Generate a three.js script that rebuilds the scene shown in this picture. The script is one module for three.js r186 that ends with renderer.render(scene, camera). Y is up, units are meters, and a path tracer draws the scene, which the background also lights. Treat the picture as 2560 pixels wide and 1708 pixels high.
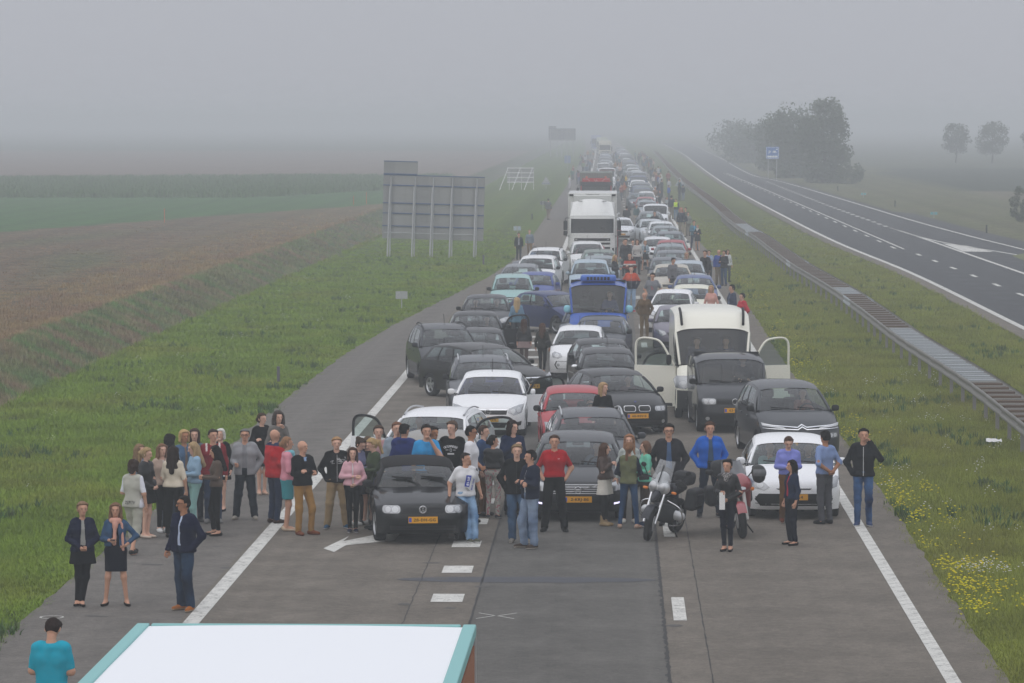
import * as THREE from 'three';
import { mergeGeometries, mergeVertices, toCreasedNormals } from 'three/addons/utils/BufferGeometryUtils.js';
import { RoundedBoxGeometry } from 'three/addons/geometries/RoundedBoxGeometry.js';
import { ImprovedNoise } from 'three/addons/math/ImprovedNoise.js';

// ------------------------------------------------------------------ camera, sky, light, exposure
const scene = new THREE.Scene();
const EYE = 7.5, PXF = 9876, HORIZON = 304, VANISH = 1541;      // eye height in metres; focal length, horizon row and road vanishing column in photo pixels
const camera = new THREE.PerspectiveCamera(2 * Math.atan(854 / PXF) * 180 / Math.PI, 2560 / 1708, 1, 6000);
camera.rotation.order = 'YXZ';
camera.position.set(0, EYE, 0);
camera.rotation.y = Math.atan((VANISH - 1280) / PXF);
camera.rotation.x = -Math.atan((854 - HORIZON) / PXF);
camera.updateMatrixWorld(true);

const renderer = new THREE.WebGLRenderer({ antialias: true });
renderer.toneMapping = THREE.LinearToneMapping;
renderer.toneMappingExposure = 0.95;
renderer.shadowMap.enabled = true;
renderer.setSize(1024, 683);

{ // overcast sky: three times as bright overhead as at the horizon
  const w = 64, h = 128, d = new Float32Array(w * h * 4);
  for (let j = 0; j < h; j++) {
    const el = ((j + 0.5) / h - 0.5) * Math.PI, s = Math.max(0, Math.sin(el)), k = 0.46 * (1 + 1.6 * s);
    for (let i = 0; i < w; i++) { const o = (j * w + i) * 4; d[o] = k * 1.0; d[o + 1] = k * 1.03; d[o + 2] = k * 1.13; d[o + 3] = 1; }
  }
  const t = new THREE.DataTexture(d, w, h, THREE.RGBAFormat, THREE.FloatType);
  t.mapping = THREE.EquirectangularReflectionMapping; t.magFilter = THREE.LinearFilter; t.minFilter = THREE.LinearFilter; t.needsUpdate = true;
  scene.background = t; scene.environment = t;
}
const sun = new THREE.DirectionalLight(0xfff4e6, 0.7);
sun.position.set(-60, 120, 10); sun.target.position.set(0, 0, -90); scene.add(sun, sun.target);
sun.castShadow = true; sun.shadow.radius = 200; sun.shadow.mapSize.set(2048, 2048);
Object.assign(sun.shadow.camera, { left: -120, right: 120, top: 160, bottom: -160, near: 1, far: 400 });
scene.fog = new THREE.FogExp2(0xeef3f4, 0.0015);

// ------------------------------------------------------------------ helpers
function rng(seed) { let a = seed >>> 0; return () => { a = (a + 0x6D2B79F5) | 0; let t = Math.imul(a ^ (a >>> 15), 1 | a); t = (t + Math.imul(t ^ (t >>> 7), 61 | t)) ^ t; return ((t ^ (t >>> 14)) >>> 0) / 4294967296; }; }
const perlin = new ImprovedNoise();
const noise = (x, y, z = 0) => perlin.noise(x, y, z);
const lerp = (a, b, t) => a + (b - a) * t, clamp = (x, a, b) => Math.min(b, Math.max(a, x));
const smooth = (a, b, x) => { const t = clamp((x - a) / (b - a), 0, 1); return t * t * (3 - 2 * t); };
// where the ray through a photo pixel meets the level y = h
function at(px, py, h = 0) {
  const d = new THREE.Vector3(px - 1280, 854 - py, -PXF).applyQuaternion(camera.quaternion);
  const k = (h - EYE) / d.y;
  return new THREE.Vector3(d.x * k, h, d.z * k);
}
const bend = (z) => -2.3e-6 * z * z;                              // the road drifts left far away
const taken = {};
const numbered = (n) => { const k = taken[n] = (taken[n] ?? -1) + 1; return k ? n + '_' + String(k).padStart(3, '0') : n; };
function tag(o, label, category, group, kind) { if (label) o.userData.label = label; if (category) o.userData.category = category; if (group) o.userData.group = group; if (kind) o.userData.kind = kind; return o; }
function put(o, name, parent) { o.name = parent ? name : numbered(name); (parent ?? scene).add(o); o.castShadow = o.receiveShadow = true; return o; }
const mesh = (name, geo, mat, parent) => put(new THREE.Mesh(geo, mat), name, parent);
const group = (name, x = 0, y = 0, z = 0, turn = 0) => { const g = put(new THREE.Group(), name); g.position.set(x, y, z); g.rotation.y = turn; return g; };
const sub = (name, parent) => put(new THREE.Group(), name, parent);
const merge = (list) => { const l = list.map((g) => { const n = g.index ? g.toNonIndexed() : g; for (const k of Object.keys(n.attributes)) if (!['position', 'normal', 'uv'].includes(k)) n.deleteAttribute(k); if (!n.attributes.uv) n.setAttribute('uv', new THREE.BufferAttribute(new Float32Array(n.attributes.position.count * 2), 2)); if (!n.attributes.normal) n.computeVertexNormals(); return n; }); return l.length === 1 ? l[0] : mergeGeometries(l); };
const L3 = (r, g, b) => new THREE.Color().setRGB(r, g, b);        // linear colour
const box = (w, h, d, x = 0, y = 0, z = 0, r = 0) => { const g = r ? new RoundedBoxGeometry(w, h, d, 2, r) : new THREE.BoxGeometry(w, h, d); g.translate(x, y, z); return g; };
const V = (x, y, z) => new THREE.Vector3(x, y, z);
function tube(points, r, seg = 6, steps) { const c = points.length === 2 ? new THREE.LineCurve3(V(...points[0]), V(...points[1])) : new THREE.CatmullRomCurve3(points.map((p) => V(...p))); return new THREE.TubeGeometry(c, steps ?? (points.length === 2 ? 1 : points.length * 4), r, seg, false); }
function bar(a, b, w, h) { // a straight rectangular bar from a to b
  const A = V(...a), B = V(...b), g = new THREE.BoxGeometry(w, h, A.distanceTo(B)); const m = new THREE.Matrix4().lookAt(A, B, V(0, 1, 0.001)); g.applyMatrix4(m); g.translate((A.x + B.x) / 2, (A.y + B.y) / 2, (A.z + B.z) / 2); return g;
}
function gridGeo(nu, nv, f, uvf) { // (u, v) in 0..1 -> [x, y, z]
  const p = [], t = [], ix = [];
  for (let j = 0; j <= nv; j++) for (let i = 0; i <= nu; i++) { p.push(...f(i / nu, j / nv)); t.push(...(uvf ? uvf(i / nu, j / nv) : [i / nu, j / nv])); }
  for (let j = 0; j < nv; j++) for (let i = 0; i < nu; i++) { const a = j * (nu + 1) + i, b = a + 1, c = a + nu + 1, d = c + 1; ix.push(a, b, d, a, d, c); }
  const g = new THREE.BufferGeometry(); g.setAttribute('position', new THREE.Float32BufferAttribute(p, 3)); g.setAttribute('uv', new THREE.Float32BufferAttribute(t, 2)); g.setIndex(ix); g.computeVertexNormals(); return g;
}
// a tiling colour texture from a function of (u, v, random) -> [r, g, b] in sRGB 0..255
function texture(n, f, repeat = 1, seed = 1, srgb = true) {
  const d = new Uint8Array(n * n * 4), R = rng(seed);
  for (let j = 0; j < n; j++) for (let i = 0; i < n; i++) { const c = f(i / n, j / n, R), o = (j * n + i) * 4; d[o] = clamp(c[0], 0, 255); d[o + 1] = clamp(c[1], 0, 255); d[o + 2] = clamp(c[2], 0, 255); d[o + 3] = 255; }
  const t = new THREE.DataTexture(d, n, n); t.wrapS = t.wrapT = THREE.RepeatWrapping; t.magFilter = THREE.LinearFilter; t.minFilter = THREE.LinearMipmapLinearFilter; t.generateMipmaps = true; if (srgb) t.colorSpace = THREE.SRGBColorSpace; t.repeat.set(repeat, repeat); t.needsUpdate = true; return t;
}
// tiling value noise on a torus
function tileNoise(cells, seed) {
  const R = rng(seed), v = Array.from({ length: cells * cells }, () => R());
  return (u, w) => { const x = ((u % 1) + 1) % 1 * cells, y = ((w % 1) + 1) % 1 * cells, i = Math.floor(x), j = Math.floor(y), s = (t) => t * t * (3 - 2 * t), a = s(x - i), b = s(y - j), q = (p, r) => v[((r + cells) % cells) * cells + ((p + cells) % cells)]; return lerp(lerp(q(i, j), q(i + 1, j), a), lerp(q(i, j + 1), q(i + 1, j + 1), a), b) * 2 - 1; };
}
const std = (o) => new THREE.MeshPhysicalMaterial({ specularIntensity: (o.roughness ?? 1) > 0.5 ? 0.2 : 0.7, ...o });   // cloth, soil, leaves and worn asphalt hardly shine
// ------------------------------------------------------------------ ground and roads
const polyX = (pts) => { // world x as a function of distance d (= -z), through points [d, x]
  return (d) => { if (d <= pts[0][0]) return pts[0][1]; for (let i = 1; i < pts.length; i++) if (d <= pts[i][0]) { const t = (d - pts[i - 1][0]) / (pts[i][0] - pts[i - 1][0]); return lerp(pts[i - 1][1], pts[i][1], t); } return pts[pts.length - 1][1]; };
};
const smoothX = (pts) => { // the same, smooth
  const xs = pts.map((p) => p[0]), ys = pts.map((p) => p[1]), n = pts.length, m = ys.map((_, i) => i === 0 ? (ys[1] - ys[0]) / (xs[1] - xs[0]) : i === n - 1 ? (ys[n - 1] - ys[n - 2]) / (xs[n - 1] - xs[n - 2]) : (ys[i + 1] - ys[i - 1]) / (xs[i + 1] - xs[i - 1]));
  return (d) => { if (d <= xs[0]) return ys[0] + m[0] * (d - xs[0]); if (d >= xs[n - 1]) return ys[n - 1] + m[n - 1] * (d - xs[n - 1]); let i = 1; while (d > xs[i]) i++; const h = xs[i] - xs[i - 1], t = (d - xs[i - 1]) / h, t2 = t * t, t3 = t2 * t; return (2 * t3 - 3 * t2 + 1) * ys[i - 1] + (t3 - 2 * t2 + t) * h * m[i - 1] + (-2 * t3 + 3 * t2) * ys[i] + (t3 - t2) * h * m[i]; };
};
const fromPhoto = (list, h = 0) => list.map(([px, py]) => { const p = at(px, py, h); return [-p.z, p.x]; }).sort((a, b) => a[0] - b[0]);
const shoulderX = polyX([[0, -8.95], [110, -8.95], [128, -8.75], [146, -8.2], [166, -7.3], [190, -6.2], [210, -5.65], [260, -5.5], [420, -5.75], [560, -6.1], [760, -6.9], [1100, -8.6], [2600, -21]]);
const roadRightX = (d) => 5.35 + 0.07 * Math.sin(d * 0.09) + bend(d);
const rightEdgeL = smoothX(fromPhoto([[2560, 820.8], [2281, 684], [2092, 606], [1944.6, 532.5], [1835, 473.6], [1776, 435.7], [1734, 404], [1704.7, 383], [1678, 369.6]]));     // left edge line of the far carriageway
const rightEdgeR = smoothX(fromPhoto([[2560, 624], [2428.7, 591.5], [2281.4, 551.5], [2134, 507], [2007.8, 469.4], [1944.6, 452.5], [1888, 440], [1852, 424], [1806, 398], [1755, 373]]));
const ditchR = polyX([[0, -16.2], [150, -16.1], [240, -15.6], [420, -15.4], [1200, -18], [2600, -26]]), ditchL = (d) => ditchR(d) - 4.1;
const brownEnd = (x) => 268 + (x + 41) * 4.6;                    // distance at which the stubble ends, for a place x left of the ditch
const groundTex = (() => { const a = tileNoise(16, 3), b = tileNoise(64, 4), c = tileNoise(128, 5), e = tileNoise(7, 6); return texture(512, (u, v, R) => { const k = 1 + 0.16 * e(u, v) + 0.16 * a(u, v) + 0.2 * b(u, v) + 0.22 * c(u, v) + 0.35 * (R() - 0.5); return [190 * k, 190 * k, 188 * k]; }, 1, 7); })();
const groundMat = std({ map: groundTex, vertexColors: true, roughness: 1 });
const tints = { verge: [0.118, 0.190, 0.024], median: [0.145, 0.180, 0.030], bank: [0.10, 0.170, 0.055], bankBrown: [0.19, 0.145, 0.09], stubble: [0.20, 0.145, 0.088], straw: [0.23, 0.18, 0.085], crop: [0.07, 0.18, 0.045], beet: [0.065, 0.13, 0.04], soil: [0.27, 0.205, 0.165], far: [0.13, 0.15, 0.09], straw2: [0.23, 0.2, 0.13], dark: [0.055, 0.075, 0.045] };
const groundY = (x, d) => { // ditch between verge and field
  const R = ditchR(d) + 0.18 * noise(d * 0.11, 1.3), Lx = ditchL(d) + 0.5 * noise(d * 0.05, 7.7) + 0.2 * noise(d * 0.3, 2.2), bottom = R - 0.9, wob = 0.05 * noise(x * 0.8, d * 0.5);
  let y = -0.05;
  if (x < R && x > Lx) y = x > bottom ? lerp(-0.05, -1.35, (R - x) / (R - bottom)) : lerp(-1.35, 0.06, (bottom - x) / (bottom - Lx)) + 0.10 * noise(x * 1.3, d * 0.9);
  else if (x <= Lx) y = 0.06 - 0.05 * smooth(Lx - 3, Lx - 12, x) * -1 * 0 + wob * 1.5;
  else if (x < shoulderX(d) - 0.6) y = -0.04 + wob * smooth(shoulderX(d) - 0.6, shoulderX(d) - 3, x);
  return y;
};
const tintAt = (x, d) => {
  const R = ditchR(d), Lx = ditchL(d); let c, mix = null, k = 0;
  if (x > rightEdgeR(d) + 9 + 0.02 * d) { c = tints.straw2; if (d > 430 - (x - 40) * 0.4) c = tints.dark; if (d > 640) c = tints.far; mix = tints.far; k = 0.3 * noise(x * 0.05, d * 0.03); }
  else if (x > 5) { c = tints.median; mix = [0.19, 0.17, 0.05]; k = 0.35 * Math.max(0, noise(x * 0.35, d * 0.11) + 0.1); if (x > rightEdgeR(d)) { c = [0.16, 0.17, 0.075]; mix = tints.straw2; k = 0.5 * Math.max(0, noise(x * 0.3, d * 0.06) + 0.3); } }
  else if (x > R) { c = tints.verge; mix = [0.21, 0.19, 0.045]; k = 0.4 * Math.max(0, noise(x * 0.28, d * 0.12) + 0.05 + 0.5 * noise(x * 0.9, d * 0.5)); }
  else if (x > Lx - 0.4) { c = tints.bank; mix = tints.bankBrown; k = clamp(0.45 + 1.1 * noise(x * 0.35 + d * 0.2, d * 0.45), 0, 1); }
  else {
    const e = brownEnd(x) + 6 * noise(x * 0.06, 3), e2 = e + 92 + 0.25 * (x + 41) * 0, e3 = 560 + 0.4 * (x + 60);
    if (d < e) { c = tints.stubble; mix = x > Lx - 7 ? tints.straw : [0.12, 0.14, 0.06]; k = x > Lx - 7 ? clamp(0.55 + noise(x * 0.4, d * 0.15), 0, 1) : clamp(0.1 + 1.2 * noise(x * 0.2 + 9, d * 0.03), 0, 0.8); }
    else if (d < Math.max(e2, 385)) c = tints.crop;
    else if (d < e3 - 40) c = tints.beet;
    else if (d < 1000) c = tints.soil;
    else c = tints.far;
  }
  return mix ? c.map((v, i) => lerp(v, mix[i], clamp(k, 0, 1))) : c;
};
{
  const rows = [], cols = [];
  for (let d = 12; d < 3200; d += Math.max(0.9, d * 0.011)) rows.push(d);
  rows.push(4200);
  for (let x = -900; x < -60; x += 60 + 0 * x) cols.push(x);
  for (let x = -60; x < -26; x += 1.7) cols.push(x);
  for (let x = -26; x < -8; x += 0.38) cols.push(x);
  for (let x = -8; x < 5; x += 2.5) cols.push(x);
  for (let x = 5; x < 36; x += 0.8) cols.push(x);
  for (let x = 36; x < 140; x += 4) cols.push(x);
  for (let x = 140; x <= 900; x += 60) cols.push(x);
  const p = [], c = [], uv = [], ix = [], nc = cols.length;
  rows.forEach((d) => cols.forEach((x0) => { const far = d > 700 ? (d - 700) / 700 : 0, x = Math.abs(x0) > 60 ? x0 * (1 + far) : x0 + (Math.abs(x0) < 60 ? 0.25 * noise(x0 * 1.7, d * 0.7) : 0) + bend(d) * 0; const t = tintAt(x, d), n = 1 + 0.22 * noise(x * 0.5, d * 0.22) + 0.14 * noise(x * 1.6, d * 0.9); p.push(x, groundY(x, d), -d); c.push(t[0] * n, t[1] * n, t[2] * n); uv.push(x / 6, d / 6); }));
  for (let j = 0; j < rows.length - 1; j++) for (let i = 0; i < nc - 1; i++) { const a = j * nc + i, b = a + 1, e = a + nc, f = e + 1; ix.push(a, b, f, a, f, e); }
  const g = new THREE.BufferGeometry(); g.setAttribute('position', new THREE.Float32BufferAttribute(p, 3)); g.setAttribute('color', new THREE.Float32BufferAttribute(c, 3)); g.setAttribute('uv', new THREE.Float32BufferAttribute(uv, 2)); g.setIndex(ix); g.computeVertexNormals();
  tag(mesh('ground', g, groundMat), 'green verges, ditch and foggy farm fields beside the motorway', 'ground', null, 'structure');
}
// asphalt
const asphalt = (tone, seed, rep = 1) => { const a = tileNoise(8, seed), b = tileNoise(40, seed + 1), c = tileNoise(128, seed + 2), st = tileNoise(24, seed + 5), st2 = tileNoise(6, seed + 6); const t = texture(512, (u, v, R) => { const k = 1 + 0.035 * st(u, 0.1) + 0.05 * st2(u, v * 1) + 0.05 * a(u, v) + 0.05 * b(u, v) + 0.06 * c(u, v) + 0.22 * (R() - 0.5); return tone.map((x) => x * k); }, 1, seed + 3); return std({ map: t, roughness: 0.93 }); };
const laneTex = { shoulder: asphalt([106, 102, 97], 11), left: asphalt([108, 102, 94], 21), middle: asphalt([92, 90, 86], 31), right: asphalt([107, 101, 93], 41), other: asphalt([72, 73, 75], 51), gravel: asphalt([104, 98, 90], 61) };
function ribbon(name, f0, f1, d0, d1, y, mat, parent, step = 6, uvs = 4, cols = 1) {
  const n = Math.max(2, Math.ceil((d1 - d0) / step)); const p = [], uv = [], ix = [];
  for (let j = 0; j <= n; j++) { const d = d0 + (d1 - d0) * j / n, a = f0(d), b = f1(d); for (let i = 0; i <= cols; i++) { const x = lerp(a, b, i / cols); p.push(x, y, -d); uv.push(x / uvs, d / uvs); } }
  for (let j = 0; j < n; j++) for (let i = 0; i < cols; i++) { const a = j * (cols + 1) + i, e = a + cols + 1; ix.push(a, a + 1, e + 1, a, e + 1, e); }
  const g = new THREE.BufferGeometry(); g.setAttribute('position', new THREE.Float32BufferAttribute(p, 3)); g.setAttribute('uv', new THREE.Float32BufferAttribute(uv, 2)); g.setIndex(ix); g.computeVertexNormals();
  return mesh(name, g, mat, parent);
}
const leftLineX = (d) => lerp(-6.36, -6.2, clamp((d - 55) / 60, 0, 1)) + bend(d), blockLX = (d) => -2.64 + bend(d), blockRX = (d) => 0.98 + bend(d), rightLineX = (d) => 4.53 + bend(d);
const road = put(new THREE.Group(), 'motorway_road'); tag(road, 'grey motorway carriageway with three lanes and a paved shoulder', 'road', null, 'structure');
const jag = (f, s, a = 0.06) => (d) => f(d) + a * noise(d * 1.1, s) + a * noise(d * 4.1, s + 9);
ribbon('shoulder', jag(shoulderX, 3, 0.1), (d) => leftLineX(d) - 0.2 < shoulderX(d) ? shoulderX(d) + 0.02 : leftLineX(d) - 0.2, 8, 300, 0, laneTex.shoulder, road, 0.8, 3.1);
ribbon('shoulder', shoulderX, (d) => -2.2 + bend(d), 300, 2600, 0, laneTex.shoulder, road, 30, 3.1);
ribbon('lane', (d) => Math.max(leftLineX(d) - 0.2, shoulderX(d) + 0.02), (d) => -2.2 + bend(d), 8, 300, 0, laneTex.left, road, 3, 4.3);
ribbon('lane', (d) => -2.2 + bend(d), (d) => 0.72 + bend(d), 8, 2600, 0, laneTex.middle, road, 12, 3.7);
ribbon('lane', (d) => 0.72 + bend(d), jag(roadRightX, 5, 0.07), 8, 330, 0, laneTex.right, road, 0.8, 4.7);
ribbon('lane', (d) => 0.72 + bend(d), roadRightX, 330, 2600, 0, laneTex.right, road, 30, 4.7);
// joints and stains of tar
const tar = std({ color: L3(0.055, 0.054, 0.053), roughness: 0.85 }), patch = std({ color: L3(0.078, 0.08, 0.088), roughness: 0.7 });
ribbon('tar_joint', (d) => 0.70 + 0.05 * noise(d * 2.3, 1) + 0.06 * noise(d * 7, 2), (d) => 0.75 + 0.03 * noise(d * 3.3, 5), 20, 76, 0.004, tar, road, 0.12);
ribbon('tar_joint', (d) => -2.2 + 0.02 * noise(d * 1.3, 8), (d) => -2.17 + 0.02 * noise(d * 2, 4), 20, 120, 0.004, tar, road, 0.3);
ribbon('tar_joint', (d) => 1.30 + 0.02 * noise(d * 1.3, 18), (d) => 1.315 + 0.02 * noise(d * 2, 14), 20, 80, 0.004, tar, road, 0.3);
ribbon('tar_joint', (d) => -3.2 + 0.03 * noise(d * 1.7, 28), (d) => -3.185 + 0.03 * noise(d * 1.7, 28), 20, 80, 0.004, tar, road, 0.3);
{ const d0 = 64.4, sh = new THREE.Shape(); const a = [], b = []; for (let i = 0; i <= 40; i++) { const t = i / 40, x = lerp(-3.6, 0.72, t), k = Math.sin(Math.PI * Math.min(1, t * 1.02)) ** 0.45; a.push([x, d0 + (0.42 + 0.1 * noise(x * 2, 1)) * k]); b.push([x, d0 - (0.42 + 0.1 * noise(x * 2, 9)) * k]); }
  [...a, ...b.reverse()].forEach(([x, d], i) => i ? sh.lineTo(x, d) : sh.moveTo(x, d)); const g = new THREE.ShapeGeometry(sh); g.rotateX(-Math.PI / 2); g.translate(0, 0.004, 0); mesh('tar_patch', g, patch, road); }
{ const R = rng(77), list = []; for (let i = 0; i < 22; i++) { const d = 42 + R() * 60, x = -8 + R() * 12.5, w = 0.05 + R() * 0.2, l = 0.02 + R() * 0.05, g = new THREE.CircleGeometry(1, 7); g.scale(w, l * 3, 1); g.rotateX(-Math.PI / 2); g.rotateY((R() - 0.5) * 0.5); g.translate(x, 0.004 + i * 1e-5, -d); list.push(g); } const s = mesh('tar_stain', merge(list), std({ color: L3(0.10, 0.096, 0.09), roughness: 0.9 }), road); s.userData.kind = 'stuff'; }
// paint
const paintTex = (() => { const a = tileNoise(20, 91), b = tileNoise(90, 92); return texture(512, (u, v, R) => { const w = a(u, v) * 0.6 + b(u, v) * 0.8 + (R() - 0.5) * 0.8; const k = w > 0.62 ? 0.76 : 1; const j = k * (1 + 0.05 * a(v, u) + 0.06 * (R() - 0.5)); return [198 * j, 197 * j, 191 * j]; }, 1, 93); })();
const paint = std({ map: paintTex, roughness: 0.75 });
const line = (name, f, w, d0, d1, y = 0.006, step = 3) => ribbon(name, (d) => f(d) - w / 2, (d) => f(d) + w / 2, d0, d1, y, paint, road, step, 2.3);
line('edge_line', (d) => leftLineX(d), 0.25, 8, 128, 0.006);
line('edge_line', (d) => -2.95 - 0.12 * smooth(240, 212, d) + bend(d), 0.28, 213, 1500, 0.006, 6);
line('edge_line', rightLineX, 0.2, 8, 1500, 0.006, 8);
const mark = (d, x, w, l, sk = 0) => { const g = new THREE.PlaneGeometry(w, l); g.rotateX(-Math.PI / 2); g.rotateY(sk); g.translate(x, 0.006, -d); const uv = g.attributes.uv; for (let i = 0; i < uv.count; i++) uv.setXY(i, g.attributes.position.getX(i) / 2.3, g.attributes.position.getZ(i) / 2.3); return g; };
for (let d = 60.6 - 24; d < 600; d += 12) mesh('lane_dash', mark(d, blockRX(d), 0.2, 2.9), paint, road);
for (let d = 62.3 - 24.3, k = 0; d < 230; d += 3.98, k++) mesh('lane_block', mark(d, blockLX(d), 0.5, 1.05), paint, road);
{ // turn arrow painted in the left lane, pointing left
  const P = [[808, 1372], [873, 1341], [858, 1354], [948, 1336], [960, 1322], [1010, 1322], [985, 1352], [865, 1364], [835, 1381]].map(([a, b]) => at(a, b)); const sh = new THREE.Shape(); P.forEach((p, i) => i ? sh.lineTo(p.x, -p.z) : sh.moveTo(p.x, -p.z)); const g = new THREE.ShapeGeometry(sh); g.rotateX(-Math.PI / 2); g.translate(0, 0.006, 0); const uv = g.attributes.uv; for (let i = 0; i < uv.count; i++) uv.setXY(i, uv.getX(i) / 2.3, uv.getY(i) / 2.3); mesh('painted_arrow', g, paint, road); }
{ const p = at(129, 1544), g = new THREE.RingGeometry(0.155, 0.185, 40); g.rotateX(-Math.PI / 2); g.translate(p.x, 0.006, p.z); mesh('painted_ring', g, paint, road);
  const q = at(1241, 1541); for (const [dx, dz, a] of [[-0.17, 0.16, 0.55], [0.17, -0.2, 0.55], [-0.15, -0.2, -0.55], [0.15, 0.16, -0.55]]) { const m = new THREE.PlaneGeometry(0.03, 0.42); m.rotateX(-Math.PI / 2); m.rotateY(-a * 1.2); m.translate(q.x + dx, 0.006, q.z + dz); mesh('survey_mark', m, paint, road); } }
// the other carriageway
const other = put(new THREE.Group(), 'opposite_road'); tag(other, 'empty dark carriageway beyond the guard rail', 'road', null, 'structure');
ribbon('carriageway', (d) => rightEdgeL(d) - 0.75 + 0.12 * noise(d * 0.5, 4), (d) => rightEdgeL(d) - 0.02, 60, 1400, 0, laneTex.gravel, other, 2.5, 4.2);
ribbon('carriageway', (d) => rightEdgeL(d) - 0.02, (d) => Math.min(rightEdgeR(d) + 0.9 + (d < 330 ? 1.2 : 0), 60), 60, 1400, 0, laneTex.other, other, 8, 4.9);
const line2 = (name, f, w, d0, d1, step = 6) => ribbon(name, (d) => f(d) - w / 2, (d) => f(d) + w / 2, d0, d1, 0.006, paint, other, step, 2.3);
line2('edge_line', rightEdgeL, 0.26, 60, 1300);
line2('edge_line', rightEdgeR, 0.2, 60, 1300);
const farDash = smoothX(fromPhoto([[2553, 736.7], [2435, 690], [2338, 653], [2258, 622], [2195, 595], [1960, 494], [1812, 431.5]]));
for (const [px, py] of [[2553, 736.7], [2492, 712.7], [2435, 690], [2383.6, 670.6], [2338, 653], [2297, 637]]) { const p = at(px, py); mesh('lane_dash', mark(-p.z, p.x, 0.2, 3), paint, other); }
line2('solid_line', farDash, 0.14, 233, 575);
for (let d = 236; d < 575; d += 12) mesh('lane_dash', mark(d, farDash(d) - 0.42, 0.16, 4), paint, other);
const exitLine = smoothX(fromPhoto([[2560, 684], [2436, 641], [2281, 587], [2220, 568]])), goreTop = smoothX(fromPhoto([[2517, 633], [2357, 606], [2281, 587], [2220, 568]])), merge2 = smoothX(fromPhoto([[2220, 568], [2060, 510], [1902.5, 448]]));
line2('solid_line', exitLine, 0.22, 180, 280, 3); line2('solid_line', goreTop, 0.2, 222, 280, 3);
for (let d = 284; d < 500; d += 6) mesh('lane_block', mark(d, merge2(d), 0.32, 2.2), paint, other);
{ const P = [[2357, 609], [2420, 615], [2483, 630], [2408, 629]].map(([a, b]) => at(a, b)); const sh = new THREE.Shape(); P.forEach((p, i) => i ? sh.lineTo(p.x, -p.z) : sh.moveTo(p.x, -p.z)); const g = new THREE.ShapeGeometry(sh); g.rotateX(-Math.PI / 2); g.translate(0, 0.006, 0); mesh('gore_marking', g, paint, other);
  const Q = [[2530, 640], [2560, 634], [2600, 640], [2600, 660], [2560, 652]].map(([a, b]) => at(a, b)); const s2 = new THREE.Shape(); Q.forEach((p, i) => i ? s2.lineTo(p.x, -p.z) : s2.moveTo(p.x, -p.z)); const g2 = new THREE.ShapeGeometry(s2); g2.rotateX(-Math.PI / 2); g2.translate(0, 0.012, 0); const m = mesh('grass_island', g2, std({ color: L3(0.13, 0.14, 0.06), roughness: 1 }), other); }
// ------------------------------------------------------------------ cars
const paintOf = (() => { const m = {}; return (hex, metal = 0.0) => m[hex + metal] ??= new THREE.MeshPhysicalMaterial({ color: hex, roughness: 0.55, metalness: metal, specularIntensity: 0.25, clearcoat: 0.55, clearcoatRoughness: 0.05 }); })();
const M = {
  glass: new THREE.MeshPhysicalMaterial({ color: L3(0.62, 0.72, 0.70), transmission: 1, roughness: 0.0, thickness: 0, ior: 1.52 }),
  glassBlue: new THREE.MeshPhysicalMaterial({ color: L3(0.22, 0.26, 0.60), transmission: 1, roughness: 0.0, thickness: 0, ior: 1.6 }),
  glassDark: new THREE.MeshPhysicalMaterial({ color: L3(0.012, 0.014, 0.015), roughness: 0.04, ior: 1.5, clearcoat: 1 }),
  trim: std({ color: L3(0.018, 0.018, 0.019), roughness: 0.55 }),
  plastic: std({ color: L3(0.035, 0.036, 0.038), roughness: 0.75 }),
  inside: std({ color: L3(0.022, 0.022, 0.024), roughness: 0.9 }),
  seat: std({ color: L3(0.045, 0.045, 0.048), roughness: 0.95 }),
  seatLight: std({ color: L3(0.16, 0.15, 0.14), roughness: 0.95 }),
  tyre: std({ color: L3(0.02, 0.02, 0.021), roughness: 0.85 }),
  rim: std({ color: L3(0.42, 0.43, 0.44), roughness: 0.35, metalness: 0.85 }),
  chrome: std({ color: L3(0.72, 0.73, 0.74), roughness: 0.18, metalness: 1 }),
  silver: std({ color: L3(0.5, 0.51, 0.52), roughness: 0.4, metalness: 0.6 }),
  lens: new THREE.MeshPhysicalMaterial({ color: L3(0.34, 0.35, 0.36), roughness: 0.18, metalness: 0.55, clearcoat: 1 }),
  lensIn: new THREE.MeshPhysicalMaterial({ color: L3(0.46, 0.47, 0.48), roughness: 0.3, metalness: 0.5, clearcoat: 1 }),
  amber: std({ color: L3(0.7, 0.2, 0.02), roughness: 0.3 }),
  red: std({ color: L3(0.45, 0.02, 0.02), roughness: 0.3 }),
  white: std({ color: L3(0.78, 0.78, 0.77), roughness: 0.5 }),
  cloth: std({ color: L3(0.022, 0.021, 0.022), roughness: 0.95 }),
  blueMark: std({ color: L3(0.02, 0.03, 0.18), roughness: 0.4 }),
  black: std({ color: L3(0.012, 0.012, 0.012), roughness: 0.4 }),
};
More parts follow.
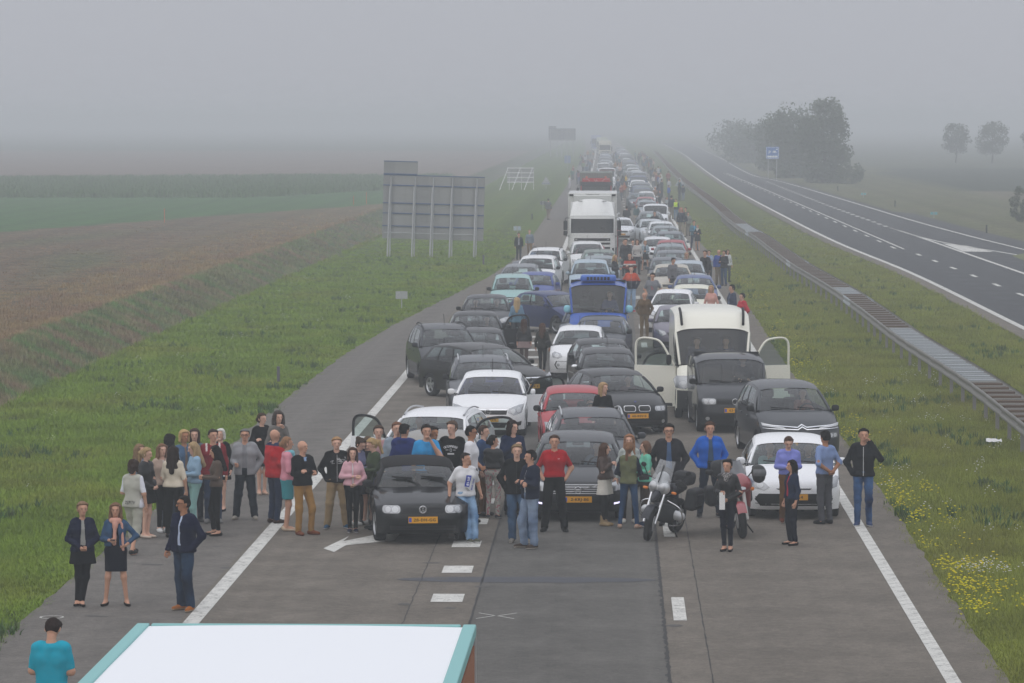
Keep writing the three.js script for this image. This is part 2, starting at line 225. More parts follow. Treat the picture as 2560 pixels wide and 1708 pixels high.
// number plates: one sheet of texts
const plateTexts = ['28-DH-GG', '2-KRJ-86', '62-VVF-7', '68-RSV-6', '     SB-ZG', '24-N      ', '7         ', '          4', '        4', '', '', '', '', '', '', ''];
const plateMat = (() => { const c = document.createElement('canvas'); c.width = 1024; c.height = 512; const g = c.getContext('2d'); plateTexts.forEach((t, i) => { const x = (i % 4) * 256, y = Math.floor(i / 4) * 128; g.fillStyle = '#d99a12'; g.fillRect(x, y, 256, 128); g.fillStyle = '#2b4bb0'; g.fillRect(x + 4, y + 20, 24, 88); g.fillStyle = '#15120a'; g.font = 'bold 58px sans-serif'; g.textAlign = 'center'; g.textBaseline = 'middle'; g.save(); g.translate(x + 143, y + 66); g.scale(0.74, 1.35); g.fillText(t, 0, 0); g.restore(); if (!t) { g.fillStyle = '#2a2210'; for (const q of [0, 1, 3, 4, 5, 7]) g.fillRect(x + 46 + q * 24 + (i % 3) * 3, y + 42, 13, 48); } }); const t = new THREE.CanvasTexture(c); t.colorSpace = THREE.SRGBColorSpace; return std({ map: t, roughness: 0.5 }); })();
function plateGeo(i, w = 0.52, h = 0.115) { const g = new THREE.BoxGeometry(w, h, 0.012), uv = g.attributes.uv, x = (i % 4) / 4, y = 1 - Math.floor(i / 4) / 4; for (let k = 0; k < uv.count; k++) uv.setXY(k, k >= 16 && k < 20 ? x + uv.getX(k) * 0.25 : x + 0.2, k >= 16 && k < 20 ? y - 0.25 + uv.getY(k) * 0.25 : y - 0.02); return g; }
// a flat outline [[a, b], ...] laid on a surface f(a, b) -> [x, y, z], cut in columns along a
function lay(poly, f, step = 0.05, rows = 3) {
  const as = new Set(poly.map((p) => p[0])); const lo = Math.min(...as), hi = Math.max(...as); const n = Math.max(1, Math.ceil((hi - lo) / step)); for (let i = 0; i <= n; i++) as.add(lo + (hi - lo) * i / n);
  const xs = [...as].sort((p, q) => p - q).filter((v, i, r) => i === 0 || v - r[i - 1] > 1e-4), e = 1e-5, cols = [];
  for (const x of xs) { const q = clamp(x, lo + e, hi - e), ys = []; for (let i = 0; i < poly.length; i++) { const [x0, y0] = poly[i], [x1, y1] = poly[(i + 1) % poly.length]; if ((x0 <= q && x1 > q) || (x1 <= q && x0 > q)) ys.push(lerp(y0, y1, (q - x0) / (x1 - x0))); } if (ys.length >= 2) cols.push([x, Math.min(...ys), Math.max(...ys)]); }
  const p = [], uv = [], ix = []; cols.forEach(([x, a, b]) => { for (let j = 0; j <= rows; j++) { const y = lerp(a, b, j / rows); p.push(...f(x, y)); uv.push(x, y); } });
  for (let i = 0; i < cols.length - 1; i++) for (let j = 0; j < rows; j++) { const a = i * (rows + 1) + j, b = a + rows + 1; ix.push(a, b, b + 1, a, b + 1, a + 1); }
  const g = new THREE.BufferGeometry(); g.setAttribute('position', new THREE.Float32BufferAttribute(p, 3)); g.setAttribute('uv', new THREE.Float32BufferAttribute(uv, 2)); g.setIndex(ix); g.computeVertexNormals(); return g;
}
const flipX = (poly) => poly.map(([x, y]) => [-x, y]);
const round = (x0, x1, y0, y1, r = 0.03, n = 3) => { const o = []; for (const [cx, cy, a] of [[x1 - r, y1 - r, 0], [x0 + r, y1 - r, 1], [x0 + r, y0 + r, 2], [x1 - r, y0 + r, 3]]) for (let i = 0; i <= n; i++) { const t = (a + i / n) * Math.PI / 2; o.push([cx + r * Math.cos(t), cy + r * Math.sin(t)]); } return o; };
const ellipse = (cx, cy, rx, ry, n = 14) => Array.from({ length: n }, (_, i) => [cx + rx * Math.cos(i / n * 6.2832), cy + ry * Math.sin(i / n * 6.2832)]);

const SHAPES = { // metres; d = distance back from the nose
  hatch: { L: 4.1, W: 1.74, H: 1.46, noseH: 0.74, cowl: [1.02, 0.98], roofF: 1.78, roofR: 3.55, rear: [3.98, 1.0], windows: [[0.08, 0.45], [0.49, 0.80]] },
  small: { L: 3.5, W: 1.64, H: 1.48, noseH: 0.76, cowl: [0.84, 0.98], roofF: 1.52, roofR: 3.1, rear: [3.4, 1.0], windows: [[0.08, 0.55], [0.6, 0.85]] },
  cabrio: { L: 4.06, W: 1.7, H: 1.39, noseH: 0.73, cowl: [1.22, 0.93], roofF: 1.78, roofR: 3.2, rear: [3.7, 0.97], windows: [[0.1, 0.5], [0.54, 0.78]] },
  sedan: { L: 4.6, W: 1.8, H: 1.45, noseH: 0.74, cowl: [1.25, 0.97], roofF: 2.02, roofR: 3.55, rear: [4.2, 1.04], windows: [[0.08, 0.44], [0.48, 0.78]] },
  estate: { L: 4.62, W: 1.84, H: 1.48, noseH: 0.75, cowl: [1.22, 0.98], roofF: 1.98, roofR: 4.15, rear: [4.5, 1.02], windows: [[0.08, 0.37], [0.4, 0.66], [0.69, 0.9]] },
  mpv: { L: 4.5, W: 1.82, H: 1.64, noseH: 0.80, cowl: [1.0, 1.08], roofF: 1.85, roofR: 4.1, rear: [4.4, 1.08], windows: [[0.1, 0.4], [0.43, 0.68], [0.71, 0.9]] },
  suv: { L: 4.45, W: 1.84, H: 1.7, noseH: 0.92, cowl: [1.15, 1.16], roofF: 1.8, roofR: 4.0, rear: [4.35, 1.12], windows: [[0.08, 0.42], [0.45, 0.72], [0.75, 0.92]], wheelR: 0.34 },
  panelvan: { L: 4.4, W: 1.8, H: 1.82, noseH: 0.88, cowl: [0.95, 1.16], roofF: 1.62, roofR: 4.3, rear: [4.36, 1.1], windows: [[0.08, 0.36]], tall: 0.93 },
  bigvan: { L: 6.0, W: 2.0, H: 2.28, noseH: 1.0, cowl: [0.8, 1.36], roofF: 1.42, roofR: 5.9, rear: [5.95, 1.3], windows: [[0.07, 0.24]], roof: [[1.42, 2.24], [1.75, 2.5], [2.15, 2.66], [3.5, 2.7], [5.9, 2.66]], tall: 0.95, wheelR: 0.36 },
  minibus: { L: 5.6, W: 1.96, H: 2.4, noseH: 1.05, cowl: [0.85, 1.42], roofF: 1.5, roofR: 5.5, rear: [5.55, 1.3], windows: [[0.08, 0.3], [0.34, 0.62], [0.66, 0.92]], tall: 0.93, wheelR: 0.35 },
};
const NOSE = { soft: [[0.10, 0.19], [0.03, 0.30], [0, 0.42], [0.01, 0.54]], flat: [[0.06, 0.20], [0.02, 0.30], [0, 0.40], [0, 0.52]] };
const FACES = { // outlines in front view (x across from the middle, y up); lights are mirrored
  golf: { light: round(0.42, 0.755, 0.575, 0.715, 0.055), light2: ellipse(0.52, 0.645, 0.062, 0.055), light3: ellipse(0.65, 0.645, 0.05, 0.05), grille: [[-0.40, 0.585], [0.40, 0.585], [0.395, 0.70], [-0.395, 0.70]], slats: 3, intake: [[-0.62, 0.27], [0.62, 0.27], [0.62, 0.35], [-0.62, 0.35]], slats2: 2, plate: 0.46, emblem: 'vw', bumper: 0.56 },
  volvo: { light: [[0.47, 0.60], [0.52, 0.55], [0.80, 0.60], [0.84, 0.76], [0.76, 0.76], [0.50, 0.70]], grille: [[-0.42, 0.50], [0.42, 0.50], [0.46, 0.70], [0.40, 0.735], [-0.40, 0.735], [-0.46, 0.70]], slats: 5, intake: [[-0.55, 0.23], [0.55, 0.23], [0.6, 0.36], [-0.6, 0.36]], plate: 0.43, emblem: 'bar', drl: [[0.66, 0.33], [0.82, 0.36], [0.82, 0.385], [0.66, 0.365]], slatMat: 'chrome', side2: [[0.64, 0.24], [0.80, 0.28], [0.80, 0.32], [0.64, 0.31]] },
  opel: { light: [[0.48, 0.60], [0.62, 0.54], [0.80, 0.60], [0.85, 0.80], [0.72, 0.78], [0.50, 0.70]], light2: ellipse(0.60, 0.64, 0.055, 0.055), light3: ellipse(0.73, 0.67, 0.055, 0.06), grille: [[-0.44, 0.56], [0.44, 0.56], [0.47, 0.68], [-0.47, 0.68]], slats: 0, bar: true, intake: [[-0.40, 0.24], [0.40, 0.24], [0.46, 0.37], [-0.46, 0.37]], plate: 0.45, emblem: 'bolt', side2: [[0.56, 0.28], [0.78, 0.30], [0.80, 0.40], [0.60, 0.36]] },
  bmw: { light: round(0.46, 0.79, 0.58, 0.70, 0.045), light2: ellipse(0.56, 0.64, 0.052, 0.05), light3: ellipse(0.69, 0.64, 0.052, 0.05), kidney: true, intake: [[-0.70, 0.26], [0.70, 0.26], [0.70, 0.36], [-0.70, 0.36]], plate: 0.47, emblem: 'disc', emblemY: 0.80, fogs: [0.68, 0.33] },
  citroen: { light: [[0.50, 0.50], [0.80, 0.50], [0.82, 0.60], [0.55, 0.60]], light2: ellipse(0.63, 0.55, 0.05, 0.04), light3: ellipse(0.74, 0.55, 0.045, 0.04), drl0: [[0.36, 0.685], [0.84, 0.74], [0.86, 0.80], [0.40, 0.715]], chevron: true, intake: [[-0.5, 0.25], [0.5, 0.25], [0.58, 0.44], [-0.58, 0.44]], slats2: 3, plate: 0.40, emblem: null },
  caddy: { light: round(0.46, 0.79, 0.70, 0.84, 0.05), light2: ellipse(0.56, 0.77, 0.06, 0.055), light3: ellipse(0.70, 0.77, 0.05, 0.055), grille: [[-0.44, 0.70], [0.44, 0.70], [0.44, 0.83], [-0.44, 0.83]], slats: 3, intake: [[-0.55, 0.30], [0.55, 0.30], [0.55, 0.42], [-0.55, 0.42]], slats2: 2, plate: 0.56, emblem: 'vw', fogs: [0.66, 0.36], emblemY: 0.765 },
  renault: { light: [[0.46, 0.62], [0.56, 0.56], [0.82, 0.62], [0.87, 0.80], [0.80, 0.82], [0.60, 0.74]], light2: ellipse(0.64, 0.66, 0.06, 0.055), grille: [[-0.30, 0.575], [0.30, 0.575], [0.34, 0.60], [-0.34, 0.60]], slats: 0, intake: [[-0.62, 0.25], [0.62, 0.25], [0.74, 0.40], [0.66, 0.50], [-0.66, 0.50], [-0.74, 0.40]], slats2: 3, plate: 0.44, emblem: null, splitter: true },
  up: { light: [[0.44, 0.66], [0.56, 0.60], [0.76, 0.63], [0.79, 0.74], [0.70, 0.79], [0.50, 0.74]], light2: ellipse(0.62, 0.69, 0.07, 0.065), frame: [[-0.62, 0.30], [0.62, 0.30], [0.70, 0.42], [0.64, 0.53], [-0.64, 0.53], [-0.70, 0.42]], plate: 0.42, emblem: 'vw', emblemY: 0.665, fogs: [0.57, 0.42] },
  oval: { light: [[0.42, 0.62], [0.54, 0.56], [0.76, 0.62], [0.78, 0.82], [0.64, 0.80], [0.46, 0.70]], light2: ellipse(0.62, 0.68, 0.06, 0.055), frame: [[-0.40, 0.40], [-0.48, 0.50], [-0.40, 0.56], [0.40, 0.56], [0.48, 0.50], [0.40, 0.40], [0.2, 0.34], [-0.2, 0.34]], plate: 0.37, emblem: 'dot', emblemY: 0.68, fogs: [0.66, 0.36] },
  matrix: { light: round(0.44, 0.80, 0.64, 0.79, 0.06), light2: ellipse(0.56, 0.72, 0.06, 0.055), light3: ellipse(0.69, 0.71, 0.055, 0.055), grille: [[-0.36, 0.66], [0.36, 0.66], [0.38, 0.77], [-0.38, 0.77]], slats: 1, intake: [[-0.5, 0.28], [0.5, 0.28], [0.5, 0.40], [-0.5, 0.40]], plate: 0.52, emblem: 'slant' },
  plain: { light: [[0.46, 0.62], [0.58, 0.57], [0.80, 0.62], [0.83, 0.77], [0.70, 0.77], [0.50, 0.71]], light2: ellipse(0.64, 0.67, 0.06, 0.05), grille: [[-0.40, 0.58], [0.40, 0.58], [0.43, 0.68], [-0.43, 0.68]], slats: 3, intake: [[-0.52, 0.25], [0.52, 0.25], [0.58, 0.38], [-0.58, 0.38]], slats2: 1, plate: 0.46, emblem: 'dot', fogs: [0.68, 0.34] },
  iveco: { light: [[0.55, 0.84], [0.66, 0.78], [0.88, 0.80], [0.93, 1.0], [0.86, 1.10], [0.62, 1.10]], light2: ellipse(0.72, 0.90, 0.08, 0.075), grille: [[-0.45, 0.80], [0.45, 0.80], [0.50, 0.92], [-0.50, 0.92]], slats: 3, lower: 0.74, intake: [[-0.5, 0.36], [0.5, 0.36], [0.5, 0.50], [-0.5, 0.50]], plate: 0.58, emblem: 'dot', emblemY: 1.02 },
  bluevan: { light: [[0.55, 0.82], [0.66, 0.76], [0.88, 0.80], [0.93, 1.02], [0.84, 1.10], [0.66, 1.02]], light2: ellipse(0.74, 0.90, 0.08, 0.075), grille: [[-0.5, 0.84], [0.5, 0.84], [0.54, 0.96], [-0.54, 0.96]], slats: 2, intake: [[-0.5, 0.36], [0.5, 0.36], [0.5, 0.50], [-0.5, 0.50]], plate: 0.58, emblem: 'dot' },
};
const wheelCache = {};
function wheelGeos(r, q) {
  return wheelCache[r + '/' + q] ??= (() => { const w = 0.2, n = q > 1 ? 28 : q ? 18 : 12, pts = [[r * 0.66, -w * 0.42], [r * 0.8, -w * 0.5], [r * 0.95, -w * 0.46], [r, -w * 0.34], [r, w * 0.34], [r * 0.95, w * 0.46], [r * 0.8, w * 0.5], [r * 0.66, w * 0.42]].map((p) => new THREE.Vector2(...p)); const t = new THREE.LatheGeometry(pts, n); t.rotateZ(Math.PI / 2);
    let rim; if (q > 1) { const l = []; const ring = new THREE.LatheGeometry([[r * 0.58, -0.05], [r * 0.66, -w * 0.44], [r * 0.68, -w * 0.44], [r * 0.68, w * 0.44], [r * 0.66, w * 0.44], [r * 0.58, 0.05]].map((p) => new THREE.Vector2(...p)), n); ring.rotateZ(Math.PI / 2); l.push(ring); for (const s of [-1, 1]) { for (let k = 0; k < 5; k++) { const b = box(0.025, r * 0.6, 0.07, s * 0.055, r * 0.32, 0); b.rotateX(k * Math.PI * 0.4); l.push(b); } const c = new THREE.CylinderGeometry(r * 0.16, r * 0.16, 0.04, 12); c.rotateZ(Math.PI / 2); c.translate(s * 0.055, 0, 0); l.push(c); } rim = merge(l); }
    else { rim = new THREE.CylinderGeometry(r * 0.66, r * 0.66, w * 0.7, n); rim.rotateZ(Math.PI / 2); }
    return [t, rim]; })();
}
const mirrorGeo = (() => { const g = new THREE.SphereGeometry(1, 16, 10); { const a = g.attributes.position, f = (v) => Math.sign(v) * Math.abs(v) ** 0.72; for (let i = 0; i < a.count; i++) a.setXYZ(i, f(a.getX(i)) * (a.getX(i) < 0 ? 0.9 : 1), f(a.getY(i)), f(a.getZ(i))); } g.scale(0.092, 0.06, 0.055); const p = g.attributes.position; for (let i = 0; i < p.count; i++) if (p.getZ(i) < -0.02) p.setZ(i, -0.02); g.computeVertexNormals(); return g; })();
const seatGeo = merge([box(0.5, 0.16, 0.52, 0, 0.08, 0, 0.05), (() => { const b = box(0.5, 0.66, 0.14, 0, 0.45, -0.26, 0.06); b.rotateX(-0.12); return b; })(), box(0.28, 0.19, 0.1, 0, 0.89, -0.40, 0.045)]);
const steerGeo = (() => { const t = new THREE.TorusGeometry(0.18, 0.017, 6, 20), h = box(0.12, 0.1, 0.04), g = merge([t, h, box(0.34, 0.03, 0.02)]); g.rotateX(-0.45); return g; })();
const protos = {};
// q: 2 near (all parts), 1 middle distance, 0 far
function carParts(shapeName, faceName, q, opt = {}) {
  const key = shapeName + faceName + q + JSON.stringify(opt); if (protos[key]) return protos[key];
  const S = { wheelR: 0.31, tall: 0.80, ...SHAPES[shapeName], ...(opt.size ?? {}) }, F = FACES[faceName], hl = S.L / 2, N = q > 1 ? 16 : q ? 10 : 6, out = [], P = (name, geo, mat, extra) => out.push({ name, geo, mat, ...extra });
  const clear = 0.19, noseTop = S.noseH, big = S.W > 1.9;
  const prof = [...(big ? [[0.07, 0.28], [0.02, 0.4], [0, 0.55], [0.02, 0.72]] : NOSE.soft), [0.05, noseTop - 0.10], [0.10, noseTop - 0.03], [0.17, noseTop]];
  const setback = (y) => { if (y <= prof[0][1]) return prof[0][0]; for (let i = 1; i < prof.length; i++) if (y <= prof[i][1]) return lerp(prof[i - 1][0], prof[i][0], (y - prof[i - 1][1]) / (prof[i][1] - prof[i - 1][1])); const k = (y - noseTop) / (S.cowl[1] - noseTop); return lerp(0.17, S.cowl[0], clamp(k, 0, 1) ** 1.5); };
  const hw = (d) => S.W / 2 * (1 - 0.035 * smooth(0.9, 0, d) - 0.05 * smooth(S.L - 0.9, S.L, d));
  const sideX = (y, d) => hw(d) * (1 - 0.035 * clamp((y - 0.5) / 0.5, -1, 1.6) ** 2);
  const planF = (u) => 0.05 * u * u + 0.30 * Math.abs(u) ** 7, planR = (u) => 0.03 * u * u + 0.16 * Math.abs(u) ** 6;
  const noseZ = (x, y) => { const u = clamp(Math.abs(x) / hw(0.1), 0, 1), d = setback(y), k = smooth(1.3, 0.1, d); return hl - d * (1 - 0.5 * u ** 6) - planF(u) * k - 0.10 * u * u * (1 - k); };
  const crown = (u, y, d) => y - 0.03 * u * u - 0.035 * Math.abs(u) ** 6;
  const sheet = (rows, zf, yf = crown) => gridGeo(N, rows.length - 1, (a, b) => { const u = Math.sin((a * 2 - 1) * 1.25) / Math.sin(1.25), [d, y] = rows[Math.round(b * (rows.length - 1))]; const yy = yf(u, y, d); return [u * sideX(yy, d), yy, zf(u, d, y)]; });
  const zFront = (u, d, y) => { const k = smooth(1.3, 0.1, d); return hl - d * (1 - (d < 0.3 ? 0.5 * Math.abs(u) ** 6 : 0)) - planF(u) * k - 0.10 * u * u * (1 - k); };
  const zRear = (u, d) => { const k = smooth(S.L - 0.6, S.L, d); return hl - d + planR(u) * k; };
  // bonnet and front
  const bonnet = [[0.17, noseTop]]; for (let i = 1; i <= 6; i++) { const t = i / 6; bonnet.push([lerp(0.17, S.cowl[0], t), lerp(noseTop, S.cowl[1], t ** 0.72)]); }
  P('front_bumper', sheet(prof, zFront, (u, y) => y - (y > noseTop - 0.12 ? 0.03 * u * u + 0.035 * Math.abs(u) ** 6 : 0)), 'paint');
  P('bonnet', sheet(bonnet.map(([d, y], i) => [d + (i ? 0 : 0.006), y]), zFront), 'paint');
  const deck = [[S.rear[0], S.rear[1]]]; if (S.L - S.rear[0] > 0.25) deck.push([S.L - 0.1, S.rear[1] - 0.02]); deck.push([S.L - 0.03, S.rear[1] - 0.08], [S.L - 0.01, 0.75], [S.L, 0.55], [S.L - 0.03, 0.35], [S.L - 0.1, 0.24]);
  P('tailgate', sheet(deck.map((r) => r).reverse().reverse(), zRear, (u, y) => y - (y > S.rear[1] - 0.1 ? 0.03 * u * u : 0)), 'paint');
  // flanks
  const edge = [...bonnet.map(([d, y]) => [zFront(1, d, y), crown(1, y, d)]), ...deck.slice(0, 3).map(([d, y]) => [zRear(1, d), y - 0.03])].sort((a, b) => b[0] - a[0]);
  const topY = (z) => { if (z >= edge[0][0]) return edge[0][1]; for (let i = 1; i < edge.length; i++) if (z >= edge[i][0]) return lerp(edge[i - 1][1], edge[i][1], (edge[i - 1][0] - z) / (edge[i - 1][0] - edge[i][0] + 1e-6)); return edge[edge.length - 1][1]; };
  const fA = hl - (S.L < 3.8 ? 0.68 : big ? 0.95 : 0.86), rA = -hl + (S.L < 3.8 ? 0.55 : big ? 1.2 : 0.80), ra = S.wheelR + 0.055;
  const botY = (z) => { let y = clear + 0.02; for (const a of [fA, rA]) if (Math.abs(z - a) < ra) y = Math.max(y, S.wheelR + Math.sqrt(ra * ra - (z - a) ** 2)); return y; };
  const zF1 = zFront(1, 0.17, noseTop), zR1 = -hl + planR(1);
  const doorF = hl - S.cowl[0] - 0.28, doorM = doorF - (S.windows.length > 1 ? 1.02 : 1.15), doorE = S.windows.length > 1 && shapeName !== 'small' && shapeName !== 'cabrio' ? Math.max(rA + 0.1, doorM - 0.95) : doorM;
  const flank = (z0, z1, s) => { const n = Math.max(3, Math.ceil((z0 - z1) / (q > 1 ? 0.05 : 0.13))), rows = q > 1 ? 6 : 3; return gridGeo(n, rows, (a, b) => { const z = lerp(z0, z1, s > 0 ? a : 1 - a), y0 = botY(z), y1 = topY(z), y = lerp(y0, y1, b), d = hl - z; return [s * sideX(y, clamp(d, 0, S.L)) * (1 - 0.02 * Math.exp(-(((y - 0.34) / 0.06) ** 2))), y, z]; }); };
  const open = opt.open ?? [];
  for (const s of [-1, 1]) {
    const cuts = q > 1 ? [['front_wing', zF1, doorF], ['door', doorF - 0.008, doorM], ...(doorE < doorM ? [['door', doorM - 0.008, doorE]] : []), ['rear_wing', doorE - 0.008, zR1]] : [['flank', zF1, zR1]];
    for (const [n, z0, z1] of cuts) { const isOpen = q > 1 && n === 'door' && z0 > doorM && open.includes(s); P(isOpen ? 'door_opening' : n, flank(z0, z1, s), isOpen ? M.inside : (opt.twoTone && n !== 'x' ? 'paint' : 'paint')); if (q > 1 && n === 'door' && !isOpen) P('door_handle', box(0.03, 0.03, 0.16, s * (sideX(0.84, 1.8) + 0.012), topY(z1) - 0.13, z1 + 0.16, 0.012), opt.handle ?? 'paint', { of: 'door' }); }
  }
  // greenhouse
  const zc = hl - S.cowl[0], yc = S.cowl[1] - 0.03, xc = sideX(S.cowl[1], S.cowl[0]) - 0.05, wr = S.W / 2 * S.tall * (S.tall > 0.9 ? 1 : 0.93), yr0 = (S.roof ? S.roof[0][1] : S.H - 0.12);
  const roofRows = S.roof ?? [[S.roofF, S.H - 0.12], [lerp(S.roofF, S.roofR, 0.12), S.H - 0.055], [lerp(S.roofF, S.roofR, 0.3), S.H - 0.012], [lerp(S.roofF, S.roofR, 0.55), S.H], [lerp(S.roofF, S.roofR, 0.85), S.H - 0.03], [S.roofR, S.H - 0.08]];
  const roofW = (d) => wr * (1 - 0.06 * smooth(lerp(S.roofF, S.roofR, 0.4), S.roofR, d) * (S.tall > 0.9 ? 0 : 1)), roofX = (u, d) => u * roofW(d) * (S.tall > 0.9 ? 1 - 0.0 : 1);
  const roofY = (u, y) => y - 0.025 * u * u - (S.tall > 0.9 ? 0.10 : 0.045) * Math.abs(u) ** 6;
  P('roof', gridGeo(N, roofRows.length - 1, (a, b) => { const u = Math.sin((a * 2 - 1) * 1.25) / Math.sin(1.25), i = Math.round(b * (roofRows.length - 1)), [d, y] = roofRows[i]; return [roofX(u, d), roofY(u, y), hl - d - (i === 0 ? 0.07 * u * u : 0) + (i === roofRows.length - 1 ? 0.05 * u * u : 0)]; }), opt.softTop ? M.cloth : 'paint');
  const base = (u) => [u * xc, yc + 0.015 - 0.01 * u * u, zc + 0.02 - 0.17 * u * u], top = (u) => [roofX(u, S.roofF), roofY(u, yr0) - 0.004, hl - S.roofF - 0.07 * u * u + 0.004];
  const glassMat = q ? (opt.glass ?? M.glass) : M.glassDark;
  P('windscreen', gridGeo(10, 4, (a, b) => { const u = (a * 2 - 1) * 0.965, v = lerp(0.015, 0.965, b), A = base(u), B = top(u), k = 0.05 * Math.sin(Math.PI * v) * (1 - u * u * 0.6); return [lerp(A[0], B[0], v), lerp(A[1], B[1], v) + k * 0.7, lerp(A[2], B[2], v) + k]; }), glassMat);
  const rb = [S.rear[0], S.rear[1]], lastD = roofRows[roofRows.length - 1];
  const rbase = (u) => [u * (sideX(rb[1], rb[0]) - 0.06), rb[1] - 0.02 * u * u, hl - rb[0] + 0.06 * u * u], rtop = (u) => [roofX(u, S.roofR), roofY(u, lastD[1]) - 0.004, hl - S.roofR + 0.05 * u * u];
  const ext = (A, B, v) => [lerp(A[0], B[0], v), lerp(A[1], B[1], v), lerp(A[2], B[2], v)];
  if (S.tall > 0.9 && shapeName !== 'minibus') P('rear_panel', gridGeo(6, 2, (a, b) => ext(rbase(a * 2 - 1), rtop(a * 2 - 1), b)), 'paint'); else { P('rear_window', gridGeo(6, 3, (a, b) => ext(rbase((a * 2 - 1) * 0.88), rtop((a * 2 - 1) * 0.88), lerp(0.08, 0.93, b))), glassMat); for (const [u0, u1, v0, v1] of [[-1, -0.88, 0, 1], [0.88, 1, 0, 1], [-0.88, 0.88, 0, 0.08], [-0.88, 0.88, 0.93, 1]]) P('rear_frame', gridGeo(2, 2, (a, b) => ext(rbase(lerp(u0, u1, a)), rtop(lerp(u0, u1, a)), lerp(v0, v1, b))), opt.softTop ? M.cloth : 'paint'); }
  for (const s of [-1, 1]) {
    const A0 = base(s), C0 = rbase(s), roofSide = (u) => { const d = lerp(S.roofF, S.roofR, u); let y = roofRows[0][1]; for (let i = 1; i < roofRows.length; i++) if (d >= roofRows[i - 1][0] - 1e-6) y = lerp(roofRows[i - 1][1], roofRows[i][1], clamp((d - roofRows[i - 1][0]) / (roofRows[i][0] - roofRows[i - 1][0]), 0, 1)); return [s * roofW(d), roofY(1, y), hl - d - 0.07 * (1 - u) + 0.05 * u]; };
    const belt = (u) => { const z = lerp(A0[2], C0[2], u), y = topY(z) + 0.002; return [s * (sideX(Math.min(y, 1.1), clamp(hl - z, 0, S.L)) - 0.012), y, z]; };
    const Q = (u, v, o = 0) => { const A = belt(u), B = roofSide(u), k = 0.03 * Math.sin(Math.PI * v); return [lerp(A[0], B[0], v) + s * (k + o), lerp(A[1], B[1], v), lerp(A[2], B[2], v)]; };
    const lastU = S.windows[S.windows.length - 1][1], v0 = 0.05, v1 = S.tall > 0.9 ? (S.roof ? 0.62 : 0.82) : 0.88;
    const pan = (u0, u1, a, b, o = 0, n = 4) => gridGeo(n, 3, (i, j) => Q(lerp(u0, u1, s > 0 ? i : 1 - i), lerp(a, b, j), o));
    P('pillar', merge([pan(0, S.windows[0][0], 0, 1, 0, 2), pan(lastU, 1, 0, 1, 0, 6), pan(S.windows[0][0], lastU, v1, 1, 0, 8), pan(S.windows[0][0], lastU, 0, v0, 0, 8), tube([0, 0.33, 0.66, 1].map((v) => { const A = base(s * 0.985), B = top(s * 0.985), k = 0.03 * Math.sin(Math.PI * v); return [lerp(A[0], B[0], v), lerp(A[1], B[1], v) + 0.004 + k * 0.7, lerp(A[2], B[2], v) + k * 0.6]; }), q > 1 ? 0.034 : 0.04, 6, 6)]), opt.softTop ? M.trim : 'paint');
    S.windows.forEach(([a, b], i) => { P('side_window', pan(a, b, v0, v1, -0.006), glassMat); const nx = S.windows[i + 1]; if (nx) P('door_pillar', pan(b, nx[0], v0, v1), M.trim); });
    if (opt.rails) P('roof_rail', tube([0.06, 0.3, 0.6, 0.92].map((u, i) => { const p = roofSide(u); return [p[0] - s * 0.05, p[1] + 0.065 + (i % 3 ? 0.02 : 0), p[2]]; }), 0.018, 6), opt.rails === 'black' ? M.trim : M.silver);
    // mirrors, wheels, lights
    const mx = s * (sideX(S.cowl[1], 1.3) + 0.095), my = topY(zc - 0.35) + 0.085, mz = zc - 0.36, ms = big ? 1.35 : 1;
    if (!(q > 1 && open.includes(s))) P('door_mirror', (() => { const g = mirrorGeo.clone(); g.scale(ms, big ? 2 : 1.15, ms); g.translate(mx, my + (big ? 0.08 : 0), mz); return g; })(), opt.mirror ?? 'paint');
    if (q) P('mirror_arm', box(0.10, 0.03, 0.05, s * (sideX(S.cowl[1], 1.3) + 0.01), my - 0.06, mz - 0.01), M.trim, { of: 'door_mirror' });
    for (const [wz, front] of [[fA, 1], [rA, 0]]) P('wheel', null, null, { wheel: [s * (S.W / 2 - 0.12), S.wheelR, wz], r: S.wheelR, q });
    const lp = (poly) => s > 0 ? poly : flipX(poly), k = hw(0.1) / 0.87, fit = (poly) => poly.map(([x, y]) => [x * k, y * (big || shapeName === 'panelvan' ? 1 : noseTop / 0.745)]);
    P('headlight', lay(fit(lp(F.light)), (x, y) => [x, y, noseZ(x, y) + 0.007], 0.05, 4), M.lens);
    if (q) for (const l of [F.light2, F.light3]) if (l) P('reflector', lay(fit(lp(l)), (x, y) => [x, y, noseZ(x, y) + 0.013], 0.03, 3), M.lensIn, { of: 'headlight' });
    if (q > 1) { if (F.drl) P('daytime_light', lay(fit(lp(F.drl)), (x, y) => [x, y, noseZ(x, y) + 0.016]), drlMat); if (F.drl0) P('light_strip', lay(fit(lp(F.drl0)), (x, y) => [x, y, noseZ(x, y) + 0.012]), M.lensIn); if (F.side2) P('side_intake', lay(fit(lp(F.side2)), (x, y) => [x, y, noseZ(x, y) + 0.008]), M.black);
      if (F.fogs) P('fog_light', lay(fit(lp(ellipse(F.fogs[0], F.fogs[1], 0.05, 0.045))), (x, y) => [x, y, noseZ(x, y) + 0.02], 0.03), M.lensIn); }
  }
  const kk = hw(0.1) / 0.87, fitY = big || shapeName === 'panelvan' ? 1 : noseTop / 0.745, fit2 = (poly) => poly.map(([x, y]) => [x * kk, y * fitY]), on = (o) => (x, y) => [x, y, noseZ(x, y) + o];
  if (F.lower || opt.lower) P('bumper_trim', lay([[-hw(0.1) * 0.97, 0.28], [hw(0.1) * 0.97, 0.28], [hw(0.1) * 0.97, F.lower ?? 0.5], [-hw(0.1) * 0.97, F.lower ?? 0.5]], on(0.004), 0.05, 6), M.plastic);
